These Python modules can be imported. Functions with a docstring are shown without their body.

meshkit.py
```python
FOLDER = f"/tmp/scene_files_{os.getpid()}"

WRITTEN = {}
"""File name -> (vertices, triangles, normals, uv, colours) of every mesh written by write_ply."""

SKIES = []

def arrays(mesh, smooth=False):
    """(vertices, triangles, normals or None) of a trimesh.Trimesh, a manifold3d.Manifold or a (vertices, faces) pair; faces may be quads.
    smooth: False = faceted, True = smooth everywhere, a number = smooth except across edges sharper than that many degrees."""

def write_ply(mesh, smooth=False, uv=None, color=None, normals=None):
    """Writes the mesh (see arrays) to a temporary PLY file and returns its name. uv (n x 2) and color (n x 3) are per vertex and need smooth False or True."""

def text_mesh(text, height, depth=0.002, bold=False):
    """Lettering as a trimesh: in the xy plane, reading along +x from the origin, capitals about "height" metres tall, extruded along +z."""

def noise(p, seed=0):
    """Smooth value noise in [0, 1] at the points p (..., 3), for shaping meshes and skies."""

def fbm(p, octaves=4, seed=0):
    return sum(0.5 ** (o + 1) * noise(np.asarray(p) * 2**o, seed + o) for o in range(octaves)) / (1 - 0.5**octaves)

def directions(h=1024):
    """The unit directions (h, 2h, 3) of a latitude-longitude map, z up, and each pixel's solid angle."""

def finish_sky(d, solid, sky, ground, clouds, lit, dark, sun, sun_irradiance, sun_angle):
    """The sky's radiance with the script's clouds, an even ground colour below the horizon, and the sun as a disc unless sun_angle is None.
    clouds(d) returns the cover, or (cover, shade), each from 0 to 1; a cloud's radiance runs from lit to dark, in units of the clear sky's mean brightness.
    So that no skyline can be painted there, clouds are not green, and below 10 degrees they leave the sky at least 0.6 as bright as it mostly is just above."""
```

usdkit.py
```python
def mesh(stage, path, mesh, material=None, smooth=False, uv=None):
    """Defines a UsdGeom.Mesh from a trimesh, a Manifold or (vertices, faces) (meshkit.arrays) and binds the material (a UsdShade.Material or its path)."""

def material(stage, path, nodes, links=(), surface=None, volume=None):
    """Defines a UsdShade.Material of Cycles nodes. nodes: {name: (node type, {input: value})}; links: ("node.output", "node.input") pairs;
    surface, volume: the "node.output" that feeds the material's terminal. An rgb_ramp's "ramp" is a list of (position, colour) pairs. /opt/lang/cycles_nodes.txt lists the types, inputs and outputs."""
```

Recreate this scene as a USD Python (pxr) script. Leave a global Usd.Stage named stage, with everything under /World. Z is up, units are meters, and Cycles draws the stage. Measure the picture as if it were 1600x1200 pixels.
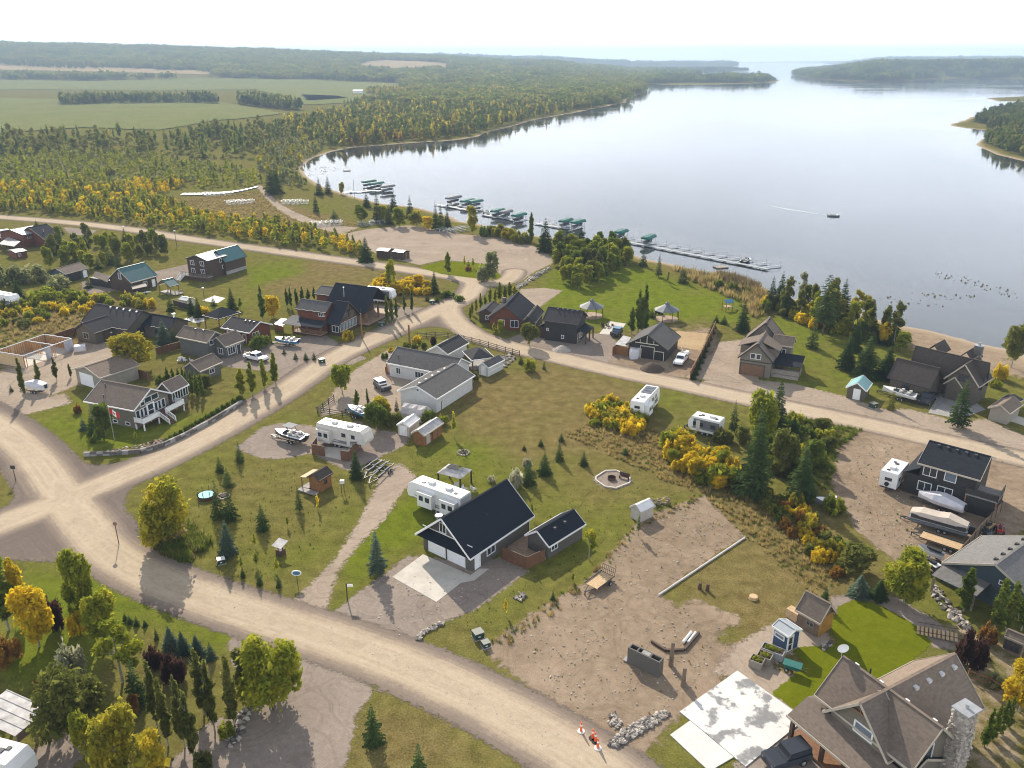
import math, random
import numpy as np
import shapely
from shapely.geometry import Polygon, LineString, Point, MultiPolygon
from shapely.ops import unary_union
from scipy.spatial import Delaunay
import usdkit, meshkit
from pxr import Usd, UsdGeom, UsdLux, UsdShade, Gf, Sdf, Vt

stage = Usd.Stage.CreateInMemory()
UsdGeom.SetStageUpAxis(stage, 'Z'); UsdGeom.SetStageMetersPerUnit(stage, 1.0)
UsdGeom.Xform.Define(stage, '/World')
UsdGeom.Scope.Define(stage, '/World/Looks')
# ---------------------------------------------------------------- camera, sky, sun, exposure
FPX, PITCH, CAMZ = 1294.0, math.atan(509 / 1294.0),60.0
EXPOSURE = 0.5
SUN_AZ, SUN_EL = math.radians(-19.0), math.radians(31.0)
SKY_STRENGTH, SUN_INTENSITY = 0.06,1.25
cam = UsdGeom.Camera.Define(stage, '/World/camera')
cam.CreateHorizontalApertureAttr(36.0); cam.CreateVerticalApertureAttr(27.0)
cam.CreateFocalLengthAttr(36.0 * FPX / 1600); cam.CreateClippingRangeAttr(Gf.Vec2f(0.5,60000))
cam.AddTranslateOp().Set(Gf.Vec3d(0,0, CAMZ)); cam.AddRotateXOp().Set(90 - math.degrees(PITCH))
cam.CreateExposureAttr(EXPOSURE)
sun = UsdLux.DistantLight.Define(stage, '/World/sun')
sun.CreateIntensityAttr(SUN_INTENSITY); sun.CreateAngleAttr(0.5); sun.CreateNormalizeAttr(True)
sun.CreateColorAttr(Gf.Vec3f(1.0,0.91,0.77))
sun.AddRotateZOp().Set(-math.degrees(SUN_AZ)); sun.AddRotateXOp().Set(-(90 - math.degrees(SUN_EL)))
skymat = usdkit.material(stage, '/World/Looks/sky', {
    's': ('sky_texture', {'sky_type': 'single_scattering','sun_disc': False, 'sun_elevation': SUN_EL, 'sun_rotation': SUN_AZ,
                          'air_density': 1.0,'aerosol_density': 3.0,'ozone_density': 1.5,'altitude': 500.0}),
    'tc': ('texture_coordinate', {}),'x': ('separate_xyz', {}),
    'mp': ('mapping', {'scale': (1.0,1.0,5.0)}),
    'n': ('noise_texture', {'scale': 3.0,'detail': 6.0,'roughness': 0.55}),
    'band': ('rgb_ramp', {'ramp': [(0.0,(0.80,) * 3),(0.25,(0.66,) * 3),(0.45,(0.34,) * 3),(0.7,(0.16,) * 3),(1.0,(0.12,) * 3)]}),
    'nr': ('map_range', {'from_min': 0.3,'from_max': 0.7,'to_min': 0.8,'to_max': 1.15,'clamp': True}),'ml': ('math', {'math_type': 'multiply','use_clamp': True}),
    'm': ('mix_color', {'b': (29.0,30.2,32.0),'use_clamp': True}),
    'bg': ('background_shader', {'strength': SKY_STRENGTH})},
    [('tc.generated','mp.vector'),('mp.vector','n.vector'),('tc.generated','x.vector'),('x.z','band.fac'),('n.fac','nr.value'),('nr.result','ml.value1'),('band.color','ml.value2'),('ml.value','m.fac'),('s.color','m.a'),('m.result','bg.color')], surface='bg.background')
dome = UsdLux.DomeLight.Define(stage, '/World/sky')
dome.CreateIntensityAttr(1.0)
UsdShade.MaterialBindingAPI.Apply(dome.GetPrim()).Bind(skymat)
dome.GetPrim().SetCustomDataByKey('kind','structure')

# ---------------------------------------------------------------- geometry of the view (places were surveyed from the photograph)
_c, _s = math.cos(PITCH), math.sin(PITCH)
def ground(u, v, z=0.0):
    x = (np.asarray(u, float) - 800) / FPX; y = -(np.asarray(v, float) - 600) / FPX
    dy = _c + y * _s; dz = -_s + y * _c
    t = (z - CAMZ) / dz
    return np.stack([x * t, dy * t],-1)
def G(u, v, z=0.0): return ground(u, v, z)
def GP(pts, z=0.0):
    p = np.asarray(pts, float); return ground(p[:, 0], p[:, 1], z)
def at_dist(u, v, y):
    """point on the ray of (u, v) at forward distance y"""
    x = (u - 800) / FPX; yy = -(v - 600) / FPX
    t = y / (_c + yy * _s)
    return np.array([x * t, y, CAMZ + (-_s + yy * _c) * t])

# ---------------------------------------------------------------- naming and tagging
_names = {}
def path_for(parent, name):
    key = (parent, name); n = _names.get(key, 0); _names[key] = n + 1
    return f'{parent}/{name}' if n == 0 else f'{parent}/{name}_{n:03d}'
def tag(prim, label=None, cat=None, group=None, kind=None):
    p = prim.GetPrim() if hasattr(prim, 'GetPrim') else prim
    for k, v in (('label', label),('category', cat),('group', group),('kind', kind)):
        if v: p.SetCustomDataByKey(k, v)
    return p
def thing(name, label, cat, loc=(0,0,0), rz=0.0, group=None, scale=None):
    path = path_for('/World', name)
    x = UsdGeom.Xform.Define(stage, path)
    x.AddTranslateOp().Set(Gf.Vec3d(*map(float, (*loc, 0)[:3]))); x.AddRotateZOp().Set(math.degrees(rz))
    x.AddScaleOp().Set(Gf.Vec3f(*(scale if scale is not None else (1,1,1))))
    tag(x, label, cat, group)
    return path
def copy_of(src, name, label, cat, loc, rz=0.0, group=None, scale=None):
    path = thing(name, label, cat, loc, rz, group, scale)
    pr = stage.GetPrimAtPath(path)
    pr.GetReferences().AddInternalReference(src); pr.SetInstanceable(True)
    return path

class MB:
    """collects faces for one mesh"""
    def __init__(s): s.v, s.f, s.n = [],[],0
    def add(s, v, f):
        v = np.asarray(v, float).reshape(-1,3); f = np.asarray(f, int)
        if f.shape[1] == 4: f = np.vstack([f[:, [0,1,2]], f[:, [0,2,3]]])
        s.v.append(v); s.f.append(f + s.n); s.n += len(v); return s
    def box(s, x0, x1, y0, y1, z0, z1):
        v = [(x, y, z) for z in (z0, z1) for x, y in ((x0, y0),(x1, y0),(x1, y1),(x0, y1))]
        return s.add(v, [(0,3,2,1),(4,5,6,7),(0,1,5,4),(1,2,6,5),(2,3,7,6),(3,0,4,7)])
    def hexa(s, bottom, top):
        return s.add(list(bottom) + list(top),[(0,3,2,1),(4,5,6,7),(0,1,5,4),(1,2,6,5),(2,3,7,6),(3,0,4,7)])
    def slab(s, quad, t):
        """quad (counter-clockwise seen from above/outside) given thickness t below it"""
        q = np.asarray(quad, float); n = np.cross(q[1] - q[0], q[2] - q[0]); n /= np.linalg.norm(n)
        m = len(q); v = np.vstack([q - n * t, q])
        f = [(i, (i + 1) % m, m + (i + 1) % m, m + i) for i in range(m)]
        s.add(v, f)
        s.add(v, [(m, m + i, m + i + 1) for i in range(1, m - 1)] + [(0, i + 1, i) for i in range(1, m - 1)])
        return s
    def prism(s, poly, z0, z1):
        p = np.asarray(poly, float)
        if Polygon(p).exterior.is_ccw is False: p = p[::-1]
        m = len(p); v = np.vstack([np.c_[p, np.full(m, z0)], np.c_[p, np.full(m, z1)]])
        s.add(v, [(i, (i + 1) % m, m + (i + 1) % m, m + i) for i in range(m)])
        t = [tri for tri in Delaunay(p).simplices if Polygon(p).contains(Point(p[tri].mean(0)))] if m > 4 else [(0,1,2),(0,2,3)][:m - 2]
        t = np.array(t)
        a = np.cross(p[t[:, 1]] - p[t[:, 0]], p[t[:, 2]] - p[t[:, 0]]); t[a < 0] = t[a < 0][:, ::-1]
        s.add(v, t + m); s.add(v, t[:, ::-1]); return s
    def tube(s, p0, p1, r0, r1=None, n=8, cap=True):
        p0, p1 = np.asarray(p0, float), np.asarray(p1, float); r1 = r0 if r1 is None else r1
        d = p1 - p0; d = d / (np.linalg.norm(d) + 1e-9)
        a = np.cross(d, (0,0,1.0) if abs(d[2]) < 0.9 else (1.0,0,0)); a /= np.linalg.norm(a); b = np.cross(d, a)
        an = np.arange(n) * 2 * math.pi / n
        ring = np.cos(an)[:, None] * a + np.sin(an)[:, None] * b
        v = np.vstack([p0 + ring * r0, p1 + ring * r1, p0, p1])
        f = [(i, (i + 1) % n, n + (i + 1) % n, n + i) for i in range(n)]
        s.add(v, f)
        if cap: s.add(v, [((i + 1) % n, i, 2 * n) for i in range(n)] + [(n + i, n + (i + 1) % n, 2 * n + 1) for i in range(n)])
        return s
    def beam(s, p0, p1, w, h):
        """square bar along p0-p1: width w (horizontal), height h"""
        p0, p1 = np.asarray(p0, float), np.asarray(p1, float); d = p1 - p0
        a = np.cross(d, (0,0,1.0)); 
        if np.linalg.norm(a) < 1e-6: a = np.array((1.0,0,0))
        a = a / np.linalg.norm(a) * w / 2; b = np.cross(a, d); b = b / np.linalg.norm(b) * h / 2
        v = [p0 - a - b, p0 + a - b, p0 + a + b, p0 - a + b, p1 - a - b, p1 + a - b, p1 + a + b, p1 - a + b]
        return s.add(v, [(0,3,2,1),(4,5,6,7),(0,1,5,4),(1,2,6,5),(2,3,7,6),(3,0,4,7)][::1])
    def lathe(s, prof, n=14, c=(0,0,0)):
        prof = np.asarray(prof, float); m = len(prof); an = np.arange(n) * 2 * math.pi / n
        v = np.stack([np.outer(np.cos(an), prof[:, 0]) + c[0], np.outer(np.sin(an), prof[:, 0]) + c[1], np.tile(prof[:, 1],(n, 1)) + c[2]],-1).reshape(-1,3)
        f = [(i * m + j, ((i + 1) % n) * m + j, ((i + 1) % n) * m + j + 1, i * m + j + 1) for i in range(n) for j in range(m - 1)]
        return s.add(v, f)
    def loft(s, secs, closed=True, caps=True):
        """secs: list of cross sections (same count of 3-d points)"""
        m = len(secs[0]); v = np.vstack([np.asarray(q, float) for q in secs]); k = len(secs)
        f = [(i * m + j, i * m + (j + 1) % m, (i + 1) * m + (j + 1) % m, (i + 1) * m + j) for i in range(k - 1) for j in range(m if closed else m - 1)]
        s.add(v, f)
        if caps:
            for i, o in ((0,1),(k - 1,0)):
                q = v[i * m:(i + 1) * m]; c = np.vstack([q, q.mean(0)])
                s.add(c, [((j + 1) % m, j, m) if o else (j, (j + 1) % m, m) for j in range(m)])
        return s
    def rock(s, c, r, rng, flat=0.7):
        a = rng.normal(size=(12,3)); a /= np.linalg.norm(a, axis=1)[:, None]
        from scipy.spatial import ConvexHull
        a = a * r * (0.75 + 0.35 * rng.random((12,1))); a[:, 2] *= flat
        h = ConvexHull(a); f = h.simplices.copy()
        n = np.cross(a[f[:, 1]] - a[f[:, 0]], a[f[:, 2]] - a[f[:, 0]])
        fl = (n * a[f].mean(1)).sum(1) < 0; f[fl] = f[fl][:, ::-1]
        return s.add(a + np.asarray(c, float), f)
    def mesh(s): return np.vstack(s.v), np.vstack(s.f)
    def build(s, name, mat, parent='/World', smooth=False, label=None, cat=None, group=None, kind=None):
        path = path_for(parent, name)
        v, f = s.mesh()
        m = usdkit.mesh(stage, path, (v, f), MATS.get(mat, mat) if isinstance(mat, str) else mat, smooth=smooth)
        if smooth is False: m.CreateDoubleSidedAttr(True)
        tag(m, label, cat, group, kind)
        return path

# ---------------------------------------------------------------- materials
MATS = {}
def make(name, nodes, links, surface='p.BSDF', volume=None):
    MATS[name] = usdkit.material(stage, '/World/Looks/' + name, nodes, links, surface=surface, volume=volume); return MATS[name]
def plain(name, c, rough=0.6, var=0.18, scale=1.2, metallic=0.0, bump=0.0, bscale=20.0, spec=0.4, c2=None, detail=4.0):
    """base colour with procedural grain and wear"""
    c = np.asarray(c, float); c2 = c * (1 - var) if c2 is None else np.asarray(c2, float)
    nodes = {'g': ('geometry', {}),'n': ('noise_texture', {'scale': scale, 'detail': detail, 'roughness': 0.65}),
             'r': ('rgb_ramp', {'ramp': [(0.3, tuple(c2)),(0.7, tuple(np.minimum(c * (1 + var * 0.5),0.95)))]}),
             'p': ('principled_bsdf', {'roughness': rough, 'metallic': metallic, 'specular_ior_level': spec})}
    links = [('g.position','n.vector'),('n.fac','r.fac'),('r.color','p.base_color')]
    if bump:
        nodes['n2'] = ('noise_texture', {'scale': bscale, 'detail': 3.0}); nodes['b'] = ('bump', {'strength': bump, 'distance': 0.03})
        links += [('g.position','n2.vector'),('n2.fac','b.height'),('b.normal','p.normal')]
    return make(name, nodes, links)
def shingle(name, c, var=0.25):
    """asphalt shingles: courses follow height, tabs vary"""
    c = np.asarray(c, float)
    make(name, {'g': ('texture_coordinate', {}),'mp': ('mapping', {'scale': (3.2,3.2,9.0)}),'w': ('white_noise_texture', {'dimensions': '3D'}),
                'fl': ('vector_math', {'math_type': 'floor'}),'n': ('noise_texture', {'scale': 0.5,'detail': 5.0,'roughness': 0.7}),
                'mx': ('mix_float', {'fac': 0.6}),
                'r': ('rgb_ramp', {'ramp': [(0.1, tuple(c * (1 - var))),(0.5, tuple(c)),(0.95, tuple(c * (1 + var)))]}),
                'ge': ('geometry', {}),'n2': ('noise_texture', {'scale': 14.0,'detail': 3.0}),'b': ('bump', {'strength': 0.5,'distance': 0.03}),
                'p': ('principled_bsdf', {'roughness': 0.95,'specular_ior_level': 0.12})},
         [('g.object','mp.vector'),('mp.vector','fl.vector1'),('fl.vector','w.vector'),('g.object','n.vector'),('w.value','mx.a'),('n.fac','mx.b'),
          ('mx.result','r.fac'),('r.color','p.base_color'),('ge.position','n2.vector'),('n2.fac','b.height'),('b.normal','p.normal')])
def siding(name, c, course=0.18, var=0.12, vertical=False):
    """boards: a relief line per course"""
    c = np.asarray(c, float)
    make(name, {'g': ('texture_coordinate', {}),'x': ('separate_xyz', {}),'m': ('math', {'math_type': 'multiply','value2': 1.0 / course}),'f': ('math', {'math_type': 'fraction'}),
                'n': ('noise_texture', {'scale': 1.5,'detail': 5.0,'roughness': 0.7}),
                'r': ('rgb_ramp', {'ramp': [(0.25, tuple(c * (1 - var))),(0.75, tuple(c * (1 + var)))]}),
                'b': ('bump', {'strength': 0.7,'distance': 0.03}),
                'p': ('principled_bsdf', {'roughness': 0.65,'specular_ior_level': 0.3})},
         [('g.object','x.vector'),('x.x' if vertical else 'x.z','m.value1'),('m.value','f.value1'),('g.object','n.vector'),('n.fac','r.fac'),('r.color','p.base_color'),
          ('f.value','b.height'),('b.normal','p.normal')])
def leaf(name, c1, c2, c3, trans=0.55, scale=0.55):
    """foliage: tint drifts through the crown and from plant to plant"""
    k = lambda c: tuple(np.asarray(c, float))
    make(name, {'t': ('texture_coordinate', {}),'o': ('object_info', {}),'g': ('geometry', {}),'n': ('noise_texture', {'scale': scale, 'detail': 3.0,'roughness': 0.6}),
                'rr': ('math', {'math_type': 'multiply','value2': 0.22}),'ri': ('math', {'math_type': 'multiply','value2': 0.34}),
                'a1': ('math', {'math_type': 'add'}),'a2': ('math', {'math_type': 'add'}),'a3': ('math', {'math_type': 'subtract','value2': 0.19}),
                'r': ('rgb_ramp', {'ramp': [(0.18, k(c1)),(0.5, k(c2)),(0.82, k(c3))]}),
                'd': ('diffuse_bsdf', {}),'tr': ('translucent_bsdf', {}),'m': ('mix_closure', {'fac': trans})},
         [('g.position','n.vector'),('o.random','rr.value1'),('g.random_per_island','ri.value1'),('n.fac','a1.value1'),('rr.value','a1.value2'),('a1.value','a2.value1'),('ri.value','a2.value2'),
          ('a2.value','a3.value1'),('a3.value','r.fac'),('r.color','d.color'),('r.color','tr.color'),('d.BSDF','m.closure1'),('tr.BSDF','m.closure2')], surface='m.closure')
leaf('leaf_green',(0.092,0.132,0.024),(0.172,0.218,0.034),(0.290,0.317,0.055))
leaf('leaf_olive',(0.106,0.119,0.029),(0.198,0.209,0.048),(0.343,0.317,0.079))
leaf('leaf_yellowgreen',(0.150,0.195,0.024),(0.330,0.345,0.036),(0.600,0.500,0.045))
leaf('leaf_yellow',(0.40,0.33,0.026),(0.72,0.53,0.030),(0.84,0.66,0.045))
leaf('leaf_willow',(0.150,0.169,0.072),(0.273,0.286,0.124),(0.442,0.436,0.215))
leaf('leaf_silver',(0.230,0.236,0.138),(0.425,0.420,0.282),(0.621,0.586,0.443))
leaf('leaf_purple',(0.043,0.022,0.020),(0.086,0.041,0.034),(0.140,0.066,0.046))
leaf('leaf_mixed',(0.160,0.190,0.030),(0.420,0.365,0.040),(0.800,0.580,0.045), scale=0.35)
leaf('leaf_gold',(0.20,0.22,0.030),(0.56,0.46,0.040),(0.86,0.64,0.050), scale=0.30)
leaf('leaf_orange',(0.192,0.102,0.026),(0.348,0.186,0.041),(0.504,0.300,0.054))
leaf('needle',(0.035,0.062,0.020),(0.070,0.105,0.032),(0.128,0.162,0.051), trans=0.2)
leaf('needle_blue',(0.053,0.080,0.053),(0.100,0.138,0.092),(0.175,0.213,0.150), trans=0.15)
leaf('tall_grass',(0.240,0.180,0.070),(0.400,0.310,0.120),(0.540,0.440,0.180), trans=0.45, scale=0.15)
leaf('reed',(0.150,0.125,0.065),(0.230,0.180,0.090),(0.320,0.250,0.125), trans=0.35, scale=0.15)
plain('bark',(0.10,0.075,0.055),0.85,0.4,6.0)
plain('bark_pale',(0.30,0.28,0.23),0.8,0.4,5.0)
# ---------------------------------------------------------------- terrain, lake
LAKE_PX = [(1700,640),(1640,580),(1600,548),(1560,539),(1525,532),(1485,521),(1450,512),(1404,505),(1370,496),(1340,484),(1300,475),(1250,466),(1215,458),
           (1190,446),(1175,439),(1132,426),(1100,424),(1070,415),(1050,410),(1015,404),(975,389),(940,376),(915,372),(890,371),(860,369),(827,365),(802,360),(752,349),
           (720,344),(705,336),(651,322),(601,317),(570,310),(551,305),(536,300),(505,290),(484,277),(470,262),(487,247),(520,236),(550,230),(600,226),(650,222),(700,219.5),
           (722,217),(750,212),(757,207),(800,197),(837,186),(900,175),(940,167),(975,160),(985,151),(1006,144),(1003,136),(1010,131),(1040,123.5),(1080,121.5),(1100,119),
           (1060,115.5),(1030,114),(1075,112.5),(1175,110.5),(1160,107),(1140,101),(1160,97.5),(1280,97.5),(1290,99.5),(1352,103),(1350,106),(1300,107.5),(1235,114),(1240,117),
           (1262,121.5),(1330,127),(1400,127),(1470,122),(1540,122),(1610,123),(1800,125),(1900,155),(1610,156),(1592,160),(1560,166),(1532,178),(1502,189),(1481,195),(1510,200),(1565,205),
           (1550,212),(1532,217),(1524,226),(1557,241),(1600,251),(1700,270),(1850,330),(1850,640)]
ISLES_PX = [[(1005,125),(1050,124),(1150,123),(1200,122.5),(1222,126),(1200,129),(1150,131),(1050,132),(1012,130.5)],
            [(1040,116),(1060,118.6),(1098,117.6),(1085,116)],[(1542,153),(1600,150),(1640,152),(1640,158),(1560,158)]]
lake_poly = Polygon(GP(LAKE_PX)).buffer(0)
for isl in ISLES_PX: lake_poly = lake_poly.difference(Polygon(GP(isl)).buffer(0))
shapely.prepare(lake_poly); lake_edge = lake_poly.boundary; shapely.prepare(lake_edge)
RIDGE = [(-900,60),(-400,58),(-100,62),(0,66),(60,67),(110,68.5),(200,71),(300,73),(380,76),(450,79),(520,82),(600,86),(700,88),(800,93),(840,93),(870,94),(905,99),(960,103),(1010,108)]
RIDGE_R = [(1230,112),(1300,106),(1345,101),(1370,97),(1460,95.5),(1600,94),(1900,93),(2300,93)]
_ra = np.array([math.atan2(*at_dist(u, v, 4200.0)[:2]) for u, v in RIDGE]); _rh = np.array([at_dist(u, v, 4200.0)[2] - 16 for u, v in RIDGE])
_qa = np.array([math.atan2(*at_dist(u, v, 3000.0)[:2]) for u, v in RIDGE_R]); _qh = np.array([at_dist(u, v, 3000.0)[2] - 16 for u, v in RIDGE_R])
def smooth01(x): x = np.clip(x, 0,1); return x * x * (3 - 2 * x)
def height(x, y, sd=None):
    """land height; sd: signed distance to the shore (negative in the lake)"""
    x, y = np.asarray(x, float), np.asarray(y, float)
    az = np.arctan2(x, np.maximum(y, 1.0))
    hl = np.interp(az, _ra, _rh, right=0.0) * smooth01((y - 1750) / 2400) * (az < _ra[-1])
    hr = np.interp(az, _qa, _qh, left=0.0) * smooth01((y - 2050) / 900) * (az > _qa[0])
    h = np.maximum(hl, 0) + np.maximum(hr, 0)
    n = meshkit.fbm(np.stack([x / 420, y / 420, np.zeros_like(x)],-1),3,5) - 0.5
    h = h * (1 + 0.35 * n)
    if sd is not None:
        h = np.minimum(h, np.maximum(sd, 0) * 0.12 + 0.0) if False else h
        h = h * smooth01(np.maximum(sd, 0) / 250.0)
        h = h + np.where(sd > 0, np.minimum(0,-0.45 + 0.075 * sd), np.maximum(-3.2, np.where(sd > -32,-0.45 + 0.014 * sd, -0.9 + 0.07 * (sd + 32))))
    return h
def shore_sd(x, y):
    p = shapely.points(np.c_[np.ravel(x), np.ravel(y)])
    d = shapely.distance(p, lake_edge); ins = shapely.contains_properly(lake_poly, p)
    return np.where(ins, -d, d).reshape(np.shape(x))
# zones of the ground cover: pixels of the photograph, (dry, lush, bare), feather in metres
ZONES = [
    ([(0,380),(120,370),(250,395),(480,405),(700,440),(640,520),(430,560),(0,640)],(0.35,0.35,0),6),
    ([(0,470),(110,460),(240,470),(250,490),(120,545),(60,520),(0,545)],(0.95,0.0,0.1),3),
    ([(230,320),(400,295),(480,330),(560,350),(540,375),(420,350),(330,355)],(1.0,0,0.15),5),
    ([(0,355),(80,345),(40,352),(300,372),(600,415),(600,425),(300,380)],(0.6,0.2,0.1),3),
    ([(380,430),(520,405),(700,440),(640,500),(560,470),(430,460)],(0.75,0.1,0.05),4),
    ([(380,415),(470,405),(480,425),(390,450)],(0.0,0.8,0),3),
    ([(0,560),(60,548),(130,545),(130,600),(0,640)],(0.2,0,0.8),3),
    ([(1130,405),(1040,415),(1100,440),(1200,465),(1185,530),(1215,470)],(0.9,0,0.1),4),
    ([(860,425),(930,410),(1010,418),(1060,440),(1160,455),(1190,490),(1130,510),(1100,500),(1050,520),(960,520),(850,490),(840,470)],(0.05,0.95,0),4),
    ([(950,520),(1060,505),(1115,505),(1115,530),(960,530)],(0.5,0.2,0.35),3),
    ([(1190,500),(1300,470),(1420,530),(1390,610),(1250,620),(1180,590)],(0.15,0.75,0),4),
    ([(1400,500),(1620,548),(1640,600),(1540,580),(1420,545)],(0.6,0,0.8),3),
    ([(740,600),(860,570),(980,600),(1060,700),(1180,760),(1330,900),(1280,940),(1160,830),(1040,790),(930,700),(820,720),(720,690)],(0.85,0.05,0.1),4),
    ([(770,580),(900,590),(930,640),(880,690),(760,690),(700,660)],(0.75,0.25,0.05),6),
    ([(640,690),(760,690),(840,770),(1000,745),(1090,775),(1010,810),(930,870),(760,980),(680,930),(600,760)],(0.2,0.6,0),4),
    ([(880,720),(1000,720),(1085,770),(1000,790),(900,800)],(0.55,0.35,0.05),4),
    ([(1020,935),(1160,840),(1330,910),(1240,960),(1180,1010),(1130,960)],(0.75,0.2,0.1),3),
    ([(1160,770),(1320,800),(1400,900),(1330,930),(1240,850)],(0.7,0.25,0.0),4),
    ([(1240,640),(1350,670),(1300,740),(1240,720)],(0.35,0.55,0),3),
    ([(200,840),(290,760),(400,700),(560,690),(560,800),(450,910),(300,900)],(0.3,0.5,0),3),
    ([(380,700),(520,720),(540,800),(440,850),(330,800)],(0.55,0.3,0.0),5),
    ([(230,850),(300,820),(300,850),(250,880)],(0.9,0,0.1),2),
    ([(50,650),(120,620),(300,650),(420,600),(460,600),(330,690),(180,720),(110,710)],(0.1,0.75,0),3),
    ([(540,860),(650,770),(690,800),(650,850),(530,950)],(0.05,0.85,0),2),
    ([(40,890),(150,900),(390,990),(350,1020),(220,980),(100,1100),(0,1050)],(0.0,0.8,0),2),
    ([(560,1090),(640,1080),(760,1130),(900,1220),(520,1220)],(0.45,0.45,0),3),
    ([(600,1110),(680,1110),(760,1190),(560,1220)],(0.8,0.1,0.05),4),
    ([(1440,960),(1620,1000),(1620,1250),(1500,1250),(1480,1040)],(0.5,0.2,0.5),3),
    ([(1140,590),(1290,600),(1270,620),(1180,610)],(0.1,0.6,0.0),2),
    ([(0,200),(170,190),(300,230),(450,260),(430,300),(250,310),(0,330)],(0.4,0.4,0),12),
]
def zone_values(x, y):
    p = shapely.points(np.c_[x, y]); z = np.zeros((len(x),3)); z[:, 0] = 0.35; z[:, 1] = 0.3
    for px, val, fe in ZONES:
        pg = Polygon(GP(px)).buffer(0); e = pg.boundary; shapely.prepare(pg)
        b = pg.bounds; idx = np.nonzero((x > b[0] - fe) & (x < b[2] + fe) & (y > b[1] - fe) & (y < b[3] + fe))[0]
        if not len(idx): continue
        q = p[idx]; d = shapely.distance(q, e); d = np.where(shapely.contains_properly(pg, q), d, -d)
        w = smooth01(d / (2 * fe) + 0.5)[:, None]
        z[idx] = z[idx] * (1 - w) + np.array(val) * w
    return z
def primvar(m, name, values, kind='float'):
    pv = UsdGeom.PrimvarsAPI(m)
    if kind == 'float': pv.CreatePrimvar(name, Sdf.ValueTypeNames.FloatArray, 'vertex').Set(Vt.FloatArray.FromNumpy(np.asarray(values, np.float32)))
    else: pv.CreatePrimvar(name, Sdf.ValueTypeNames.Color3fArray, 'vertex').Set(Vt.Vec3fArray.FromNumpy(np.asarray(values, np.float32)))
rng = np.random.default_rng(7)
az = np.radians(np.linspace(-50,50,300)); rr = np.exp(np.linspace(math.log(42), math.log(14000),480))
A, R = np.meshgrid(az, rr, indexing='ij')
gp = np.c_[(np.sin(A) * R).ravel(),(np.cos(A) * R).ravel()]
gp = gp + rng.normal(size=gp.shape) * 0.0015 * np.linalg.norm(gp, axis=1)[:, None]
def densify(line, step):
    n = max(2, int(line.length / step)); return np.array([line.interpolate(t).coords[0] for t in np.linspace(0, line.length, n)])
eb = []
for g_ in (lake_edge.geoms if hasattr(lake_edge, 'geoms') else [lake_edge]):
    c = densify(g_, 6.0); r_ = np.hypot(*c.T); eb.append(c[(r_ < 900) | (np.arange(len(c)) % 6 == 0)])
eb = np.vstack(eb)
back = [(x, y) for x in np.linspace(-14000,14000,29) for y in np.linspace(-3000,15000,19) if abs(math.atan2(x, y)) > math.radians(52) or math.hypot(x, y) > 14500]
near = [(x, y) for x in np.linspace(-160,160,17) for y in np.linspace(-140,140,15) if (abs(math.atan2(x, y)) > math.radians(51) or math.hypot(x, y) < 40)]
P = np.vstack([gp, eb, np.array(back), np.array(near)])
tri = Delaunay(P).simplices
a_ = np.cross(P[tri[:, 1]] - P[tri[:, 0]], P[tri[:, 2]] - P[tri[:, 0]]); tri[a_ < 0] = tri[a_ < 0][:, ::-1]
sd = shore_sd(P[:, 0], P[:, 1])
Z = height(P[:, 0], P[:, 1], sd)
zv = zone_values(P[:, 0], P[:, 1])
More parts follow.
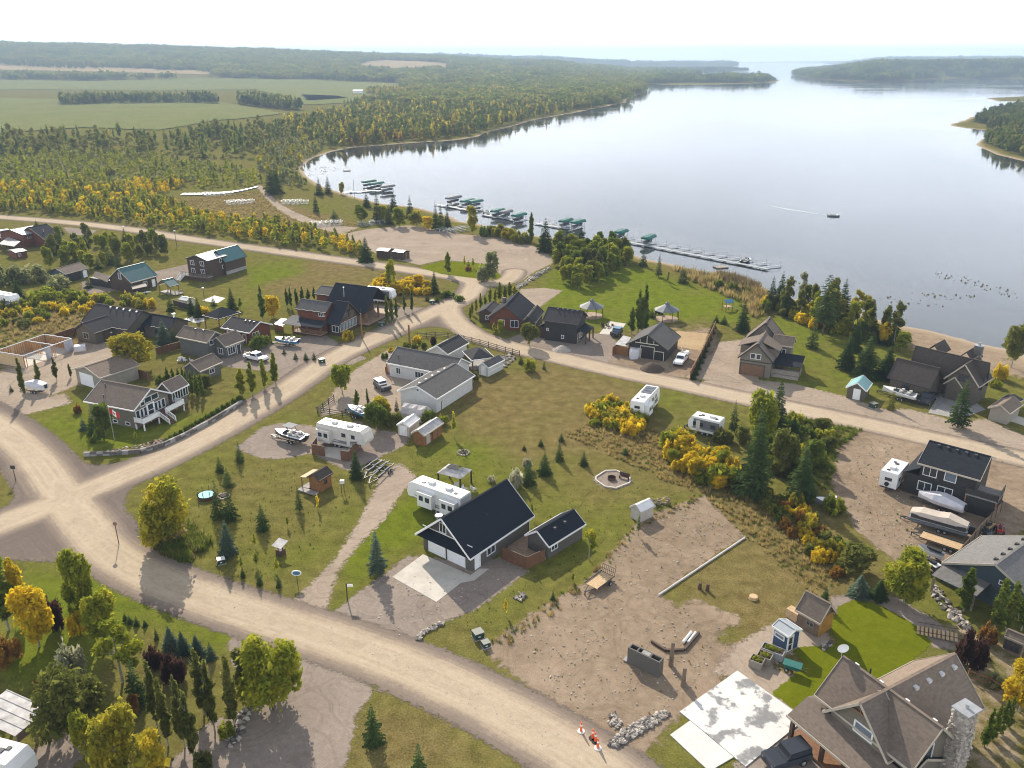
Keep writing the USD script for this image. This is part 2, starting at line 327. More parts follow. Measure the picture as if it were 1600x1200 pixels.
make('ground', {'g': ('geometry', {}),'z': ('attribute', {'attribute': 'zone'}),'sc': ('separate_color', {}),'sp': ('separate_xyz', {}),
    'n1': ('noise_texture', {'scale': 0.045,'detail': 6.0,'roughness': 0.68}),'n2': ('noise_texture', {'scale': 0.5,'detail': 5.0,'roughness': 0.7}),'n3': ('noise_texture', {'scale': 5.0,'detail': 3.0,'roughness': 0.6}),
    'd0': ('math', {'math_type': 'subtract','value2': 0.5}),'d1': ('math', {'math_type': 'multiply','value2': 1.3}),'d2': ('math', {'math_type': 'add','use_clamp': True}),
    'e0': ('math', {'math_type': 'subtract','value2': 0.5}),'e1': ('math', {'math_type': 'multiply','value2': 1.0}),'e2': ('math', {'math_type': 'add','use_clamp': True}),
    'l2': ('math', {'math_type': 'subtract','use_clamp': True}),
    'cg': ('rgb_ramp', {'ramp': [(0.30,(0.050,0.056,0.010)),(0.5,(0.112,0.112,0.026)),(0.70,(0.190,0.172,0.050))]}),
    'cd': ('rgb_ramp', {'ramp': [(0.32,(0.070,0.054,0.020)),(0.5,(0.165,0.122,0.050)),(0.68,(0.275,0.203,0.098))]}),
    'cl': ('rgb_ramp', {'ramp': [(0.30,(0.056,0.076,0.006)),(0.5,(0.118,0.148,0.012)),(0.70,(0.190,0.200,0.026))]}),
    'cb': ('rgb_ramp', {'ramp': [(0.3,(0.17,0.125,0.085)),(0.5,(0.27,0.205,0.145)),(0.7,(0.38,0.30,0.22))]}),
    'm1': ('mix_color', {}),'m2': ('mix_color', {}),'m3': ('mix_color', {}),'m4': ('mix_color', {}),
    'nn': ('mix_float', {'fac': 0.5}),'be': ('map_range', {'from_min': 0.25,'from_max': 0.75,'to_min': -0.35,'to_max': 0.35}),'be2': ('math', {'math_type': 'add','use_clamp': True}),'be3': ('map_range', {'from_min': 0.3,'from_max': 0.7,'clamp': True}),
    'sh': ('map_range', {'from_min': -0.36,'from_max': -0.05,'to_min': 1.0,'to_max': 0.0,'clamp': True}),
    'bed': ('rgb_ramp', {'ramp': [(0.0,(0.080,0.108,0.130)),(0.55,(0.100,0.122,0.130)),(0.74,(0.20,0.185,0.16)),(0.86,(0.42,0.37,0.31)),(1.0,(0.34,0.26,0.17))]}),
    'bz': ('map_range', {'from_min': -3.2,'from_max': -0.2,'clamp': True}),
    'b': ('bump', {'strength': 0.8,'distance': 0.12}),'p': ('principled_bsdf', {'roughness': 1.0,'specular_ior_level': 0.0})},
    [('z.color','sc.color'),('g.position','n1.vector'),('g.position','n2.vector'),('g.position','n3.vector'),('n1.fac','d0.value1'),('d0.value','d1.value1'),('d1.value','d2.value1'),('sc.r','d2.value2'),
     ('n2.fac','e0.value1'),('e0.value','e1.value1'),('e1.value','e2.value1'),('sc.g','e2.value2'),('e2.value','l2.value1'),('d0.value','l2.value2'),
     ('n2.fac','nn.a'),('n3.fac','nn.b'),('nn.result','cg.fac'),('nn.result','cd.fac'),('nn.result','cl.fac'),('nn.result','cb.fac'),
     ('cg.color','m1.a'),('cl.color','m1.b'),('l2.value','m1.fac'),('m1.result','m2.a'),('cd.color','m2.b'),('d2.value','m2.fac'),
     ('n2.fac','be.value'),('be.result','be2.value1'),('sc.b','be2.value2'),('be2.value','be3.value'),('m2.result','m3.a'),('cb.color','m3.b'),('be3.result','m3.fac'),
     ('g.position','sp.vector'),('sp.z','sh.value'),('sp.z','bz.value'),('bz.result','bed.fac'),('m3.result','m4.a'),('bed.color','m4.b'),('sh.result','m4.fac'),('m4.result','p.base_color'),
     ('nn.result','b.height'),('b.normal','p.normal')])
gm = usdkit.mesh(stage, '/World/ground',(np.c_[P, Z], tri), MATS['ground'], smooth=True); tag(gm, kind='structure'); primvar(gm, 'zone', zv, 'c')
# lake surface: one sheet at the water level
make('lake_water', {'g': ('geometry', {}),'mp': ('mapping', {'scale': (0.35,0.9,1.0)}),'n': ('noise_texture', {'scale': 0.5,'detail': 4.0,'roughness': 0.6}),'b': ('bump', {'strength': 0.035,'distance': 0.35}),
    'f': ('fresnel', {'IOR': 1.33}),'t': ('transparent_bsdf', {'color': (0.80,0.86,0.86)}),'nl': ('noise_texture', {'scale': 0.012,'detail': 4.0,'roughness': 0.6}),'mp2': ('mapping', {'scale': (0.4,1.6,1.0)}),'ro': ('map_range', {'from_min': 0.35,'from_max': 0.65,'to_min': 0.02,'to_max': 0.11,'clamp': True}),'gl': ('glossy_bsdf', {'color': (0.94,0.95,0.98)}),'m': ('mix_closure', {})},
    [('g.position','mp2.vector'),('mp2.vector','nl.vector'),('nl.fac','ro.value'),('ro.result','gl.roughness'),('g.position','mp.vector'),('mp.vector','n.vector'),('n.fac','b.height'),('b.normal','gl.normal'),('f.fac','m.fac'),('t.BSDF','m.closure1'),('gl.BSDF','m.closure2')], surface='m.closure')
wb = lake_poly.buffer(30).simplify(3)
wx0, wy0, wx1, wy1 = wb.bounds
m = MB(); m.add([(wx0, wy0,-0.4),(wx1, wy0,-0.4),(wx1, wy1,-0.4),(wx0, wy1,-0.4)],[(0,1,2,3)])
wpath = m.build('lake_water','lake_water', kind='structure')

# ---------------------------------------------------------------- sheets laid on the ground
_lvl = [0]
def sheet(name, poly, mat, res=0.8, level=None, rough_edge=0.35, extra=None, seed=0, zfun=None):
    """one thin sheet over poly, carries the distance to its own edge"""
    if level is None: _lvl[0] += 1; level = _lvl[0]
    poly = poly.buffer(0)
    poly = poly.buffer(rough_edge)
    pts = []
    for pg in (poly.geoms if hasattr(poly, 'geoms') else [poly]):
        for ring in [pg.exterior, *pg.interiors]: pts.append(densify(ring, res)[:-1])
    bnd = np.vstack(pts)
    x0, y0, x1, y1 = poly.bounds
    X, Y = np.meshgrid(np.arange(x0, x1, res), np.arange(y0, y1, res)); X = X + (np.arange(len(X)) % 2)[:, None] * res * 0.5
    q = np.c_[X.ravel(), Y.ravel()]; ins = shapely.contains_xy(poly.buffer(-res * 0.5), q[:, 0], q[:, 1]); q = q[ins]
    allp = np.vstack([bnd, q]); t = Delaunay(allp).simplices
    c = allp[t].mean(1); t = t[shapely.contains_xy(poly, c[:, 0], c[:, 1])]
    a = np.cross(allp[t[:, 1]] - allp[t[:, 0]], allp[t[:, 2]] - allp[t[:, 0]]); t = t[np.abs(a) > 1e-9]; a = a[np.abs(a) > 1e-9]; t[a < 0] = t[a < 0][:, ::-1]
    d = shapely.distance(shapely.points(allp), poly.boundary); d[:len(bnd)] = 0
    z = np.full(len(allp),0.004 * level) if zfun is None else zfun(allp[:, 0], allp[:, 1]) + 0.004 * level
    m = usdkit.mesh(stage, path_for('/World', name),(np.c_[allp, z], t), MATS[mat], smooth=True)
    tag(m, kind='structure'); primvar(m, 'edge', d)
    if extra is not None: primvar(m, 'centre', extra(allp))
    return m
def soil(name, cols, feather=0.9, nscale=1.6, streak=False, bump=0.6, gravel=True, patch=0.06, cols2=None):
    """loose ground: mottled colour, pebble relief, frayed edge; with streak, wheel tracks along the centre line"""
    nodes = {'g': ('geometry', {}),'e': ('attribute', {'attribute': 'edge'}),'n1': ('noise_texture', {'scale': patch, 'detail': 7.0,'roughness': 0.68,'distortion': 1.6}),
        'n2': ('noise_texture', {'scale': nscale, 'detail': 6.0,'roughness': 0.75}),'n3': ('noise_texture', {'scale': 9.0,'detail': 3.0,'roughness': 0.7}),
        'mx': ('mix_float', {'fac': 0.5}),'mx2': ('mix_float', {'fac': 0.35}),
        'r': ('rgb_ramp', {'ramp': [(0.34, cols[0]),(0.5, cols[1]),(0.66, cols[2])]}),
        'na': ('map_range', {'from_min': 0.25,'from_max': 0.75,'to_min': -feather, 'to_max': feather}),'ad': ('math', {'math_type': 'add'}),
        'al': ('map_range', {'from_min': feather * 0.55,'from_max': feather * 1.0,'clamp': True}),
        'b': ('bump', {'strength': bump, 'distance': 0.05}),'p': ('principled_bsdf', {'roughness': 1.0,'specular_ior_level': 0.0}),'t': ('transparent_bsdf', {}),'m': ('mix_closure', {})}
    links = [('g.position','n1.vector'),('g.position','n2.vector'),('g.position','n3.vector'),('n1.fac','mx.a'),('n2.fac','mx.b'),('mx.result','mx2.a'),('n3.fac','mx2.b'),('mx2.result','r.fac'),
             ('n2.fac','na.value'),('na.result','ad.value1'),('e.fac','ad.value2'),('ad.value','al.value'),('mx2.result','b.height'),('b.normal','p.normal'),
             ('al.result','m.fac'),('t.BSDF','m.closure1'),('p.BSDF','m.closure2')]
    if not streak:
        nodes |= {'wv': ('noise_texture', {'scale': 0.11,'detail': 1.5,'roughness': 0.4,'distortion': 0.8}),'wr': ('rgb_ramp', {'ramp': [(0.0,(1,1,1)),(0.425,(1,1,1)),(0.433,(.85,.84,.83)),(0.441,(1,1,1)),(0.488,(1,1,1)),(0.496,(.80,.79,.78)),(0.504,(1.0,1.0,1.0)),(0.512,(.82,.81,.80)),(0.52,(1,1,1)),(0.59,(1,1,1)),(0.597,(.86,.85,.84)),(0.604,(1,1,1)),(1.0,(1,1,1))]}),'wm': ('mix_color', {'blend_type': 'multiply','fac': 1.0 if gravel else 0.0})}
        links += [('g.position','wv.vector'),('wv.fac','wr.fac'),('r.color','wm.a'),('wr.color','wm.b'),('wm.result','p.base_color')]
    else:
        nodes |= {'c': ('attribute', {'attribute': 'centre'}),'cv': ('combine_xyz', {}),'cs': ('math', {'math_type': 'multiply','value2': 2.2}),'nb': ('noise_texture', {'scale': 0.05,'detail': 5.0,'roughness': 0.6}),'nbm': ('math', {'math_type': 'multiply','value2': 9.0}),
                  'ns': ('noise_texture', {'scale': 1.0,'detail': 5.0,'roughness': 0.7}),
                  'sh': ('map_range', {'from_min': 2.0,'from_max': 4.3,'to_min': 0.16,'to_max': -0.36,'clamp': True}),'a1': ('math', {'math_type': 'add'}),'sm': ('math', {'math_type': 'multiply','value2': 0.5}),'a2': ('math', {'math_type': 'add'}),'s5': ('math', {'math_type': 'subtract','value2': 0.25}),
                  'r2': ('rgb_ramp', {'ramp': [(0.1, cols2[0]),(0.42, cols2[1]),(0.62, cols2[2]),(0.9, cols2[3])]})}
        links += [('c.fac','cs.value1'),('cs.value','cv.x'),('g.position','nb.vector'),('nb.fac','nbm.value1'),('nbm.value','cv.y'),('cv.vector','ns.vector'),('c.fac','sh.value'),('sh.result','a1.value1'),('mx2.result','a1.value2'),
                  ('ns.fac','sm.value1'),('sm.value','s5.value1'),('a1.value','a2.value1'),('s5.value','a2.value2'),('a2.value','r2.fac'),('r2.color','p.base_color')]
    make(name, nodes, links, surface='m.closure')
soil('road_gravel',[(0.2,0.16,0.12)] * 3, feather=0.8, streak=True, cols2=[(0.150,0.122,0.104),(0.245,0.195,0.155),(0.395,0.318,0.232),(0.54,0.45,0.335)])
soil('gravel',[(0.165,0.134,0.112),(0.255,0.210,0.175),(0.36,0.300,0.25)], feather=0.7)
soil('gravel_pale',[(0.21,0.168,0.13),(0.325,0.262,0.203),(0.44,0.362,0.285)], feather=0.9)
soil('dirt',[(0.125,0.092,0.062),(0.255,0.192,0.134),(0.39,0.305,0.222)], feather=1.1, nscale=0.8, bump=0.9)
soil('sand',[(0.30,0.215,0.125),(0.42,0.31,0.185),(0.52,0.40,0.26)], feather=0.6)
soil('lawn',[(0.075,0.092,0.004),(0.118,0.136,0.006),(0.165,0.172,0.012)], feather=0.3, nscale=1.1, gravel=False)
soil('stubble',[(0.115,0.130,0.045),(0.160,0.170,0.062),(0.205,0.205,0.085)], feather=6.0, patch=0.006, nscale=0.05, gravel=False)
soil('field_tan',[(0.24,0.18,0.10),(0.31,0.235,0.13),(0.38,0.29,0.17)], feather=8.0, patch=0.005, nscale=0.04, gravel=False)
soil('field_brown',[(0.10,0.075,0.055),(0.14,0.105,0.075),(0.17,0.13,0.095)], feather=6.0, patch=0.006, nscale=0.05, gravel=False)
def PX(pts): return Polygon(GP(pts)).buffer(0)
def LN(pts, w):
    """smoothed centre line through the points"""
    p = GP(pts); t = np.r_[0, np.cumsum(np.hypot(*np.diff(p, axis=0).T))]
    from scipy.interpolate import PchipInterpolator
    s = np.linspace(0, t[-1], int(t[-1] / 2) + 2)
    return LineString(np.c_[PchipInterpolator(t, p[:, 0])(s), PchipInterpolator(t, p[:, 1])(s)]), w
ROADS = [LN([(95,770),(146,838),(200,882),(275,917),(340,941),(440,973),(560,1012),(660,1051),(760,1098),(860,1153),(950,1211),(1030,1278)],7.8),
         LN([(-160,600),(-60,635),(15,680),(60,722),(95,770),(150,835)],10.0),
         LN([(-140,870),(20,812),(120,772),(230,727),(330,677),(430,620),(520,560),(610,518),(690,482),(735,458),(742,443),(715,433),(660,425),(600,416),(500,402),(400,388),(300,374),(200,358),(100,347),(0,339),(-150,326)],8.2),
         LN([(700,478),(735,520),(790,540),(860,556),(950,577),(1060,600),(1200,630),(1330,657),(1450,684),(1540,704),(1640,726)],6.6),
         LN([(742,444),(772,443),(795,436),(804,424)],7.0)]
net = unary_union([l.buffer(w / 2) for l, w in ROADS] + [PX([(105,725),(200,740),(190,800),(150,830),(90,830),(20,830),(60,730)]), PX([(-40,815),(110,790),(200,850),(270,900),(200,893),(110,878),(0,872),(-40,872)])])
net = net.buffer(5.0).buffer(-5.0)
lines = unary_union([l for l, w in ROADS])
near_net = net.intersection(Polygon([(-140,30),(300,30),(300,420),(-400,420)]))
sheet('road', near_net, 'road_gravel',0.9, level=6, rough_edge=0.9, extra=lambda p: shapely.distance(shapely.points(p), lines))
PADS = [
    ('parking_lot','gravel_pale',[(534,366),(575,358),(640,352),(720,366),(792,372),(838,387),(862,402),(862,412),(836,424),(812,440),(790,446),(775,432),(760,412),(690,406),(655,414),(600,400),(560,384)],2),
    ('track','gravel_pale',[(534,366),(500,358),(455,340),(428,322),(412,306),(405,296),(396,290),(408,290),(418,302),(436,318),(462,332),(506,350),(560,356)],2),
    ('driveway','gravel',[(410,715),(370,700),(385,690),(412,668),(438,662),(500,668),(560,660),(585,672),(640,680),(630,695),(575,722),(545,735),(490,707),(440,716)],3),
    ('driveway','gravel_pale',[(470,930),(520,880),(560,820),(590,760),(600,735),(625,725),(650,745),(622,775),(600,810),(560,850),(525,895),(510,945),(500,990),(420,960)],3),
    ('driveway','gravel',[(520,960),(560,930),(640,870),(730,880),(790,873),(822,892),(740,952),(700,966),(655,986),(650,1005),(600,1000)],4),
    ('driveway','gravel',[(370,985),(440,1000),(560,1060),(580,1080),(555,1110),(530,1210),(440,1250),(220,1250),(330,1130),(400,1110),(360,1010)],3),
    ('dirt_lot','dirt',[(755,1015),(830,960),(920,905),(1000,815),(1040,795),(1100,775),(1165,838),(1140,850),(1030,930),(1060,950),(1085,935),(1160,965),(1100,1010),(1190,1000),(1130,1060),(1130,1100),(1060,1120),(1000,1190),(960,1180),(870,1110)],2),
    ('dirt_lot','dirt',[(1350,672),(1420,682),(1500,702),(1620,735),(1650,800),(1560,850),(1480,890),(1430,900),(1390,870),(1340,830),(1300,760),(1310,700)],2),
    ('driveway','gravel_pale',[(1210,975),(1150,1010),(1115,1050),(1160,1060),(1250,1120),(1310,1075),(1200,1045),(1230,1020),(1270,1020),(1300,1000),(1260,960)],3),
    ('driveway','gravel',[(1240,1130),(1180,1170),(1120,1240),(1420,1240),(1350,1160),(1270,1120)],4),
    ('path','gravel',[(1300,935),(1345,930),(1400,935),(1450,965),(1500,1000),(1480,1012),(1440,1005),(1385,950),(1330,945),(1300,960)],3),
    ('driveway','gravel_pale',[(1240,600),(1190,595),(1150,580),(1100,596),(1090,600),(1190,622),(1260,638),(1345,660),(1450,680),(1600,716),(1620,690),(1540,655),(1500,660),(1420,640),(1380,640),(1320,620)],3),
    ('driveway','gravel_pale',[(1125,535),(1170,530),(1200,545),(1180,600),(1070,590)],4),
    ('driveway','gravel',[(850,530),(950,520),(965,540),(1000,580),(920,570),(840,550),(780,535),(820,520)],4),
    ('driveway','dirt',[(960,560),(985,530),(1120,512),(1120,545),(1070,590),(1040,592),(970,582),(940,570)],5),
    ('driveway','gravel',[(420,540),(500,520),(540,545),(570,560),(520,580),(450,600),(430,580),(370,575),(345,570),(350,555),(380,545)],3),
    ('driveway','gravel_pale',[(450,588),(480,575),(530,565),(560,560),(500,590),(470,610),(430,592)],4),
    ('driveway','gravel_pale',[(560,575),(610,545),(640,590),(680,640),(620,645),(560,640),(500,650),(530,600)],3),
    ('driveway','gravel_pale',[(100,545),(160,525),(180,550),(165,580),(100,610),(20,640),(-20,660),(-20,590)],3),
    ('driveway','gravel_pale',[(100,615),(30,630),(-20,640),(-20,680),(30,650),(110,630)],4),
    ('driveway','gravel',[(240,425),(330,405),(350,420),(250,445),(130,460),(130,440)],3),
    ('driveway','gravel',[(100,355),(150,360),(140,368),(110,366)],3),
    ('driveway','gravel',[(560,475),(620,480),(700,482),(650,500),(560,500),(530,490)],4),
    ('driveway','gravel_pale',[(812,452),(850,450),(878,454),(842,480),(820,470)],3),
    ('driveway','gravel',[(-20,1190),(60,1170),(130,1130),(160,1150),(60,1240),(-20,1250)],3),
    ('sand_pad','sand',[(1058,518),(1108,522),(1100,548),(1055,540)],7),
    ('golf_lawn','lawn',[(1312,1008),(1300,985),(1310,950),(1345,934),(1385,952),(1425,975),(1455,1005),(1440,1015),(1400,1050),(1300,1110),(1250,1110),(1208,1085),(1250,1050),(1260,1035),(1235,1015),(1270,1012)],5),
    ('verge','lawn',[(655,418),(692,409),(735,410),(768,416),(783,432),(775,437),(735,434),(690,428)],7),
    ('firepit_pad','gravel',[(931,746),(946,736.5),(963,736),(984,747),(984,755),(962,763.5),(945,761),(931,751)],5),
]
for nm, mt, px, lv in PADS: sheet(nm, PX(px), mt, 0.9 if mt != 'gravel_pale' or nm != 'parking_lot' else 1.6, level=lv, rough_edge=0.85 if mt != 'lawn' else 0.4)
# farmland
def land_z(x, y): return height(x, y, shore_sd(x, y))
FIELDS = [('stubble',[(-60,152),(190,158),(330,156),(440,178),(400,184),(330,190),(250,205),(120,200),(-60,215)],8),('stubble',[(-80,124),(150,127),(330,122),(480,125),(620,130),(640,150),(560,160),(480,165),(400,140),(240,142),(60,140),(-80,142)],10),
          ('field_brown',[(470,148),(525,150),(545,154),(480,158)],6),('field_tan',[(-80,96),(100,101),(200,106),(330,112),(330,117),(180,113),(-80,106)],14),('field_tan',[(550,100),(610,94),(700,99),(710,106),(640,107),(570,105)],14),
          ('stubble',[(800,103),(840,104),(850,106),(795,106)],10)]
for mt, px, res in FIELDS:
    q = np.array([ (lambda a: a[:2])(at_dist(u, v, 1.0)) for u, v in px])
    # walk each ray out to the land surface
    pts = []
    for u, v in px:
        ys = np.linspace(300,6000,1200); zz = np.array([0.0])
        xyz = np.stack([at_dist(u, v, y) for y in ys]); hz = height(xyz[:, 0], xyz[:, 1], np.full(len(ys),999.0))
        k = np.argmax(xyz[:, 2] < hz) if (xyz[:, 2] < hz).any() else len(ys) - 1
        pts.append(xyz[k, :2])
    sheet('field', Polygon(pts).buffer(0), mt, res * 1.5, level=60, rough_edge=4.0, zfun=lambda x, y: height(x, y, np.full(len(x),999.0)) + 0.5)
# ---------------------------------------------------------------- buildings
shingle('roof_charcoal',(0.022,0.025,0.032)); shingle('roof_navy',(0.014,0.018,0.026),0.15); shingle('roof_grey',(0.11,0.105,0.102)); shingle('roof_darkgrey',(0.055,0.053,0.054))
shingle('roof_brown',(0.20,0.155,0.122)); shingle('roof_taupe',(0.165,0.132,0.108)); shingle('roof_palegrey',(0.165,0.160,0.155)); shingle('roof_brownblack',(0.072,0.060,0.053))
plain('metal_green',(0.030,0.105,0.110),0.38,0.12,0.8, spec=0.5); plain('metal_blue',(0.12,0.135,0.155),0.65,0.15,0.8); plain('metal_pale',(0.36,0.40,0.41),0.5,0.12,0.8, metallic=0.0); plain('metal_teal',(0.16,0.36,0.36),0.4,0.12)
plain('metal_weathered',(0.42,0.41,0.41),0.45,0.45,0.9, c2=(0.20,0.19,0.19)); plain('metal_dark',(0.035,0.036,0.04),0.45,0.2); plain('galvanised',(0.36,0.37,0.38),0.45,0.2,2.0, metallic=0.3); plain('black_metal',(0.015,0.015,0.016),0.4,0.2)
for n_, c_ in (('wall_darkgrey',(0.095,0.088,0.080)),('wall_black',(0.030,0.029,0.028)),('wall_white',(0.52,0.52,0.51)),('wall_beige',(0.27,0.245,0.205)),('wall_taupe',(0.165,0.145,0.115)),('wall_brown',(0.060,0.038,0.028)),
               ('wall_redbrown',(0.120,0.040,0.022)),('wall_grey',(0.105,0.105,0.100)),('wall_steel',(0.050,0.075,0.090)),('wall_olive',(0.095,0.082,0.064)),('wall_cream',(0.50,0.47,0.41))): siding(n_, c_)
siding('cedar',(0.21,0.095,0.036),0.14,0.3, True); siding('cedar_grey',(0.16,0.120,0.085),0.14,0.3, True); siding('wall_blue',(0.030,0.060,0.120),0.2,0.1, True); siding('plank_gold',(0.36,0.185,0.040),0.16,0.3, True)
siding('fence_brown',(0.135,0.066,0.036),0.14,0.3, True); siding('fence_dark',(0.036,0.028,0.024),0.14,0.3, True); siding('rib_grey',(0.30,0.33,0.36),0.3,0.08, True)
plain('trim_white',(0.72,0.72,0.71),0.5,0.08,2.0); plain('trim_dark',(0.035,0.032,0.03),0.5,0.2); plain('trim_tan',(0.42,0.37,0.30),0.55,0.12); plain('trim_cream',(0.55,0.50,0.42),0.55,0.12)
plain('door_white',(0.74,0.75,0.76),0.45,0.06,2.0); plain('door_wood',(0.17,0.095,0.055),0.6,0.35,4.0); plain('door_black',(0.018,0.018,0.02),0.4,0.2)
plain('timber',(0.22,0.105,0.048),0.7,0.35,3.0); plain('timber_dark',(0.075,0.042,0.028),0.7,0.35,3.0); plain('timber_grey',(0.27,0.235,0.195),0.8,0.3,3.0); plain('timber_new',(0.52,0.36,0.20),0.75,0.25,3.0); plain('lumber_orange',(0.46,0.245,0.10),0.75,0.25,3.0)
plain('deck_wood',(0.34,0.235,0.155),0.75,0.3,2.5); plain('deck_grey',(0.26,0.24,0.22),0.75,0.3,2.5); plain('deck_red',(0.15,0.070,0.050),0.75,0.3,2.5)
plain('concrete',(0.50,0.46,0.40),0.85,0.16,0.5, bump=0.2); plain('concrete_white',(0.60,0.58,0.55),0.85,0.12,0.5); plain('concrete_old',(0.30,0.285,0.27),0.9,0.3,1.5, bump=0.4)
plain('stone',(0.34,0.30,0.265),0.85,0.45,3.0, bump=0.6); plain('stone_pale',(0.46,0.41,0.35),0.85,0.4,2.0, bump=0.5); plain('stone_dark',(0.13,0.115,0.105),0.85,0.4,3.0, bump=0.5); plain('stone_red',(0.30,0.18,0.14),0.85,0.4,2.0, bump=0.5)
plain('white_paint',(0.80,0.80,0.79),0.35,0.05,1.5); plain('white_vinyl',(0.66,0.65,0.64),0.55,0.12,1.0); plain('rubber',(0.018,0.018,0.018),0.8,0.2); plain('house_wrap',(0.42,0.42,0.45),0.5,0.25,1.0, c2=(0.28,0.28,0.33)); plain('plastic_beige',(0.42,0.39,0.35),0.55,0.1)
make('glass', {'p': ('principled_bsdf', {'base_color': (0.020,0.026,0.032),'roughness': 0.06,'specular_ior_level': 0.6})}, [])
make('glass_pale', {'p': ('principled_bsdf', {'base_color': (0.12,0.15,0.18),'roughness': 0.08,'specular_ior_level': 0.7})}, [])

class Bld:
    """a building in its own frame: X runs along its front from left to right, Y away from the viewer"""
    def __init__(s, name, label, cat, o, x, group=None):
        a, b = G(*o), G(*x); s.ang = math.atan2(*(b - a)[::-1]); s.o = a
        s.path = thing(name, label, cat, (*a, 0), s.ang, group)
        s.c, s.s = math.cos(s.ang), math.sin(s.ang)
    def L(s, u, v, z=0.0):
        d = G(u, v, z) - s.o; return np.array([d[0] * s.c + d[1] * s.s, -d[0] * s.s + d[1] * s.c])
    def gable(s, pts, ze, zr, axis='x', wall='wall_grey', roof='roof_grey', trim='trim_white', ridge=None, ov=0.35, ov_front=None, z0=0.0, hip=False, open_sides=False, grow=(0,0,0,0)):
        q = np.array([s.L(*p, ze) if len(p) == 2 else s.L(*p) for p in pts]); x0, y0 = q.min(0); x1, y1 = q.max(0)
        if ridge is not None:
            r = s.L(*ridge)
            if axis == 'x': y1 = max(y1,2 * r[1] - y0)
            elif r[0] >= (x0 + x1) / 2: x1 = max(x1,2 * r[0] - x0)
            else: x0 = min(x0,2 * r[0] - x1)
        x0 -= grow[0]; x1 += grow[1]; y0 -= grow[2]; y1 += grow[3]
        w = dict(x0=x0 + ov, x1=x1 - ov, y0=y0 + (ov if ov_front is None else ov_front), y1=y1 - ov, ze=ze, zr=zr, axis=axis, X0=x0, X1=x1, Y0=y0, Y1=y1, hip=hip)
        T = 0.14
        wx0, wx1, wy0, wy1 = w['x0'], w['x1'], w['y0'], w['y1']
        half = (y1 - y0) / 2 if axis == 'x' else (x1 - x0) / 2; slope = (zr - ze) / half
        if not open_sides:
            m = MB(); zt = ze + slope * ov - T * 1.05
            if hip: m.box(wx0, wx1, wy0, wy1, z0, zt)
            elif axis == 'x':
                c = (y0 + y1) / 2; zc = zr - T * 1.1
                prof = [(wy0, z0),(wy1, z0),(wy1, ze + slope * (y1 - wy1) - T * 1.1),(c, zc),(wy0, ze + slope * (wy0 - y0) - T * 1.1)]
                m.loft([[(wx1, a, b) for a, b in prof],[(wx0, a, b) for a, b in prof]])
            else:
                c = (x0 + x1) / 2; zc = zr - T * 1.1
                prof = [(wx0, z0),(wx1, z0),(wx1, ze + slope * (x1 - wx1) - T * 1.1),(c, zc),(wx0, ze + slope * (wx0 - x0) - T * 1.1)]
                m.loft([[(a, wy0, b) for a, b in prof],[(a, wy1, b) for a, b in prof]])
            m.build('wall', wall, s.path)
        m = MB(); e = 0.04
        if hip:
            d = min(x1 - x0, y1 - y0) / 2
            a, b = ((x0 + d, (y0 + y1) / 2, zr),(x1 - d, (y0 + y1) / 2, zr)) if x1 - x0 >= y1 - y0 else (((x0 + x1) / 2, y0 + d, zr),((x0 + x1) / 2, y1 - d, zr))
            A, B_, C, D = (x0, y0, ze),(x1, y0, ze),(x1, y1, ze),(x0, y1, ze)
            if x1 - x0 >= y1 - y0: qs = [(A, B_, b, a),(B_, C, b),(C, D, a, b),(D, A, a)]
            else: qs = [(A, B_, a),(B_, C, b, a),(C, D, b),(D, A, a, b)]
            for q_ in qs: m.slab(q_, T)
        elif axis == 'x':
            c = (y0 + y1) / 2
            m.slab([(x0, y0, ze),(x1, y0, ze),(x1, c, zr),(x0, c, zr)], T); m.slab([(x0, c + .001, zr),(x1, c + .001, zr),(x1, y1, ze),(x0, y1, ze)], T)
            m.beam((x0, c, zr + 0.01),(x1, c, zr + 0.01),0.3,0.05)
        else:
            c = (x0 + x1) / 2
            m.slab([(x0, y0, ze),(c, y0, zr),(c, y1, zr),(x0, y1, ze)], T); m.slab([(c + .001, y0, zr),(x1, y0, ze),(x1, y1, ze),(c + .001, y1, zr)], T)
            m.beam((c, y0, zr + 0.01),(c, y1, zr + 0.01),0.3,0.05)
        m.build('roof', roof, s.path)
        m = MB(); k = 0.022
        if hip or True:
            zz = ze - T * 0.5
            if hip or axis == 'x': m.box(x0 - k, x1 + k, y0 - 0.09, y0 - 0.005, zz - 0.1, zz + 0.13); m.box(x0 - k, x1 + k, y1 + 0.005, y1 + 0.09, zz - 0.1, zz + 0.13)
            if hip or axis == 'y': m.box(x0 - 0.09, x0 - 0.005, y0 - k, y1 + k, zz - 0.1, zz + 0.13); m.box(x1 + 0.005, x1 + 0.09, y0 - k, y1 + k, zz - 0.1, zz + 0.13)
            if not hip:
                if axis == 'x':
                    for x in (x0 - 0.03, x1 + 0.03): m.beam((x, y0, ze - T * .5),(x, (y0 + y1) / 2, zr - T * .5),0.05,0.24); m.beam((x, (y0 + y1) / 2, zr - T * .5),(x, y1, ze - T * .5),0.05,0.24)
                else:
                    for y in (y0 - 0.03, y1 + 0.03): m.beam((x0, y, ze - T * .5),((x0 + x1) / 2, y, zr - T * .5),0.05,0.24); m.beam(((x0 + x1) / 2, y, zr - T * .5),(x1, y, ze - T * .5),0.05,0.24)
        m.build('fascia', trim, s.path)
        return w
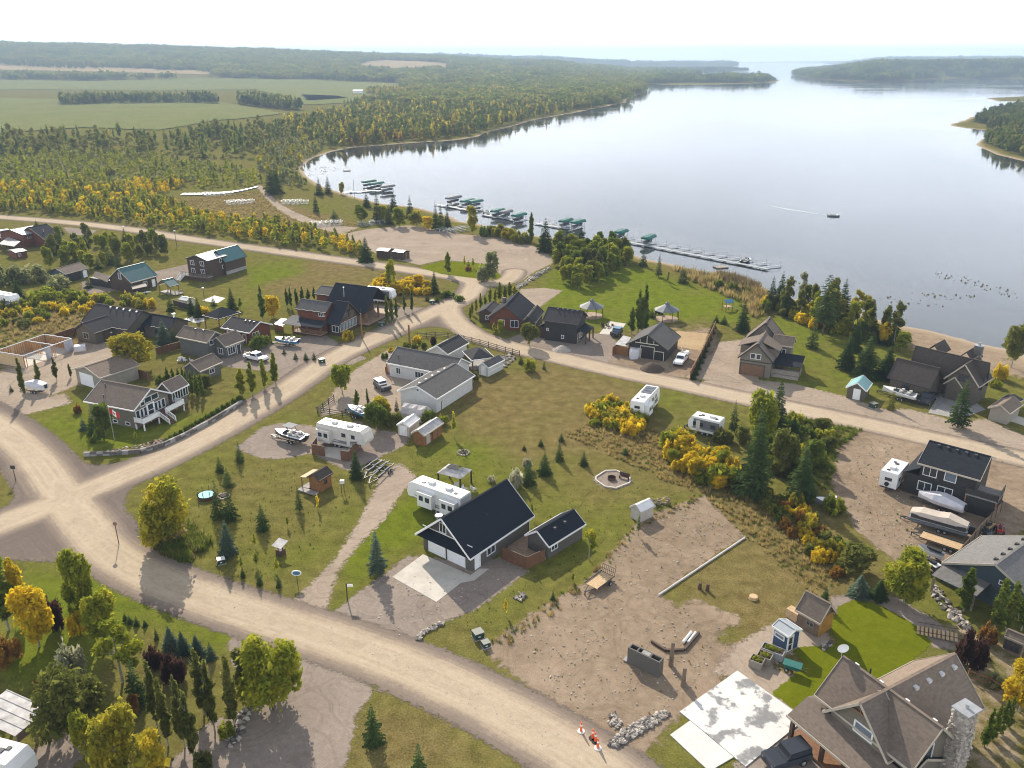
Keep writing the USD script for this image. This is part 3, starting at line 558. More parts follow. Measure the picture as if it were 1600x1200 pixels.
    def side(s, w, side):
        """origin, direction along, outward normal and length of a wall"""
        if side == 'y0': return np.array([w['x0'], w['y0']]), np.array([1,0]), np.array([0,-1]), w['x1'] - w['x0']
        if side == 'y1': return np.array([w['x1'], w['y1']]), np.array([-1,0]), np.array([0,1]), w['x1'] - w['x0']
        if side == 'x1': return np.array([w['x1'], w['y0']]), np.array([0,1]), np.array([1,0]), w['y1'] - w['y0']
        return np.array([w['x0'], w['y1']]), np.array([0,-1]), np.array([-1,0]), w['y1'] - w['y0']
    def _bar(s, m, w, side, a0, a1, z0, z1, d0, d1):
        o, t, n, ln = s.side(w, side)
        c = [o + t * a + n * d for a, d in ((a0, d1),(a1, d1),(a1, d0),(a0, d0))]
        m.hexa([(*p, z0) for p in c],[(*p, z1) for p in c])
    def window(s, w, side, t, zc, ww=1.0, hh=1.2, frame='trim_white', mull=1, glass='glass', rail=False, fw=0.1):
        ln = s.side(w, side)[3]; a = t * ln; m = MB()
        s._bar(m, w, side, a - ww / 2 - fw, a + ww / 2 + fw, zc - hh / 2 - fw, zc - hh / 2,0.003,0.07); s._bar(m, w, side, a - ww / 2 - fw, a + ww / 2 + fw, zc + hh / 2, zc + hh / 2 + fw, 0.003,0.07)
        s._bar(m, w, side, a - ww / 2 - fw, a - ww / 2, zc - hh / 2, zc + hh / 2,0.003,0.07); s._bar(m, w, side, a + ww / 2, a + ww / 2 + fw, zc - hh / 2, zc + hh / 2,0.003,0.07)
        for i in range(mull):
            x = a - ww / 2 + ww * (i + 1) / (mull + 1); s._bar(m, w, side, x - 0.035, x + 0.035, zc - hh / 2, zc + hh / 2,0.003,0.06)
        if rail: s._bar(m, w, side, a - ww / 2, a + ww / 2, zc - 0.03, zc + 0.03,0.003,0.055)
        p = m.build('window', frame, s.path)
        m = MB(); s._bar(m, w, side, a - ww / 2, a + ww / 2, zc - hh / 2, zc + hh / 2,0.004,0.025); m.build('pane', glass, p)
    def door(s, w, side, t, z0=0.05, ww=0.95, hh=2.05, mat='door_white', frame='trim_white', lite=False):
        ln = s.side(w, side)[3]; a = t * ln; m = MB()
        s._bar(m, w, side, a - ww / 2, a + ww / 2, z0, z0 + hh, 0.003,0.05); p = m.build('door', mat, s.path)
        m = MB(); s._bar(m, w, side, a - ww / 2 - .1, a - ww / 2 - .003, z0, z0 + hh + .1,0.003,0.075); s._bar(m, w, side, a + ww / 2 + .003, a + ww / 2 + .1, z0, z0 + hh + .1,0.003,0.075); s._bar(m, w, side, a - ww / 2, a + ww / 2, z0 + hh + .003, z0 + hh + .1,0.003,0.075); m.build('frame', frame, p)
        m = MB(); s._bar(m, w, side, a + ww * .36, a + ww * .44, z0 + 1.0, z0 + 1.1,0.05,0.11); m.build('handle','galvanised', p)
        if lite: m = MB(); s._bar(m, w, side, a - ww * .33, a + ww * .33, z0 + .95, z0 + hh - .15,0.052,0.06); s._bar(m, w, side, a - ww * .33, a + ww * .33, z0 + .15, z0 + .85,0.052,0.06); m.build('pane','glass', p)
    def garage_door(s, w, side, t, ww=2.75, hh=2.2, mat='door_white', frame='trim_white', lites=True, rows=4):
        ln = s.side(w, side)[3]; a = t * ln; m = MB(); f = 0.14
        s._bar(m, w, side, a - ww / 2 - f, a - ww / 2 - .003,0, hh + f, 0.003,0.09); s._bar(m, w, side, a + ww / 2 + .003, a + ww / 2 + f, 0, hh + f, 0.003,0.09); s._bar(m, w, side, a - ww / 2, a + ww / 2, hh + .003, hh + f, 0.003,0.09)
        p = m.build('garage_door', frame, s.path)
        for r in range(rows):
            m = MB(); z0, z1 = hh * r / rows + 0.012, hh * (r + 1) / rows - 0.012; s._bar(m, w, side, a - ww / 2, a + ww / 2, z0, z1,0.003,0.04)
            m.build('panel', mat, p)
        if lites:
            for k in range(2):
                m = MB(); c = a + ww * (k - .5) * .55; s._bar(m, w, side, c - .36, c + .36, hh * (rows - 1) / rows + .14, hh - .12,0.041,0.055); m.build('pane','glass', p)
    def bands(s, w, side, mat, z, th=0.16):
        m = MB(); ln = s.side(w, side)[3]; s._bar(m, w, side, 0, ln, z, z + th, 0.004,0.05); m.build('trim_board', mat, s.path)
    def slabroof(s, corners, mat, T=0.12, name='porch_roof'):
        """corners: four (u, v, z) of a single slope, counter-clockwise from above"""
        q = [(*s.L(*c), c[2]) for c in corners]
        if np.cross(np.subtract(q[1], q[0]), np.subtract(q[2], q[0]))[2] < 0: q = q[::-1]
        m = MB(); m.slab(q, T); return m.build(name, mat, s.path)
    def posts(s, pts, ztop, mat='timber', r=0.11, name='post', z0=0.0):
        for p in pts:
            x, y = s.L(p[0], p[1], p[2]) if len(p) == 3 else p
            m = MB(); m.box(x - r, x + r, y - r, y + r, z0, ztop); m.build(name, mat, s.path)
    def vents(s, w, n, mat='metal_dark', f=0.12, side=0, t0=.15, t1=.85):
        for i in range(n):
            t = t0 + (t1 - t0) * (i / max(n - 1,1))
            if w['axis'] == 'x': x = w['X0'] + (w['X1'] - w['X0']) * t; h = (w['Y1'] - w['Y0']) / 2; y = w['Y0'] + h * (1 - f) if side == 0 else w['Y1'] - h * (1 - f)
            else: y = w['Y0'] + (w['Y1'] - w['Y0']) * t; h = (w['X1'] - w['X0']) / 2; x = w['X1'] - h * (1 - f) if side == 0 else w['X0'] + h * (1 - f)
            z = w['zr'] - (w['zr'] - w['ze']) * f
            m = MB(); m.box(x - .2, x + .2, y - .2, y + .2, z - .12, z + .2); m.build('roof_vent', mat, s.path)
    def pipe(s, w, tx, ty, mat='metal_dark', h=0.6, r=0.08, cap=False):
        x = w['X0'] + (w['X1'] - w['X0']) * tx; y = w['Y0'] + (w['Y1'] - w['Y0']) * ty
        d = (abs(ty - .5) if w['axis'] == 'x' else abs(tx - .5)) * 2; z = w['zr'] - (w['zr'] - w['ze']) * d
        m = MB(); m.tube((x, y, z - .2),(x, y, z + h), r, n=8)
        if cap: m.tube((x, y, z + h + .03),(x, y, z + h + .2), r * 1.9, n=10)
        m.build('vent_pipe', mat, s.path)
    def deck(s, x0, x1, y0, y1, z, floor='deck_wood', rail=None, sides='', leg='timber', skirt=None, rh=1.0, fill=None):
        m = MB(); m.box(x0, x1, y0, y1, z - .15, z); m.build('deck_floor', floor, s.path)
        if skirt:
            m = MB(); m.box(x0 + .06, x1 - .06, y0 + .06, y1 - .06,0.0, z - .153); m.build('skirting', skirt, s.path)
        elif z > 0.4:
            for x in (x0 + .12, x1 - .12):
                for y in (y0 + .12, y1 - .12): m = MB(); m.box(x - .09, x + .09, y - .09, y + .09,0, z - .153); m.build('leg', leg, s.path)
        for sd_ in sides.split():
            e = {'y0': ((x0, y0 + .06),(x1, y0 + .06)),'y1': ((x0, y1 - .06),(x1, y1 - .06)),'x0': ((x0 + .06, y0),(x0 + .06, y1)),'x1': ((x1 - .06, y0),(x1 - .06, y1))}[sd_]
            s.railing((*e[0], z),(*e[1], z), rail, rh, fill)
    def railing(s, a, b, mat, h=1.0, fill=None):
        a, b = np.array(a, float), np.array(b, float); m = MB(); n = max(1, int(np.linalg.norm(b - a) / 1.6)); up = np.array([0,0,1.0])
        m.beam(a + up * h, b + up * h, .1,.08); m.beam(a + up * .12, b + up * .12,.06,.06)
        for k in range(n + 1):
            c = a + (b - a) * k / n; m.beam(c, c + up * h, .1,.1)
        p = m.build('railing', mat, s.path)
        m = MB()
        if fill == 'board': m.beam(a + up * h * .52, b + up * h * .52,.03, h * .76)
        else:
            k = max(2, int(np.linalg.norm(b - a) / .16))
            for i in range(1, k): c = a + (b - a) * i / k; m.beam(c + up * .14, c + up * (h - .04),.035,.035)
        m.build('baluster', mat, p, kind='stuff')
    def stairs(s, top, bottom, w, n=6, mat='deck_red', rail=None):
        top, bottom = np.array(top, float), np.array(bottom, float); d = bottom - top; t = np.array([-d[1], d[0],0]); t = t / np.linalg.norm(t) * w / 2
        root = None
        for i in range(n):
            c = top + d * (i + .5) / n; f = d * .5 / n; f[2] = 0; m = MB()
            z = np.array([0,0,1.0]); q = [c - f - t, c + f - t, c + f + t, c - f + t]
            m.hexa([p - z * .06 for p in q], q) if np.cross(q[1] - q[0], q[2] - q[0])[2] > 0 else m.hexa([p - z * .06 for p in q[::-1]], q[::-1])
            m.build('step', mat, s.path)
        if rail:
            for k in (-1,1): s.railing(top + t * k, bottom + t * k, rail, .95)

# 1 the garage with the steep navy roof in the middle
b = Bld('garage_house','dark garage with steep navy roof and two white overhead doors on the concrete apron','garage',(648.8,834.5,2.5),(734.5,874,2.5))
w = b.gable([(648.8,834.5),(734.5,874),(824.6,802)],2.5,6.55,'y','wall_darkgrey','roof_navy','trim_white', ov=.45, ov_front=1.0)
b.garage_door(w, 'y0',.285); b.garage_door(w, 'y0',.68); b.window(w, 'y0',.42,4.45,1.0,1.25); b.door(w, 'x1',.075); b.window(w, 'x1',.30,1.5,1.5,1.2)
m = MB(); m.slab([(w['X0'], w['Y0'] + .02,2.44),(w['X1'], w['Y0'] + .02,2.44),(w['x1'] - 1.0, w['y0'] - .004,3.5),(w['x0'] + 1.0, w['y0'] - .004,3.5)],.1); m.build('porch_roof','roof_navy', b.path)
b.bands(w, 'y0','trim_white',3.52,.12)
b.pipe(w, .30,.12,'galvanised',.5,.28, True); b.pipe(w, .72,.48,'metal_dark',.35,.07)
m = MB(); m.box(w['x1'] + .04, w['x1'] + .08, w['y1'] - .2, w['y1'] - .1,0,2.5); m.build('downspout','trim_white', b.path)
GAR = (b, w)
# 2 its matching shed
b = Bld('garden_shed','long dark shed with navy shingle roof between the steep-roofed garage and the dirt lot','shed',(820,836,2.1),(857.9,854.6,2.1))
w = b.gable([(820,836),(857.9,854.6),(904,814)],2.1,3.6,'y','wall_darkgrey','roof_navy','trim_white', ov=.3)
b.window(w, 'x1',.16,1.45,1.1,.9, mull=1); b.vents(w, 2, f=.35, t0=.35, t1=.62); SHED = (b, w)
# 3 white house in the centre
b = Bld('white_house','white sided house with long grey shingle roof behind the dark slat fence','house',(620.6,610.6,2.9),(682.5,623.8,2.9))
w = b.gable([(620.6,610.6),(682.5,623.8),(733.8,585)],2.9,4.7,'y','wall_white','roof_grey','trim_white', ov=.4)
b.vents(w, 5,'white_vinyl', f=.1, side=1, t0=.12, t1=.75); b.window(w, 'y0',.5,3.7,.5,.5, mull=0, glass='glass_pale')
w2 = b.gable([(603.8,566.9),(659.4,574.4),(727.5,557.5,5.0)],2.9,5.2,'x','wall_white','roof_grey','trim_white', ridge=(623.8,541.9,5.2), ov=.4)
b.window(w2,'y0',.5,1.5,2.0,1.2, mull=2); b.window(w2,'y0',.15,1.5,1.0,1.2); b.pipe(w2,.12,.2,'metal_dark')
b.window(w2,'x1',.3,1.6,1.2,1.2)
w3 = b.gable([(671,545.6),(714,546)],2.7,4.2,'y','wall_white','roof_darkgrey','trim_white', ov=.4, grow=(0,0,1,5))
x, y = b.L(608,583); b.deck(x - .5, x + 6.0, y - .6, y + 2.2,.45,'deck_red','timber','y0 x0'); b.posts([(x - .2, y - .4),(x + 3, y - .4),(x - .2, y + 2)],2.85,'timber')
# 4 hip-roofed gazebo and 5 small white shed beside the white house
b = Bld('gazebo','square grey hip-roofed gazebo on brown posts behind the white house','gazebo',(727.5,555,2.5),(735,562.5,2.5))
w = b.gable([(729,555.5),(738,563),(770,556),(750.6,545.5)],2.4,4.0,'x','wall_white','roof_darkgrey','trim_white', hip=True, open_sides=True)
b.posts([(w['x0'], w['y0']),(w['x1'], w['y0']),(w['x0'], w['y1']),(w['x1'], w['y1'])],2.35,'timber'); m = MB(); m.box(w['x0'], w['x1'], w['y0'], w['y1'],0,.12); m.build('floor','deck_grey', b.path)
b = Bld('storage_shed','small white shed with grey roof next to the hip-roofed gazebo','shed',(746,571,2.0),(763,575,2.0))
w = b.gable([(746,571),(763,575),(782,561)],2.0,2.9,'y','wall_white','roof_grey','trim_white', ov=.2); b.door(w, 'y0',.5, mat='door_white'); b.bands(w, 'x1','trim_white',.9,.08)
# 6 beige house with the white railed deck
b = Bld('deck_house','beige house with tall gable windows, white railed deck and red steps above the road bend','house',(130.6,627,3.6),(208,642,3.6))
w = b.gable([(130.6,627),(208,642),(267.5,614)],3.6,6.1,'x','wall_taupe','roof_taupe','trim_white', ov=.45); w2 = b.gable([(267.5,614),(294,600.6)],3.6,5.3,'y','wall_taupe','roof_taupe','trim_white', ridge=(236,606,5.3), ov=.4)
for t in (.1,.2,.3): b.window(w, 'x1', t, 2.3,.9,1.5, mull=0)
b.door(w, 'x1',.46,1.25,1.7,2.1, lite=True)
for t in (.62,.72,.82): b.window(w, 'x1', t, 2.3,.9,1.5, mull=0)
b.window(w, 'x1',.42,4.2,1.5,.9, mull=0); b.window(w, 'x1',.62,4.2,1.5,.9, mull=0); b.window(w, 'x1',.26,3.9,.9,.6, mull=0)
b.window(w, 'y0',.55,.65,.9,.45, mull=0); b.window(w, 'y0',.82,.65,.9,.45, mull=0)
for t in (.2,.38,.56,.74,.9): b.window(w2,'x1', t, 2.5,1.2,1.5, mull=0, glass='glass')
b.pipe(w, .2,.35,'metal_dark',.9); b.pipe(w, .3,.15,'metal_dark',.5)
ln = w['y1'] - w['y0']
b.deck(w['x1'] + .03, w['x1'] + 2.1, w['y0'] - .3, w['y0'] + ln * .42,1.25,'deck_red','trim_white','x1 y0','trim_white', fill='board')
b.deck(w['x1'] + .03, w['x1'] + 2.1, w['y0'] + ln * .42 + 1.6, w['y1'] + 1.5,1.25,'deck_red','trim_white','x1 y1','trim_white', fill='board')
m = MB(); m.box(w['x1'] + .03, w['x1'] + 2.1, w['y0'] + ln * .42 + .003, w['y0'] + ln * .42 + 1.597,1.1,1.25); m.build('landing','deck_red', b.path)
yy = w['y0'] + ln * .42 + .8; b.stairs((w['x1'] + 2.1, yy, 1.25),(w['x1'] + 4.2, yy, .1),1.5,7,'deck_red','trim_white')
DECKH = (b, w)
# 7 beige garage
b = Bld('beige_garage','tan garage with brown shingle roof and one white overhead door beside the deck house','garage',(112.5,577,2.9),(156,591,2.9))
w = b.gable([(112.5,577),(156,591),(214,569)],2.9,4.4,'y','wall_beige','roof_brown','trim_tan', ov=.4); b.garage_door(w, 'y0',.42,4.2,2.5, lites=False)
# 8 large dark house
b = Bld('dark_house','large dark brown house with several charcoal gables beside the round yellow-green tree','house',(125.6,503,2.8),(199,516,2.8))
w = b.gable([(125.6,503),(199,516),(234,494)],2.8,6.0,'x','wall_olive','roof_darkgrey','trim_dark', ov=.5); wg = b.gable([(136,508),(160,517)],2.8,4.8,'y','wall_olive','roof_darkgrey','trim_dark', ov=.5, grow=(0,0,2.2,3))
b.window(wg, 'y0',.5,1.7,1.6,1.3,'trim_tan'); b.window(w, 'x1',.35,1.6,1.3,1.2,'trim_dark'); b.door(w, 'y0',.48, mat='door_wood', frame='trim_dark')
w2 = b.gable([(224,508),(264,514),(236,492)],2.8,4.6,'x','wall_olive','roof_charcoal','trim_dark', ov=.4); b.window(w2,'y0',.3,1.5,1.2,1.1,'trim_dark'); b.window(w2,'y0',.7,1.5,1.2,1.1,'trim_dark')
b.vents(w, 5,'galvanised', f=.1, t0=.35, t1=.9); b.pipe(w2,.9,.5,'white_paint',.7,.22, True)
x, y = b.L(165,534); b.posts([(x, y),(x + 2.4, y)],2.6,'timber_dark',.2)
# 9 open stud frame under construction
b = Bld('framed_walls','roofless new wooden stud walls of a house under construction beside the dark house','construction',(36,556,2.6),(109,530,2.6))
q = np.array([b.L(36,556,2.6), b.L(109,530,2.6), b.L(69,522.5,2.6), b.L(0,546,2.6)]); X0, X1, Y0, Y1 = q[:, 0].min(), q[:, 0].max(),0.0, q[:, 1].max()
def studs(m, a, b_, h=2.5, step=.5, skip=()):
    a, b_ = np.array(a, float), np.array(b_, float); n = int(np.linalg.norm(b_ - a) / step)
    for i in range(n + 1):
        t = i / n
        if any(s0 < t < s1 for s0, s1 in skip): continue
        c = a + (b_ - a) * t; m.beam((*c, .09),(*c, h),.09,.14)
    m.beam((*a, .045),(*b_, .045),.14,.088)
for nm, a, c_, sk in (('back_wall',(X0, Y1),(X1, Y1),((.3,.36),)),('left_wall',(X0,0),(X0, Y1),()),('right_wall',(X1,0),(X1, Y1),()),('front_wall',(X0,0),(X1,0),((.06,.42),(.55,.8))),('inner_wall',(X0 + (X1 - X0) * .62,0),(X0 + (X1 - X0) * .62, Y1),((.2,.5),))):
    m = MB(); studs(m, a, c_, skip=sk); p = m.build('stud_wall','lumber_orange', b.path)
    m = MB(); m.beam((*a, 2.58),(*c_, 2.58),.16,.16); m.build('top_plate','house_wrap', p)
for a, c_ in (((X0 - .1, Y1 + .1),(X1 + .1, Y1 + .1)),((X1 + .1,0),(X1 + .1, Y1)),((X0 - .1,0),(X0 - .1, Y1)),((X0 + (X1 - X0) * .82,-.1),(X1,-.1)),((X0 + (X1 - X0) * .42,-.1),(X0 + (X1 - X0) * .54,-.1))):
    m = MB(); m.beam((*a, 1.3),(*c_, 1.3),.02,2.4); m.build('sheathing','timber_new' if a[1] > .1 or c_[1] > .1 else 'house_wrap', b.path)
m = MB(); m.box(X0 - .2, X1 + .2,-.2, Y1 + .2,0,.04); m.build('floor_slab','concrete', b.path)
# 10 green-roofed two-storey house, 11 green barn house, 12 green-roofed pavilion, 13 garage, 14 red cabin
b = Bld('green_roof_house','tall brown two-storey house with blue-green metal roof and white steps beside the far road','house',(291,404,5.6),(324,408,5.6))
w = b.gable([(291,404),(324,408),(354,399)],5.6,6.9,'y','wall_brown','metal_pale','trim_dark', ridge=(305,399,6.9)); w2 = b.gable([(352,410.5,3.9),(381,400,3.9)],3.9,7.2,'y','wall_brown','metal_green','trim_dark', ridge=(339,391,7.2))
for t in (.25,.72):
    for z in (4.5,2.2): b.window(w, 'y0', t, z, 1.3,1.2)
b.window(w, 'x1',.7,4.6,.7,.9, mull=0); b.window(w, 'x1',.8,2.6,.7,.9, mull=0); b.bands(w2,'x1','concrete_old',.1,1.0)
b.deck(w['x0'] - .5, w['x1'] + 1.5, w['y0'] - 2.6, w['y0'] - .03,1.3,'deck_grey','timber_dark','x1 y0', skirt='timber_dark'); b.stairs((w['x0'] + .5, w['y0'] - 2.6,1.3),(w['x0'] + .5, w['y0'] - 4.6,.1),1.4,6,'white_vinyl','trim_white')
b = Bld('barn_house','brown barn-shaped house with steep green metal roof and kayaks along its wall','house',(168,436,2.9),(205,442,2.9))
w = b.gable([(168,436),(205,442),(243,430)],2.9,6.3,'y','wall_brown','metal_green','trim_tan', ov=.4); b.window(w, 'y0',.5,4.2,.9,1.6, mull=0, glass='glass_pale'); b.door(w, 'x1',.86); b.window(w, 'x1',.52,1.6,1.2,1.0)
b.slabroof([(145,431,2.2),(168,441,2.2),(170,430,3.0),(150,424,3.0)],'roof_taupe'); m = MB(); x, y = b.L(146,431,2.2); m.box(x + .3, w['x0'] - .01, w['y0'] + .5, w['y0'] + 4.5,0,2.1); m.build('lean_to','wall_black', b.path)
b.slabroof([(207,452,1.9),(230,447,1.9),(227,442,2.1),(205,447,2.1)],'timber_grey',.08,'awning')
b = Bld('pavilion','open timber pavilion with green metal gable roof beside the barn-shaped house','pavilion',(245,444,2.4),(264,448,2.4))
w = b.gable([(245,444),(264,448),(281,444)],2.4,3.9,'y','wall_brown','metal_green','trim_dark', open_sides=True); b.posts([(w['x0'], w['y0']),(w['x1'], w['y0']),(w['x0'], w['y1']),(w['x1'], w['y1'])],2.5,'timber'); m = MB(); m.box(w['x0'], w['x1'], w['y0'], w['y1'],0,.3); m.build('deck_floor','deck_grey', b.path)
b.deck(w['x1'] + .01, w['x1'] + 2, w['y0'], w['y1'],.31,'deck_grey','timber_grey','y0 x1')
b = Bld('dark_garage','low dark garage with taupe roof and white side door left of the barn-shaped house','garage',(102.5,429,2.5),(139,419,2.5))
w = b.gable([(102.5,429),(139,419)],2.5,3.9,'x','wall_steel','roof_taupe','trim_dark', ridge=(120,411,3.9)); b.door(w, 'y0',.86, ww=1.2); b.garage_door(w, 'y0',.38,4.2,2.1,'door_black','trim_dark', False)
b = Bld('red_cabin','red-brown log house with one white and one dark roof at the far left','house',(10,364,4.4),(35.6,367.5,4.4))
w = b.gable([(10,364),(35.6,367.5),(70,360.6)],4.4,5.7,'y','wall_redbrown','metal_pale','trim_dark', ridge=(20,358,5.7)); w2 = b.gable([(69,374,2.9),(97,368,2.9)],2.9,6.4,'y','wall_redbrown','roof_charcoal','trim_dark', ridge=(60,352,6.4))
for t in (.25,.7): b.window(w, 'x1', t, 3.6,1.2,1.2,'trim_cream')
b.window(w, 'x1',.85,1.6,1.0,1.0,'trim_cream'); b.window(w2,'x1',.9,1.5,.9,1.2,'trim_white'); b.slabroof([(-2,381,2.5),(22,385,2.5),(32,377,2.9),(12,370,2.9)],'metal_weathered'); b.pipe(w2,.75,.4,'galvanised',.7,.12)
x, y = b.L(2,389); b.posts([(x, y),(x + 3, y)],2.5,'timber_dark')
b = Bld('red_shed','small red shed with pale flat roof in front of the red-brown log house','shed',(10,391,2.2),(24,395,2.2))
w = b.gable([(10,391),(24,395),(36,390)],2.1,2.5,'y','wall_redbrown','metal_pale','trim_dark', ov=.2); b.window(w, 'x1',.3,1.2,.7,.7)
# 15 grey two-gable house, 16 its garage, 17 neighbour, 18 hip carport
b = Bld('two_gable_house','grey house with red gable trim and white windows behind the white pickup','house',(275,526,3.8),(323,536,3.8))
w = b.gable([(275,526),(323,536),(353,525)],3.8,5.6,'x','wall_grey','roof_taupe','trim_tan', ov=.4); b.window(w, 'x1',.25,3.4,.8,.9, mull=0); b.window(w, 'x1',.75,3.6,.7,.9, mull=0); b.vents(w, 2, f=.12, t0=.4, t1=.65)
w2 = b.gable([(352.5,542.5,2.7),(382,531,2.7)],2.7,4.6,'y','wall_grey','roof_taupe','trim_tan', ridge=(350,522,4.6), ov=.35); b.window(w2,'x1',.3,1.4,1.9,1.5, mull=2); b.window(w2,'y0',.6,1.4,1.2,1.2); b.door(w2,'x1',.72, mat='metal_dark'); b.pipe(w2,.5,.6,'galvanised',.8,.15, True)
b = Bld('grey_garage','low grey garage with taupe roof between the arborvitae row and the white pickup','garage',(312.5,581,2.4),(347.5,565.6,2.4))
w = b.gable([(312.5,581),(347.5,565.6)],2.4,4.0,'x','wall_grey','roof_taupe','trim_tan', ridge=(326,554,4.0)); b.window(w, 'y0',.55,1.4,1.2,.9)
b = Bld('long_house','long dark red house with grey roof and white trim rising behind the two-gable house','house',(345,512,2.9),(389,520.6,2.9))
w = b.gable([(345,512),(389,520.6),(421,506)],2.9,4.6,'x','wall_redbrown','roof_darkgrey','trim_white', ov=.45); b.vents(w, 3, f=.15, t0=.55, t1=.85); b.window(w, 'x1',.3,1.7,1.8,1.4, mull=1); b.door(w, 'y0',.8, mat='door_wood')
b = Bld('carport','dark hip-roofed carport on brown posts behind the long dark red house','carport',(316,493,2.7),(341,499,2.7))
w = b.gable([(316,493),(341,499),(366,486)],2.7,4.4,'x','wall_brown','roof_charcoal','trim_dark', hip=True, open_sides=True); b.posts([(w['x0'], w['y0']),(w['x1'], w['y0']),(w['x0'], w['y1']),(w['x1'], w['y1'])],2.65,'timber')
# 19 big lodge
b = Bld('lodge','big dark lodge with glass gable, covered porches and charcoal roofs by the road bend','house',(461,482.5,5.2),(509,489,5.2))
w = b.gable([(461,482.5),(509,489)],5.2,7.0,'x','wall_redbrown','roof_grey','trim_dark', ridge=(479,467.5,7.0), ov=.4); b.window(w, 'y0',.85,4.5,1.4,.7, mull=2)
wc = b.gable([(511,504,3.0),(531,507,3.0),(562,491,3.0)],3.0,7.2,'x','wall_brown','roof_charcoal','trim_dark', ov=.45)
for t in (.12,.28,.44,.6,.76): b.window(wc, 'x1', t, 1.9,1.6,1.9, mull=0, glass='glass_pale', frame='trim_cream')
for t, z, h in ((.34,4.0,1.3),(.5,4.5,2.0),(.66,4.0,1.3)): b.window(wc, 'x1', t, z, 1.5, h, mull=0, frame='timber')
b.window(wc, 'y0',.55,1.6,1.6,1.4, mull=1)
wb_ = b.gable([(508,479,3.2),(566,488,3.2),(591,467,3.2)],3.2,8.0,'x','wall_brown','roof_charcoal','trim_dark', ov=.5, grow=(0,-3.5,0,0))
m = MB(); xx = wb_['X1'] + .01; c = (wb_['Y0'] + wb_['Y1']) / 2; m.slab([(xx, wb_['Y0'],3.2),(xx + 4.6, wb_['Y0'],3.2),(xx + 4.6, c, 8.0),(xx, c, 8.0)],.14); m.slab([(xx, c, 8.0),(xx + 4.6, c, 8.0),(xx + 4.6, wb_['Y1'],3.2),(xx, wb_['Y1'],3.2)],.14); m.build('porch_roof','roof_charcoal', b.path)
b.posts([(xx + 4.2, wb_['y0']),(xx + 4.2, c),(xx + 4.2, wb_['y1'])],3.4,'timber',.18); b.deck(wb_['x1'] + .05, xx + 5.6, wb_['y0'] - 1.5, wb_['y1'] + 1,.6,'deck_wood', None, '', skirt='timber_dark')
b.window(wb_, 'x1',.5,4.2,2.4,1.6, mull=2); b.door(wb_, 'x1',.3,.65,1.8,2.1,'glass', lite=False)
w4 = b.gable([(496,457,5.0),(515,462,5.0)],5.0,6.4,'x','wall_redbrown','roof_grey','trim_dark', ridge=(512,447,6.4)); b.pipe(wb_, .55,.25,'galvanised',2.2,.1, True)
b.slabroof([(466,496,3.6),(470,509,2.7),(502,513,2.7),(512,503,3.6)],'roof_charcoal'); b.slabroof([(439,505,2.7),(470,510,2.7),(469,493,3.6),(458,492,3.6)],'roof_palegrey')
x, y = b.L(457,520); x2, y2 = b.L(502,527); b.deck(x, x2, min(y, y2), w['y0'] - .03,.5,'deck_wood','timber','y0', skirt='timber_dark'); b.posts([(x + .2, y + .2),((x + x2) / 2, y + .2),(x2 - .2, y + .2)],2.65,'timber',.16)
b.slabroof([(428,506,2.3),(442,510,2.3),(452,499,2.5),(440,497,2.5)],'metal_weathered',.08); x, y = b.L(429,516); m = MB(); m.box(x, x + 2.6, y, y + .12,0,2.1); m.build('screen_wall','cedar', b.path)
# 20 dark cabin with orange gable, 21 black two-storey, 22 black garage, 23 the tall taupe house, 24 chalet
b = Bld('orange_gable_cabin','dark cabin with orange-brown front gable and charcoal roof behind the poplar hedge','house',(762,496,2.7),(817,500,2.7))
w = b.gable([(762,496),(817,501),(835.6,477.5)],2.7,6.0,'y','wall_redbrown','roof_charcoal','trim_dark', ov=.5); b.window(w, 'y0',.4,1.6,1.0,1.4, mull=0); b.window(w, 'y0',.78,1.6,1.8,1.6, mull=1); b.bands(w, 'y0','trim_dark',2.5,.2)
wl = b.gable([(752,489,2.5),(771,477,2.5)],2.5,3.6,'y','wall_brown','roof_darkgrey','trim_dark', grow=(1,2,0,0)); b.window(wl, 'y0',.6,1.4,.7,.9, mull=0); wr = b.gable([(815,503,2.6),(836,506,2.6),(848,487,2.6)],2.6,4.2,'y','wall_brown','roof_darkgrey','trim_dark'); b.window(wr, 'y0',.5,1.4,1,1.2)
b.pipe(w, .25,.6,'stone_dark',1.4,.5); b.vents(wr, 2, f=.3, side=1)
b = Bld('black_house','black-brown two-storey house with dark shingle roof and side porch above the gravel road','house',(847.5,500.6,4.7),(897.5,507,4.7))
w = b.gable([(847.5,500.6),(897.5,507),(919,494)],4.7,7.0,'x','wall_black','roof_darkgrey','trim_dark', ov=.4, ridge=(856,480,7.0)); b.vents(w, 5, f=.1, t0=.3, t1=.85); b.pipe(w, .55,.22,'metal_dark'); b.window(w, 'y0',.58,1.3,.5,.7, mull=0); b.window(w, 'y0',.1,2.6,.35,.5, mull=0)
ln = w['y1'] - w['y0']; m = MB(); m.slab([(w['x1'] + .02, w['y0'] + .5,3.3),(w['x1'] + 2.3, w['y0'] + .5,2.6),(w['x1'] + 2.3, w['y1'] - .5,2.6),(w['x1'] + .02, w['y1'] - .5,3.3)],.12); m.build('porch_roof','roof_charcoal', b.path)
b.posts([(w['x1'] + 2.1, w['y0'] + .7),(w['x1'] + 2.1,(w['y0'] + w['y1']) / 2),(w['x1'] + 2.1, w['y1'] - .7)],2.5,'timber_dark',.13); b.window(w, 'x1',.5,1.4,1.4,1.3); b.door(w, 'x1',.25, mat='door_wood')
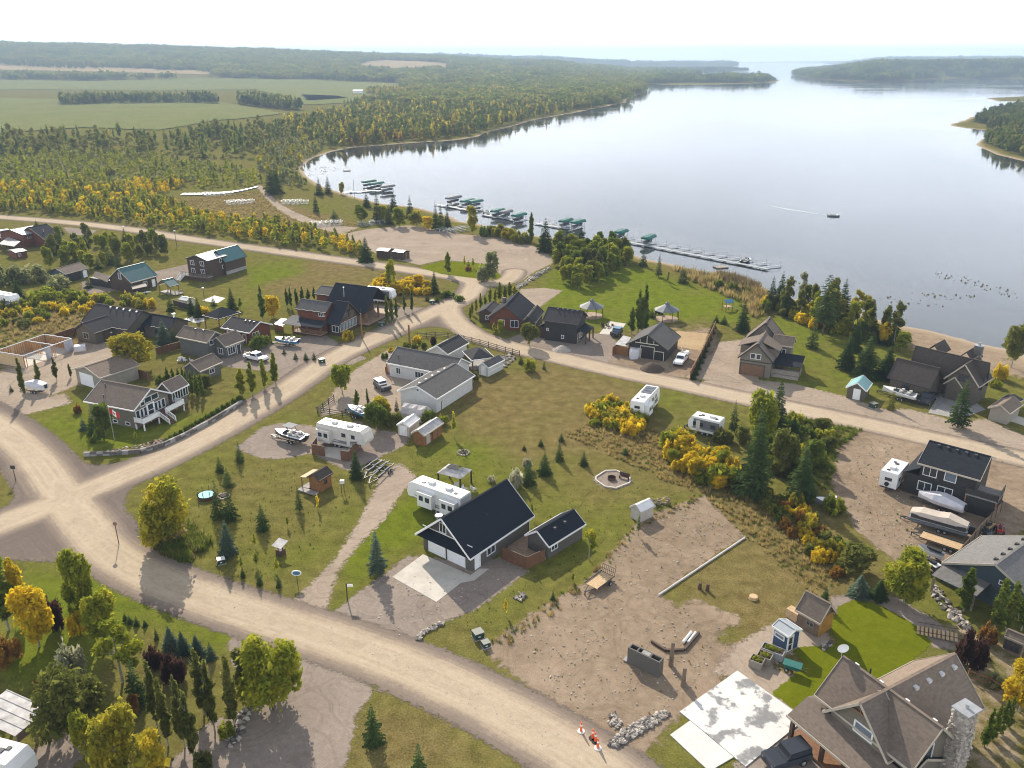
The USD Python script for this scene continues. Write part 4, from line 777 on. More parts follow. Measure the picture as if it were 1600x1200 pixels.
m = MB(); m.slab([(w['X0'] - 1.6, w['y0'] + 1,2.7),(w['x0'] - .01, w['y0'] + 1,3.9),(w['x0'] - .01, w['y1'] - 1,3.9),(w['X0'] - 1.6, w['y1'] - 1,2.7)],.12); m.build('side_roof','roof_darkgrey', b.path); m = MB(); m.box(w['X0'] - 1.3, w['x0'] - .01, w['y0'] + 1.3, w['y1'] - 1.3,0,2.75); m.build('lean_to','wall_brown', b.path)
b = Bld('black_garage','black garage with cream-framed arched doors and exposed gable beams beside the sandy pad','garage',(978,538,2.7),(1043,547.5,2.7))
w = b.gable([(978,538),(1043,547.5),(1060,525)],2.7,5.5,'y','wall_black','roof_grey','trim_dark', ov=.45); b.garage_door(w, 'y0',.2,2.3,2.0,'door_black','trim_cream', False); b.garage_door(w, 'y0',.51,2.9,2.7,'door_black','trim_cream', False); b.garage_door(w, 'y0',.82,2.0,1.9,'door_black','trim_cream', False)
m = MB(); c = (w['x0'] + w['x1']) / 2; y = w['y0'] - .35; m.beam((c - 2.6, y, 3.5),(c + 2.6, y, 3.5),.12,.16); m.beam((c, y, 3.5),(c, y, 5.2),.12,.12); m.beam((c - 1.5, y, 3.5),(c - 1.5, y, 4.4),.1,.1); m.beam((c + 1.5, y, 3.5),(c + 1.5, y, 4.4),.1,.1); m.build('truss','trim_cream', b.path)
b.slabroof([(961,538,2.2),(978,541,2.2),(986,527,2.5),(974,524,2.5)],'metal_weathered',.08); m = MB(); x, y = b.L(960,553); m.box(x, w['x0'] - .02, y, y + .1,0,1.9); m.build('fence_panel','cedar', b.path); m = MB(); m.box(x - .1, x, y - 1.2, y + 4.5,0,1.9); m.build('fence_panel','cedar', b.path)
b = Bld('tall_taupe_house','tall taupe house with brown double garage door, dormers and steep roof among the lakeside spruces','house',(1153,558.5,3.6),(1208,566.5,3.6))
w = b.gable([(1153,558.5),(1208,566.5)],3.6,7.0,'y','wall_taupe','roof_taupe','trim_dark', ov=.4, grow=(0,0,0,9.5)); b.garage_door(w, 'y0',.42,4.6,2.4,'door_wood','trim_dark', False, 5); b.window(w, 'y0',.4,4.2,.8,1.0,'trim_white',0); b.window(w, 'y0',.58,4.2,.8,1.0,'trim_white',0); b.bands(w, 'y0','trim_dark',3.0,.2); b.vents(w, 5,'metal_dark', f=.06, side=0, t0=.06, t1=.35)
c = (w['x0'] + w['x1']) / 2; y = w['y0']
for sg in (-1,1):
    m = MB(); q = [(c, y + 2.5,6.85),(c + sg * 4.2, y + 2.5,5.2),(c + sg * 4.2, y + 7.5,5.2),(c, y + 7.5,6.85)]; m.slab(q if sg < 0 and False else (q if np.cross(np.subtract(q[1], q[0]), np.subtract(q[2], q[0]))[2] > 0 else q[::-1]),.14); m.build('dormer_roof','roof_taupe', b.path)
    m = MB(); m.box(min(c + sg * 1.0, c + sg * 3.7), max(c + sg * 1.0, c + sg * 3.7), y + 2.9, y + 7.1,3.6,5.3); m.build('dormer','wall_taupe', b.path)
wu = b.gable([(1163,530,3.9),(1212,538,3.9)],3.9,8.2,'y','wall_taupe','roof_taupe','trim_dark', ridge=(1199,500,8.2), grow=(0,0,0,5)); b.vents(wu, 5,'metal_dark', f=.06, side=0, t0=.1, t1=.9)
wr = b.gable([(1206,538,5.2),(1240,541,5.2),(1243,522,6.8)],5.2,6.8,'x','wall_taupe','roof_brown','trim_tan'); b.window(wr, 'y0',.5,3.9,1.4,.9)
m = MB(); m.slab([(w['x1'] + .02, w['y0'] + 1.5,2.7),(w['x1'] + 5.6, w['y0'] + 1.5,2.7),(w['x1'] + 5.6, w['y0'] + 6.5,3.6),(w['x1'] + .02, w['y0'] + 6.5,3.6)],.12); m.build('porch_roof','roof_charcoal', b.path); b.posts([(w['x1'] + 5.3, w['y0'] + 1.8),(w['x1'] + 2.7, w['y0'] + 1.8)],2.6,'timber_dark',.14)
b.deck(w['x1'] + .04, w['x1'] + 5.4, w['y0'] + 1.2, w['y0'] + 5,.7,'deck_grey','timber_grey','y0 x1', skirt='stone', fill='board')
b = Bld('chalet','large brown-black chalet with many crossing gables and a stone chimney beside the lake beach','house',(1386.5,590,2.7),(1443,605,2.7))
w = b.gable([(1386.5,590),(1443,605)],2.7,6.0,'x','wall_olive','roof_brownblack','trim_dark', ridge=(1407,560,6.0), ov=.45, grow=(0,1.2,0,0)); b.window(w, 'y0',.42,1.6,1.4,1.0,'trim_dark')
wm = b.gable([(1452,588,2.9),(1541,604,2.9)],2.9,7.8,'x','wall_olive','roof_brownblack','trim_dark', ridge=(1500,556,7.8), ov=.45, grow=(4,0,0,0))
wg = b.gable([(1480,588,4.0),(1536,601,4.0)],4.0,7.6,'y','wall_olive','roof_brownblack','trim_tan', ov=.5, grow=(0,0,1.5,5)); b.window(wg, 'y0',.5,4.8,1.6,1.2,'trim_dark')
wp = b.gable([(1481,595,2.8),(1512,602,2.8)],2.8,4.6,'y','wall_olive','roof_brownblack','trim_tan', ov=.5, grow=(0,0,2,3), open_sides=True); b.posts([(wp['x0'], wp['y0']),(wp['x1'], wp['y0'])],2.9,'timber_dark',.18); b.door(wm, 'y0',.45, mat='door_wood', frame='trim_dark')
wd = b.gable([(1456,563,5.6),(1486,571,5.6)],5.6,6.8,'x','wall_olive','roof_brown','trim_dark', ridge=(1465,554,6.8)); x, y = b.L(1527,556,7.0); m = MB(); m.box(x - .7, x + .7, y - .5, y + .5,3,9.0); ch = m.build('chimney','stone_dark', b.path); m = MB(); m.box(x - .8, x + .8, y - .6, y + .6,9.003,9.12); m.tube((x, y, 9.1),(x, y, 9.7),.25); m.build('chimney_cap','galvanised', ch)
for uu, vv in ((1463,545),(1513,556)):
    x, y = b.L(uu, vv, 7.0); m = MB(); m.slab([(x - 1.6, y - 1.5,6.4),(x, y - 1.5,8.2),(x, y + 3.5,8.2),(x - 1.6, y + 3.5,6.4)],.14); m.slab([(x, y - 1.5,8.2),(x + 1.6, y - 1.5,6.4),(x + 1.6, y + 3.5,6.4),(x, y + 3.5,8.2)],.14); m.build('gable_roof','roof_brownblack', b.path)
# 25 sheds and garages on the right
b = Bld('green_roof_shed','small dark shed with pale green metal roof and white door beside the gravel drive','shed',(1322,605,2.2),(1352.5,611,2.2))
w = b.gable([(1322,605),(1352.5,611),(1363,599)],2.2,3.5,'y','wall_olive','metal_teal','trim_white', ov=.25); b.door(w, 'y0',.55, ww=1.1)
b = Bld('tan_garage','tan garage with brown gable roof at the right edge above the gravel road','garage',(1544,637,2.3),(1578.5,646.5,2.3))
w = b.gable([(1544,637),(1578.5,646.5),(1593,630.7)],2.3,3.4,'y','wall_beige','roof_brown','trim_tan', ov=.3)
b = Bld('grey_shed','small shed with dark grey hip roof directly behind the tan garage','shed',(1565,622,2.2),(1590,629,2.2))
w = b.gable([(1565,622),(1590,630),(1597,623)],2.2,3.2,'x','wall_beige','roof_darkgrey','trim_tan', hip=True)
b = Bld('boxy_black_house','boxy black two-storey house with white windows beside the covered boats','house',(1433.7,723.4,5.3),(1531.6,751,5.3))
w = b.gable([(1433.7,723.4),(1531.6,751)],5.3,7.3,'x','wall_black','roof_charcoal','trim_tan', ridge=(1441.6,685,7.3), ov=.45); b.vents(w, 5, f=.12, t0=.18, t1=.78)
b.window(w, 'y0',.18,4.3,1.7,1.3); b.window(w, 'y0',.55,4.3,1.4,1.2, mull=0, glass='glass_pale'); b.window(w, 'y0',.13,1.75,1.7,1.3); b.window(w, 'y0',.5,1.85,1.9,1.3); b.bands(w, 'y0','wall_black',2.75,.25)
m = MB(); m.slab([(w['X0'] - 1.7, w['Y0'] + .2,3.2),(w['x0'] - .01, w['Y0'] + .2,4.6),(w['x0'] - .01, w['Y1'],4.6),(w['X0'] - 1.7, w['Y1'],3.2)],.12); m.build('side_roof','roof_charcoal', b.path); m = MB(); m.box(w['X0'] - 1.4, w['x0'] - .01, w['y0'] + .01, w['y1'],0,3.2); m.build('lean_to','wall_black', b.path)
wx = dict(x0=w['x1'] - 1.0, x1=w['x1'] + 3.0, y0=w['y0'] - .4, y1=w['y0'] + 3.6); m = MB(); m.box(wx['x0'], wx['x1'], wx['y0'], wx['y1'],0,2.6); m.build('bay','wall_black', b.path); b.deck(wx['x0'], wx['x1'] + .1, wx['y0'] - .1, wx['y1'] + .1,2.78,'deck_grey','trim_dark','y0 x1', rh=1.0, fill='board')
b = Bld('grey_roof_house','dark teal house with broad grey shingle roof at the right edge behind the board fence','house',(1493,889,2.8),(1600,938,2.8))
w = b.gable([(1493,889),(1600,938),(1535,837)],2.8,5.6,'y','wall_steel','roof_palegrey','trim_tan', ov=.5, ridge=(1551,885,5.6)); b.vents(w, 5,'black_metal', f=.1, side=1, t0=.15, t1=.85); b.window(w, 'y0',.6,3.4,.6,.4, mull=0)
m = MB(); m.slab([(w['x0'] - .3, w['y0'] - 3.2,2.3),(w['x0'] + 5, w['y0'] - 3.2,2.3),(w['x0'] + 5, w['y0'] - .01,2.7),(w['x0'] - .3, w['y0'] - .01,2.7)],.1); m.build('porch_roof','roof_palegrey', b.path)
b.posts([(w['x0'], w['y0'] - 3.0),(w['x0'] + 4.7, w['y0'] - 3.0)],2.25,'timber_grey')
# 26 blue shed, wood shed
b = Bld('blue_shed','little blue shed with ribbed grey roof and white glazed door beside the raised planters','shed',(1207,978,2.2),(1232.5,995,2.2))
w = b.gable([(1207,978),(1232.5,995),(1253,984)],2.25,2.75,'x','wall_blue','rib_grey','trim_white', ov=.12); b.window(w, 'y0',.45,1.5,1.1,.38, mull=0, glass='glass_pale', fw=.12); b.door(w, 'x1',.22,.08,.8,1.95, lite=True)
m = MB(); m.box(w['x1'] - .06, w['x1'] + .012, w['y0'] - .012, w['y0'] + .1,0,2.2); m.box(w['x0'] - .012, w['x0'] + .1, w['y0'] - .012, w['y0'] + .06,0,2.2); m.box(w['x1'] - .06, w['x1'] + .012, w['y1'] - .1, w['y1'] + .012,0,2.2); m.build('corner_trim','trim_white', b.path)
b = Bld('wood_shed','weathered wooden shed with brown shingle roof and golden plank end beside the bright lawn','shed',(1243,953,2.1),(1281.5,975,2.1))
w = b.gable([(1243,953),(1281.5,975),(1307,957)],2.1,4.0,'x','cedar_grey','roof_taupe','trim_tan', ov=.25); m = MB(); b._bar(m, w, 'x1',.05,(w['y1'] - w['y0']) - .05,.05,2.35,.004,.04); m.build('plank_end','plank_gold', b.path)
m = MB(); x, y = w['x0'], w['y0']; m.box(x - 1.8, x - .3, y + .4, y + 1.4,0,1.1); m.build('lean_to','timber_new', b.path); b.window(w, 'y0',.6,1.2,.8,.5,'timber_grey')
# 27 big beige house, bottom right: crossing ridges
b = Bld('cross_gable_house','large tan house with crossing brown roofs, tall stone chimney and front porch at bottom right','house',(1310,1019,7.6),(1472,1135,7.6))
zr = 7.6; a0, c0, a1, bk = b.L(1317.5,1025, zr), b.L(1387.5,1076, zr), b.L(1474,1137, zr), b.L(1479,1012.5, zr)
ry = (a0[1] + c0[1] + a1[1]) / 3; hw = abs(b.L(1291,1089,4.4)[1] - ry); hw = min(max(hw, 3.2),5.0)
def boxpts(x0, x1, y0, y1): return x0, x1, y0, y1
def gab(x0, x1, y0, y1, ze, zr, axis, wall='wall_taupe', roof='roof_taupe', ov=.5):
    """gable wing given by its roof rectangle in the frame of the house"""
    inv = lambda x, y: (b.o[0] + x * b.c - y * b.s, b.o[1] + x * b.s + y * b.c)
    s_L = b.L; b.L = lambda *p: np.array(p[:2])
    w_ = b.gable([(x0, y0,0),(x1, y1,0)], ze, zr, axis, wall, roof, 'trim_tan', ov=ov); b.L = s_L; return w_
wx_ = gab(a0[0], a1[0], ry - hw, ry + hw, 4.4, zr, 'x'); wy_ = gab(c0[0] - hw * 1.15, c0[0] + hw * 1.15, ry - .5, bk[1],4.0, zr + .02,'y', roof='roof_brown')
pk = b.L(1352.5,1105, zr); wf = gab(c0[0] - hw * 1.08, c0[0] + hw * 1.08, pk[1], ry, 3.9, zr + .01,'y')
b.window(wf, 'y0',.58,4.6,1.7,.95,'trim_white',0, glass='glass_pale', fw=.16); b.vents(wx_, 4,'white_vinyl', f=.12, side=1, t0=.12, t1=.9); b.vents(wy_, 4,'white_vinyl', f=.2, side=0, t0=.35, t1=.9); b.pipe(wx_, .25,.6,'black_metal',.8,.09)
m = MB(); x0p, x1p = wf['X0'] - 2.2, wx_['X1'] - 1; yp = wf['y0']; m.slab([(x0p, yp - 2.6,2.6),(x1p, yp - 2.6,2.6),(x1p, yp - .004,3.7),(x0p, yp - .004,3.7)],.14); m.slab([(x0p, yp - .004,3.7),(wf['x0'] - .01, yp - .004,3.7),(wf['x0'] - .01, ry, 3.72),(x0p, ry, 2.6)],.14); m.build('porch_roof','roof_taupe', b.path)
m = MB(); m.box(x0p - .02, x1p, yp - 2.68, yp - 2.605,2.45,2.68); m.build('porch_fascia','trim_tan', b.path)
b.deck(x0p + .3, x1p, yp - 2.4, yp - .03,.35,'timber', None, ''); b.posts([(x0p + .5, yp - 2.2),(x0p + 4, yp - 2.2),(x0p + 7.5, yp - 2.2)],2.6,'timber_dark',.17)
m = MB(); m.box(wf['x0'], x1p - .2, yp + .004, ry - .5,0,3.4); m.build('wall','wall_taupe', b.path); w0 = dict(x0=wf['x0'], x1=x1p - .2, y0=yp + .003, y1=ry); b.door(w0,'y0',.55,.36, mat='glass', frame='trim_white'); b.window(w0,'y0',.3,1.7,1.4,1.3); b.window(wx_, 'x0',.5,2.4,1.6,1.3); b.window(wx_, 'x1',.4,4.6,1.2,1.6, mull=0)
m = MB(); m.beam((c0[0] - .9, pk[1] + .3,6.35),(c0[0] + .9, pk[1] + .3,6.35),.1,.12); m.beam((c0[0], pk[1] + .3,6.4),(c0[0], pk[1] + .3,7.2),.1,.1); m.build('truss','timber', b.path)
chx, chy = b.L(1512,1084,9.2); m = MB(); rg = np.random.default_rng(3); cx0, cx1, cy0, cy1 = chx - .1, chx + 1.3, chy - 1.65, chy + .1
m.hexa([(cx0, cy0,0),(cx1, cy0,0),(cx1, cy1,0),(cx0, cy1,0)],[(cx0 + .1, cy0 + .1,8.4),(cx1 - .1, cy0 + .1,8.4),(cx1 - .1, cy1 - .1,8.4),(cx0 + .1, cy1 - .1,8.4)]); ch = m.build('chimney','stone', b.path)
m = MB()
for k in range(420):
    z = rg.random() * 8.0 + .15; f = rg.integers(3); e = .13 * rg.random() + .12
    if f == 0: m.rock((cx0 + rg.random() * (cx1 - cx0), cy0 + z * .011, z), e, rg, .6)
    elif f == 1: m.rock((cx1 - z * .011, cy0 + rg.random() * (cy1 - cy0), z), e, rg, .6)
    else: m.rock((cx0 + z * .011, cy0 + rg.random() * (cy1 - cy0), z), e, rg, .6)
m.build('facing_stone','stone_pale', ch, kind='stuff')
m = MB(); m.box(cx0 - .1, cx1 + .1, cy0 - .1, cy1 + .1,8.404,8.52); m.tube(((cx0 + cx1) / 2,(cy0 + cy1) / 2,8.52),((cx0 + cx1) / 2,(cy0 + cy1) / 2,8.9),.16); m.build('chimney_cap','galvanised', ch)
wr_ = gab(wx_['x1'] - 3.2, cx0 + .4, ry - hw - .8, ry + hw - 1,2.8,4.4,'x', roof='roof_charcoal'); BIGH = (b, wx_, wf, x0p, yp)
# satellite dish on the ridge end
# 28 small sheds in the middle
b = Bld('cedar_shed','narrow cedar shed with pale metal roof beside the arched white shed','shed',(643,676,2.1),(662,680.5,2.1))
w = b.gable([(643,676),(663,681),(692,660.5)],2.1,2.9,'y','cedar','metal_weathered','trim_tan', ov=.25); b.door(w, 'x1',.22, mat='plastic_beige', frame='trim_tan'); b.door(w, 'x1',.6, ww=1.3, mat='cedar', frame='timber_dark'); b.window(w, 'x1',.4,1.6,.5,.4,'timber_dark',0)
b = Bld('arched_shed','small grey vinyl shed with white arched door beside the cedar shed','shed',(621,664,1.9),(637.5,667,1.9))
w = b.gable([(621,663),(638,667),(656,654)],1.9,2.6,'y','wall_cream','white_vinyl','trim_white', ov=.1); b.door(w, 'y0',.5,.05,1.3,1.75)
b = Bld('tarp_shelter','pale tarp-covered tent shelter behind the arched vinyl shed','shelter',(625,646,1.3),(660,652,1.3))
q = [b.L(624,645,1.2), b.L(660,651,1.2)]; x0, x1 = q[0][0], q[1][0]; y0 = min(q[0][1], q[1][1]); m = MB()
secs = [[(x, y0,0),(x, y0 + .15,1.2),(x, y0 + .9,2.0 + .12 * math.sin(i * 2.1)),(x, y0 + 1.8,2.5),(x, y0 + 2.7,2.0),(x, y0 + 3.5,1.2),(x, y0 + 3.6,0)] for i, x in enumerate(np.linspace(x0, x1,9))]
m.loft(secs, closed=False, caps=True); plain('tarp',(0.50,0.46,0.45),0.5,0.3,1.5); m.build('canopy','tarp', b.path); m = MB()
for x in np.linspace(x0 + .1, x1 - .1,4): m.beam((x, y0 + .2,0),(x, y0 + .2,1.2),.05,.05); m.beam((x, y0 + 3.4,0),(x, y0 + 3.4,1.2),.05,.05)
m.build('frame','galvanised', b.path)
b = Bld('plastic_shed','small grey plastic garden shed with pale gable roof beside the firewood stack','shed',(984,791,1.7),(1001,800,1.7))
w = b.gable([(984,792),(1002,801),(1020,789)],1.7,2.5,'y','plastic_beige','white_vinyl','plastic_beige', ov=.12); b.door(w, 'y0',.5,.05,1.1,1.6,'plastic_beige','plastic_beige')
b = Bld('playhouse','little brown wooden playhouse with small grey porch on the open lawn','playhouse',(472,748,2.0),(498,756,2.0))
w = b.gable([(481,744.5),(499,751.5),(514,737)],2.15,3.0,'y','cedar','roof_brownblack','timber_dark', ov=.2); b.window(w, 'x1',.5,1.3,.5,.5,'timber_dark',0); b.deck(w['x0'] - 1.3, w['x0'] - .02, w['y0'] - .3, w['y1'],.35,'deck_grey','trim_white','y1', leg='timber_grey'); b.deck(w['x0'] - 1.3, w['x1'], w['y0'] - 1.3, w['y0'] - .31,.3,'deck_grey', None, '')
m = MB(); m.slab([(w['x0'] - 1.5, w['y0'] - .3,1.9),(w['x0'] - .02, w['y0'] - .3,2.2),(w['x0'] - .02, w['y1'],2.2),(w['x0'] - 1.5, w['y1'],1.9)],.06); m.build('porch_roof','timber_new', b.path); b.posts([(w['x0'] - 1.3, w['y0'] - .2),(w['x0'] - 1.3, w['y1'] - .1)],1.9,'timber',.06)
for i, (u0, v0, u1, v1, u2, v2) in enumerate(((587,391.5,606,393,609,388),(612,393,629,395.5,633,391))):
    b = Bld('outhouse',('brown outhouse with pale flat roof, left one of the pair beside the parking lot','brown outhouse with pale roof, right one of the pair beside the parking lot')[i],'outhouse',(u0, v0,2.3),(u1, v1,2.3), group='outhouses by the parking lot')
    w = b.gable([(u0, v0),(u1, v1),(u2, v2)],2.3,2.8,'x','wall_brown','metal_pale','trim_dark', ov=.15); b.door(w, 'x1',.5, ww=.8, mat='door_wood', frame='timber_dark')
b = Bld('pale_shed','small pale grey shed standing behind the dark fence near the spruces','shed',(279,467,1.8),(292,469.5,1.8))
w = b.gable([(279,467),(292,470),(297,465)],1.8,2.3,'x','wall_cream','metal_pale','trim_tan', ov=.15); b.door(w, 'y0',.4, ww=.8, hh=1.5)
b = Bld('lattice_shed','small weathered lattice shed with grey roof at the right edge beside the dry garden','shed',(1570,994,2.0),(1598,1006,2.0))
w = b.gable([(1570,994),(1602,1008),(1608,998)],2.0,2.6,'x','cedar_grey','roof_taupe','timber_grey', ov=.2); b.window(w, 'y0',.4,1.1,1.4,1.1,'timber_dark',2)
b = Bld('metal_roof_carport','large carport with weathered corrugated metal roof at the lower left edge','carport',(23,1149,2.8),(80,1102.5,2.8))
q = [(23,1149,2.7),(80,1102.5,2.7),(14,1077,3.2),(-50,1125,3.2)]; L_ = [b.L(*c) for c in q]; x0, x1, y0, y1 = 0, L_[1][0],0, max(L_[2][1], L_[3][1])
for i in range(int((x1 - x0) / .92)):
    xa = x0 + i * .92; m = MB(); m.slab([(xa, y0,2.7 + .0),(xa + .90, y0,2.7),(xa + .90, y1,3.3),(xa, y1,3.3)],.03); m.slab([(xa + .86, y0,2.745),(xa + .94, y0,2.745),(xa + .94, y1,3.345),(xa + .86, y1,3.345)],.03); m.build('roof_sheet','metal_weathered', b.path)
b.posts([(.3,.3),(x1 - .3,.3),(x1 - .3, y1 - .3),(x1 * .5,.3),(.3, y1 - .3)],2.65,'timber_grey'); m = MB(); m.box(.2, x1 - .2,.1,.25,1.7,2.6); m.build('side_panel','cedar_grey', b.path)
for i, (u, v, lab) in enumerate(((924,494,'eight-sided grey metal gazebo beside the black two-storey house'),(1041,499,'grey-roofed octagonal gazebo behind the black garage beside the poplar clump'))):
    p = G(u, v); t = thing('octagonal_gazebo', lab, 'gazebo',(*p, 0),.3,'octagonal gazebos on the lakeside lawn'); R_ = 3.2
    ring = [(R_ * math.cos(k * math.pi / 4), R_ * math.sin(k * math.pi / 4)) for k in range(8)]
    for k in range(8):
        m = MB(); (xa, ya),(xb, yb) = ring[k], ring[(k + 1) % 8]; m.slab([(xa, ya, 2.5),(xb, yb, 2.5),(xb * .12, yb * .12,3.9),(xa * .12, ya * .12,3.9)],.05); m.build('roof_panel','metal_blue', t)
        m = MB(); m.box(xa * .93 - .06, xa * .93 + .06, ya * .93 - .06, ya * .93 + .06,0,2.46); m.build('post','timber_dark', t)
    m = MB(); m.lathe([(.55,3.85),(.5,4.2),(0,4.6)],8); m.build('cupola','metal_blue', t); m = MB(); m.prism([(x * .95, y * .95) for x, y in ring],0,.2); m.build('floor','deck_wood', t)
p = G(711,757); t = thing('metal_gazebo','rectangular metal-roofed gazebo on dark posts behind the long white trailer','gazebo',(*p, 0), math.radians(-28)); hx, hy = 2.1,1.7
for k, (sx, sy) in enumerate(((-1,-1),(1,-1),(1,1),(-1,1))): m = MB(); m.box(sx * hx * .92 - .09, sx * hx * .92 + .09, sy * hy * .92 - .09, sy * hy * .92 + .09,0,2.2); m.build('post','black_metal', t)
A_ = [(-hx, -hy),(hx, -hy),(hx, hy),(-hx, hy)]; I_ = [(-.9,-.55),(.9,-.55),(.9,.55),(-.9,.55)]
for k in range(4): m = MB(); j = (k + 1) % 4; m.slab([(*A_[k],2.25),(*A_[j],2.25),(*I_[j],2.95),(*I_[k],2.95)],.05); m.build('roof_panel','metal_weathered', t)
m = MB(); m.slab([(-1.05,-.7,3.0),(1.05,-.7,3.0),(.6,0,3.35),(-.6,0,3.35)],.04); m.slab([(1.05,.7,3.0),(-1.05,.7,3.0),(-.6,0,3.35),(.6,0,3.35)],.04); m.build('top_tier','metal_dark', t)
# far farm sheds in the fields
for i, (u, v, L__, lab) in enumerate(((560,146,18,'tiny white farm shed in the far brown field'),(38,97,34,'tiny white farm building below the left wooded ridge'),(688,97,26,'tiny white farm building on the far tan slope'),(752,97,30,'second tiny white farmstead on the far slope, nearer the lake'))):
    ys = np.linspace(400,6000,1500); xyz = np.stack([at_dist(u, v, y) for y in ys]); hz = height(xyz[:, 0], xyz[:, 1], np.full(len(ys),999.0)); k = int(np.argmax(xyz[:, 2] < hz)); p = xyz[k]
    t = thing('farm_shed', lab, 'farm building',(p[0], p[1], hz[k] - .5),.2 * i, 'far farm buildings'); m = MB(); m.box(-L__ / 2, L__ / 2,-5,5,0,5); m.build('wall','white_paint', t); m = MB(); m.slab([(-L__ / 2 - .5,-5.6,4.9),(L__ / 2 + .5,-5.6,4.9),(L__ / 2 + .5,0,7.6),(-L__ / 2 - .5,0,7.6)],.3); m.slab([(-L__ / 2 - .5,0,7.6),(L__ / 2 + .5,0,7.6),(L__ / 2 + .5,5.6,4.9),(-L__ / 2 - .5,5.6,4.9)],.3); m.build('roof','metal_pale', t)
# ---------------------------------------------------------------- vegetation
def leaf_quads(c, size, rg, up=0.35, droop=None):
    """one small two-triangle leaf spray at every centre, own vertices each"""
    n = len(c); nrm = rg.normal(size=(n, 3)); nrm[:, 2] = np.abs(nrm[:, 2]) + up; nrm /= np.linalg.norm(nrm, axis=1)[:, None]
    t = np.cross(nrm, rg.normal(size=(n, 3))); t /= np.linalg.norm(t, axis=1)[:, None]; b = np.cross(nrm, t)
    s = (np.asarray(size) * np.exp(rg.normal(size=n) * .42 - .05))[:, None]; w = s * (0.5 + 0.3 * rg.random((n, 1)))
    v = np.stack([c - t * s * .5, c + b * w * .5 + nrm * s * .08, c + t * s * .5, c - b * w * .5 + nrm * s * .08],1).reshape(-1,3)
    i = np.arange(n)[:, None] * 4
    return v, np.vstack([i + [0,1,2], i + [0,2,3]])
def lobes_points(lobes, n, rg, hollow=0.55):
    vol = np.array([l[3] * l[4] * l[5] for l in lobes]) ** (2 / 3); k = rg.choice(len(lobes), n, p=vol / vol.sum()); L = np.array(lobes)[k]
    d = rg.normal(size=(n, 3)); d /= np.linalg.norm(d, axis=1)[:, None]; r = hollow + (1 - hollow) * rg.random(n) ** .6
    r = r * (0.86 + 0.28 * meshkit.noise(d * 2.6 + k[:, None] * 7.1,3))
    r = np.where(rg.random(n) < .14, r * rg.uniform(1.0,1.32, n), r)
    return L[:, :3] + d * r[:, None] * L[:, 3:] + rg.normal(size=(n, 3)) * L[:, 3:] * .07
def crown_round(h, R, rg, n, size, base=0.25, nl=17):
    lobes = [(0,0, h * (base + (1 - base) * .5), R * .64, R * .64, h * (1 - base) * .40)]
    for i in range(nl):
        a = rg.random() * 6.28; q = rg.random(); z = h * (base + .12 + (1 - base - .2) * q); rr = R * (.62 - .42 * abs(q - .35)) * (0.8 + .4 * rg.random()); s = R * (.18 + .24 * rg.random())
        lobes.append((math.cos(a) * rr, math.sin(a) * rr, z, s, s, s * 1.15))
    return leaf_quads(lobes_points(lobes, n, rg), size, rg)
def crown_column(h, R, rg, n, size, base=0.12):
    lobes = [(0,0, h * .5, R * .35, R * .35, h * .42)]
    for i in range(24):
        q = (i + rg.random()) / 24; z = h * (base + .04 + (.95 - base) * q); e = (1.0 - .8 * q ** 1.7) * (.55 + .45 * min(1, q * 4)); s = R * .42 * e * (.6 + .8 * rg.random()); a = rg.random() * 6.28; o = R * .62 * e * rg.random()
        lobes.append((math.cos(a) * o, math.sin(a) * o, min(z, h - s), s, s, h * .055 * (.7 + .8 * rg.random())))
    return leaf_quads(lobes_points(lobes, n, rg, .3), size, rg, up=.1)
def crown_open(h, R, rg, n, size, base=.35):
    lobes = []
    for i in range(13):
        a = rg.random() * 6.28; q = rg.random(); z = h * (base + (0.95 - base) * q); rr = R * (.75 * (1 - q * .6)) * (.4 + .6 * rg.random()); s = R * (.20 + .2 * rg.random())
        lobes.append((math.cos(a) * rr, math.sin(a) * rr, min(z, h - s * .7), s, s, s * .8))
    return leaf_quads(lobes_points(lobes, n, rg, .3), size, rg)
def crown_shrub(h, R, rg, n, size):
    lobes = []
    for i in range(22):
        a = rg.random() * 6.28; q = math.sqrt(rg.random()); rr = R * .78 * q; s = R * (.13 + .17 * rg.random()); hh = h * (.95 - .45 * q ** 2) * (.6 + .45 * rg.random())
        lobes.append((math.cos(a) * rr, math.sin(a) * rr, hh * .55, s, s, hh * .46))
    return leaf_quads(lobes_points(lobes, n, rg, .3), size, rg, up=.15)
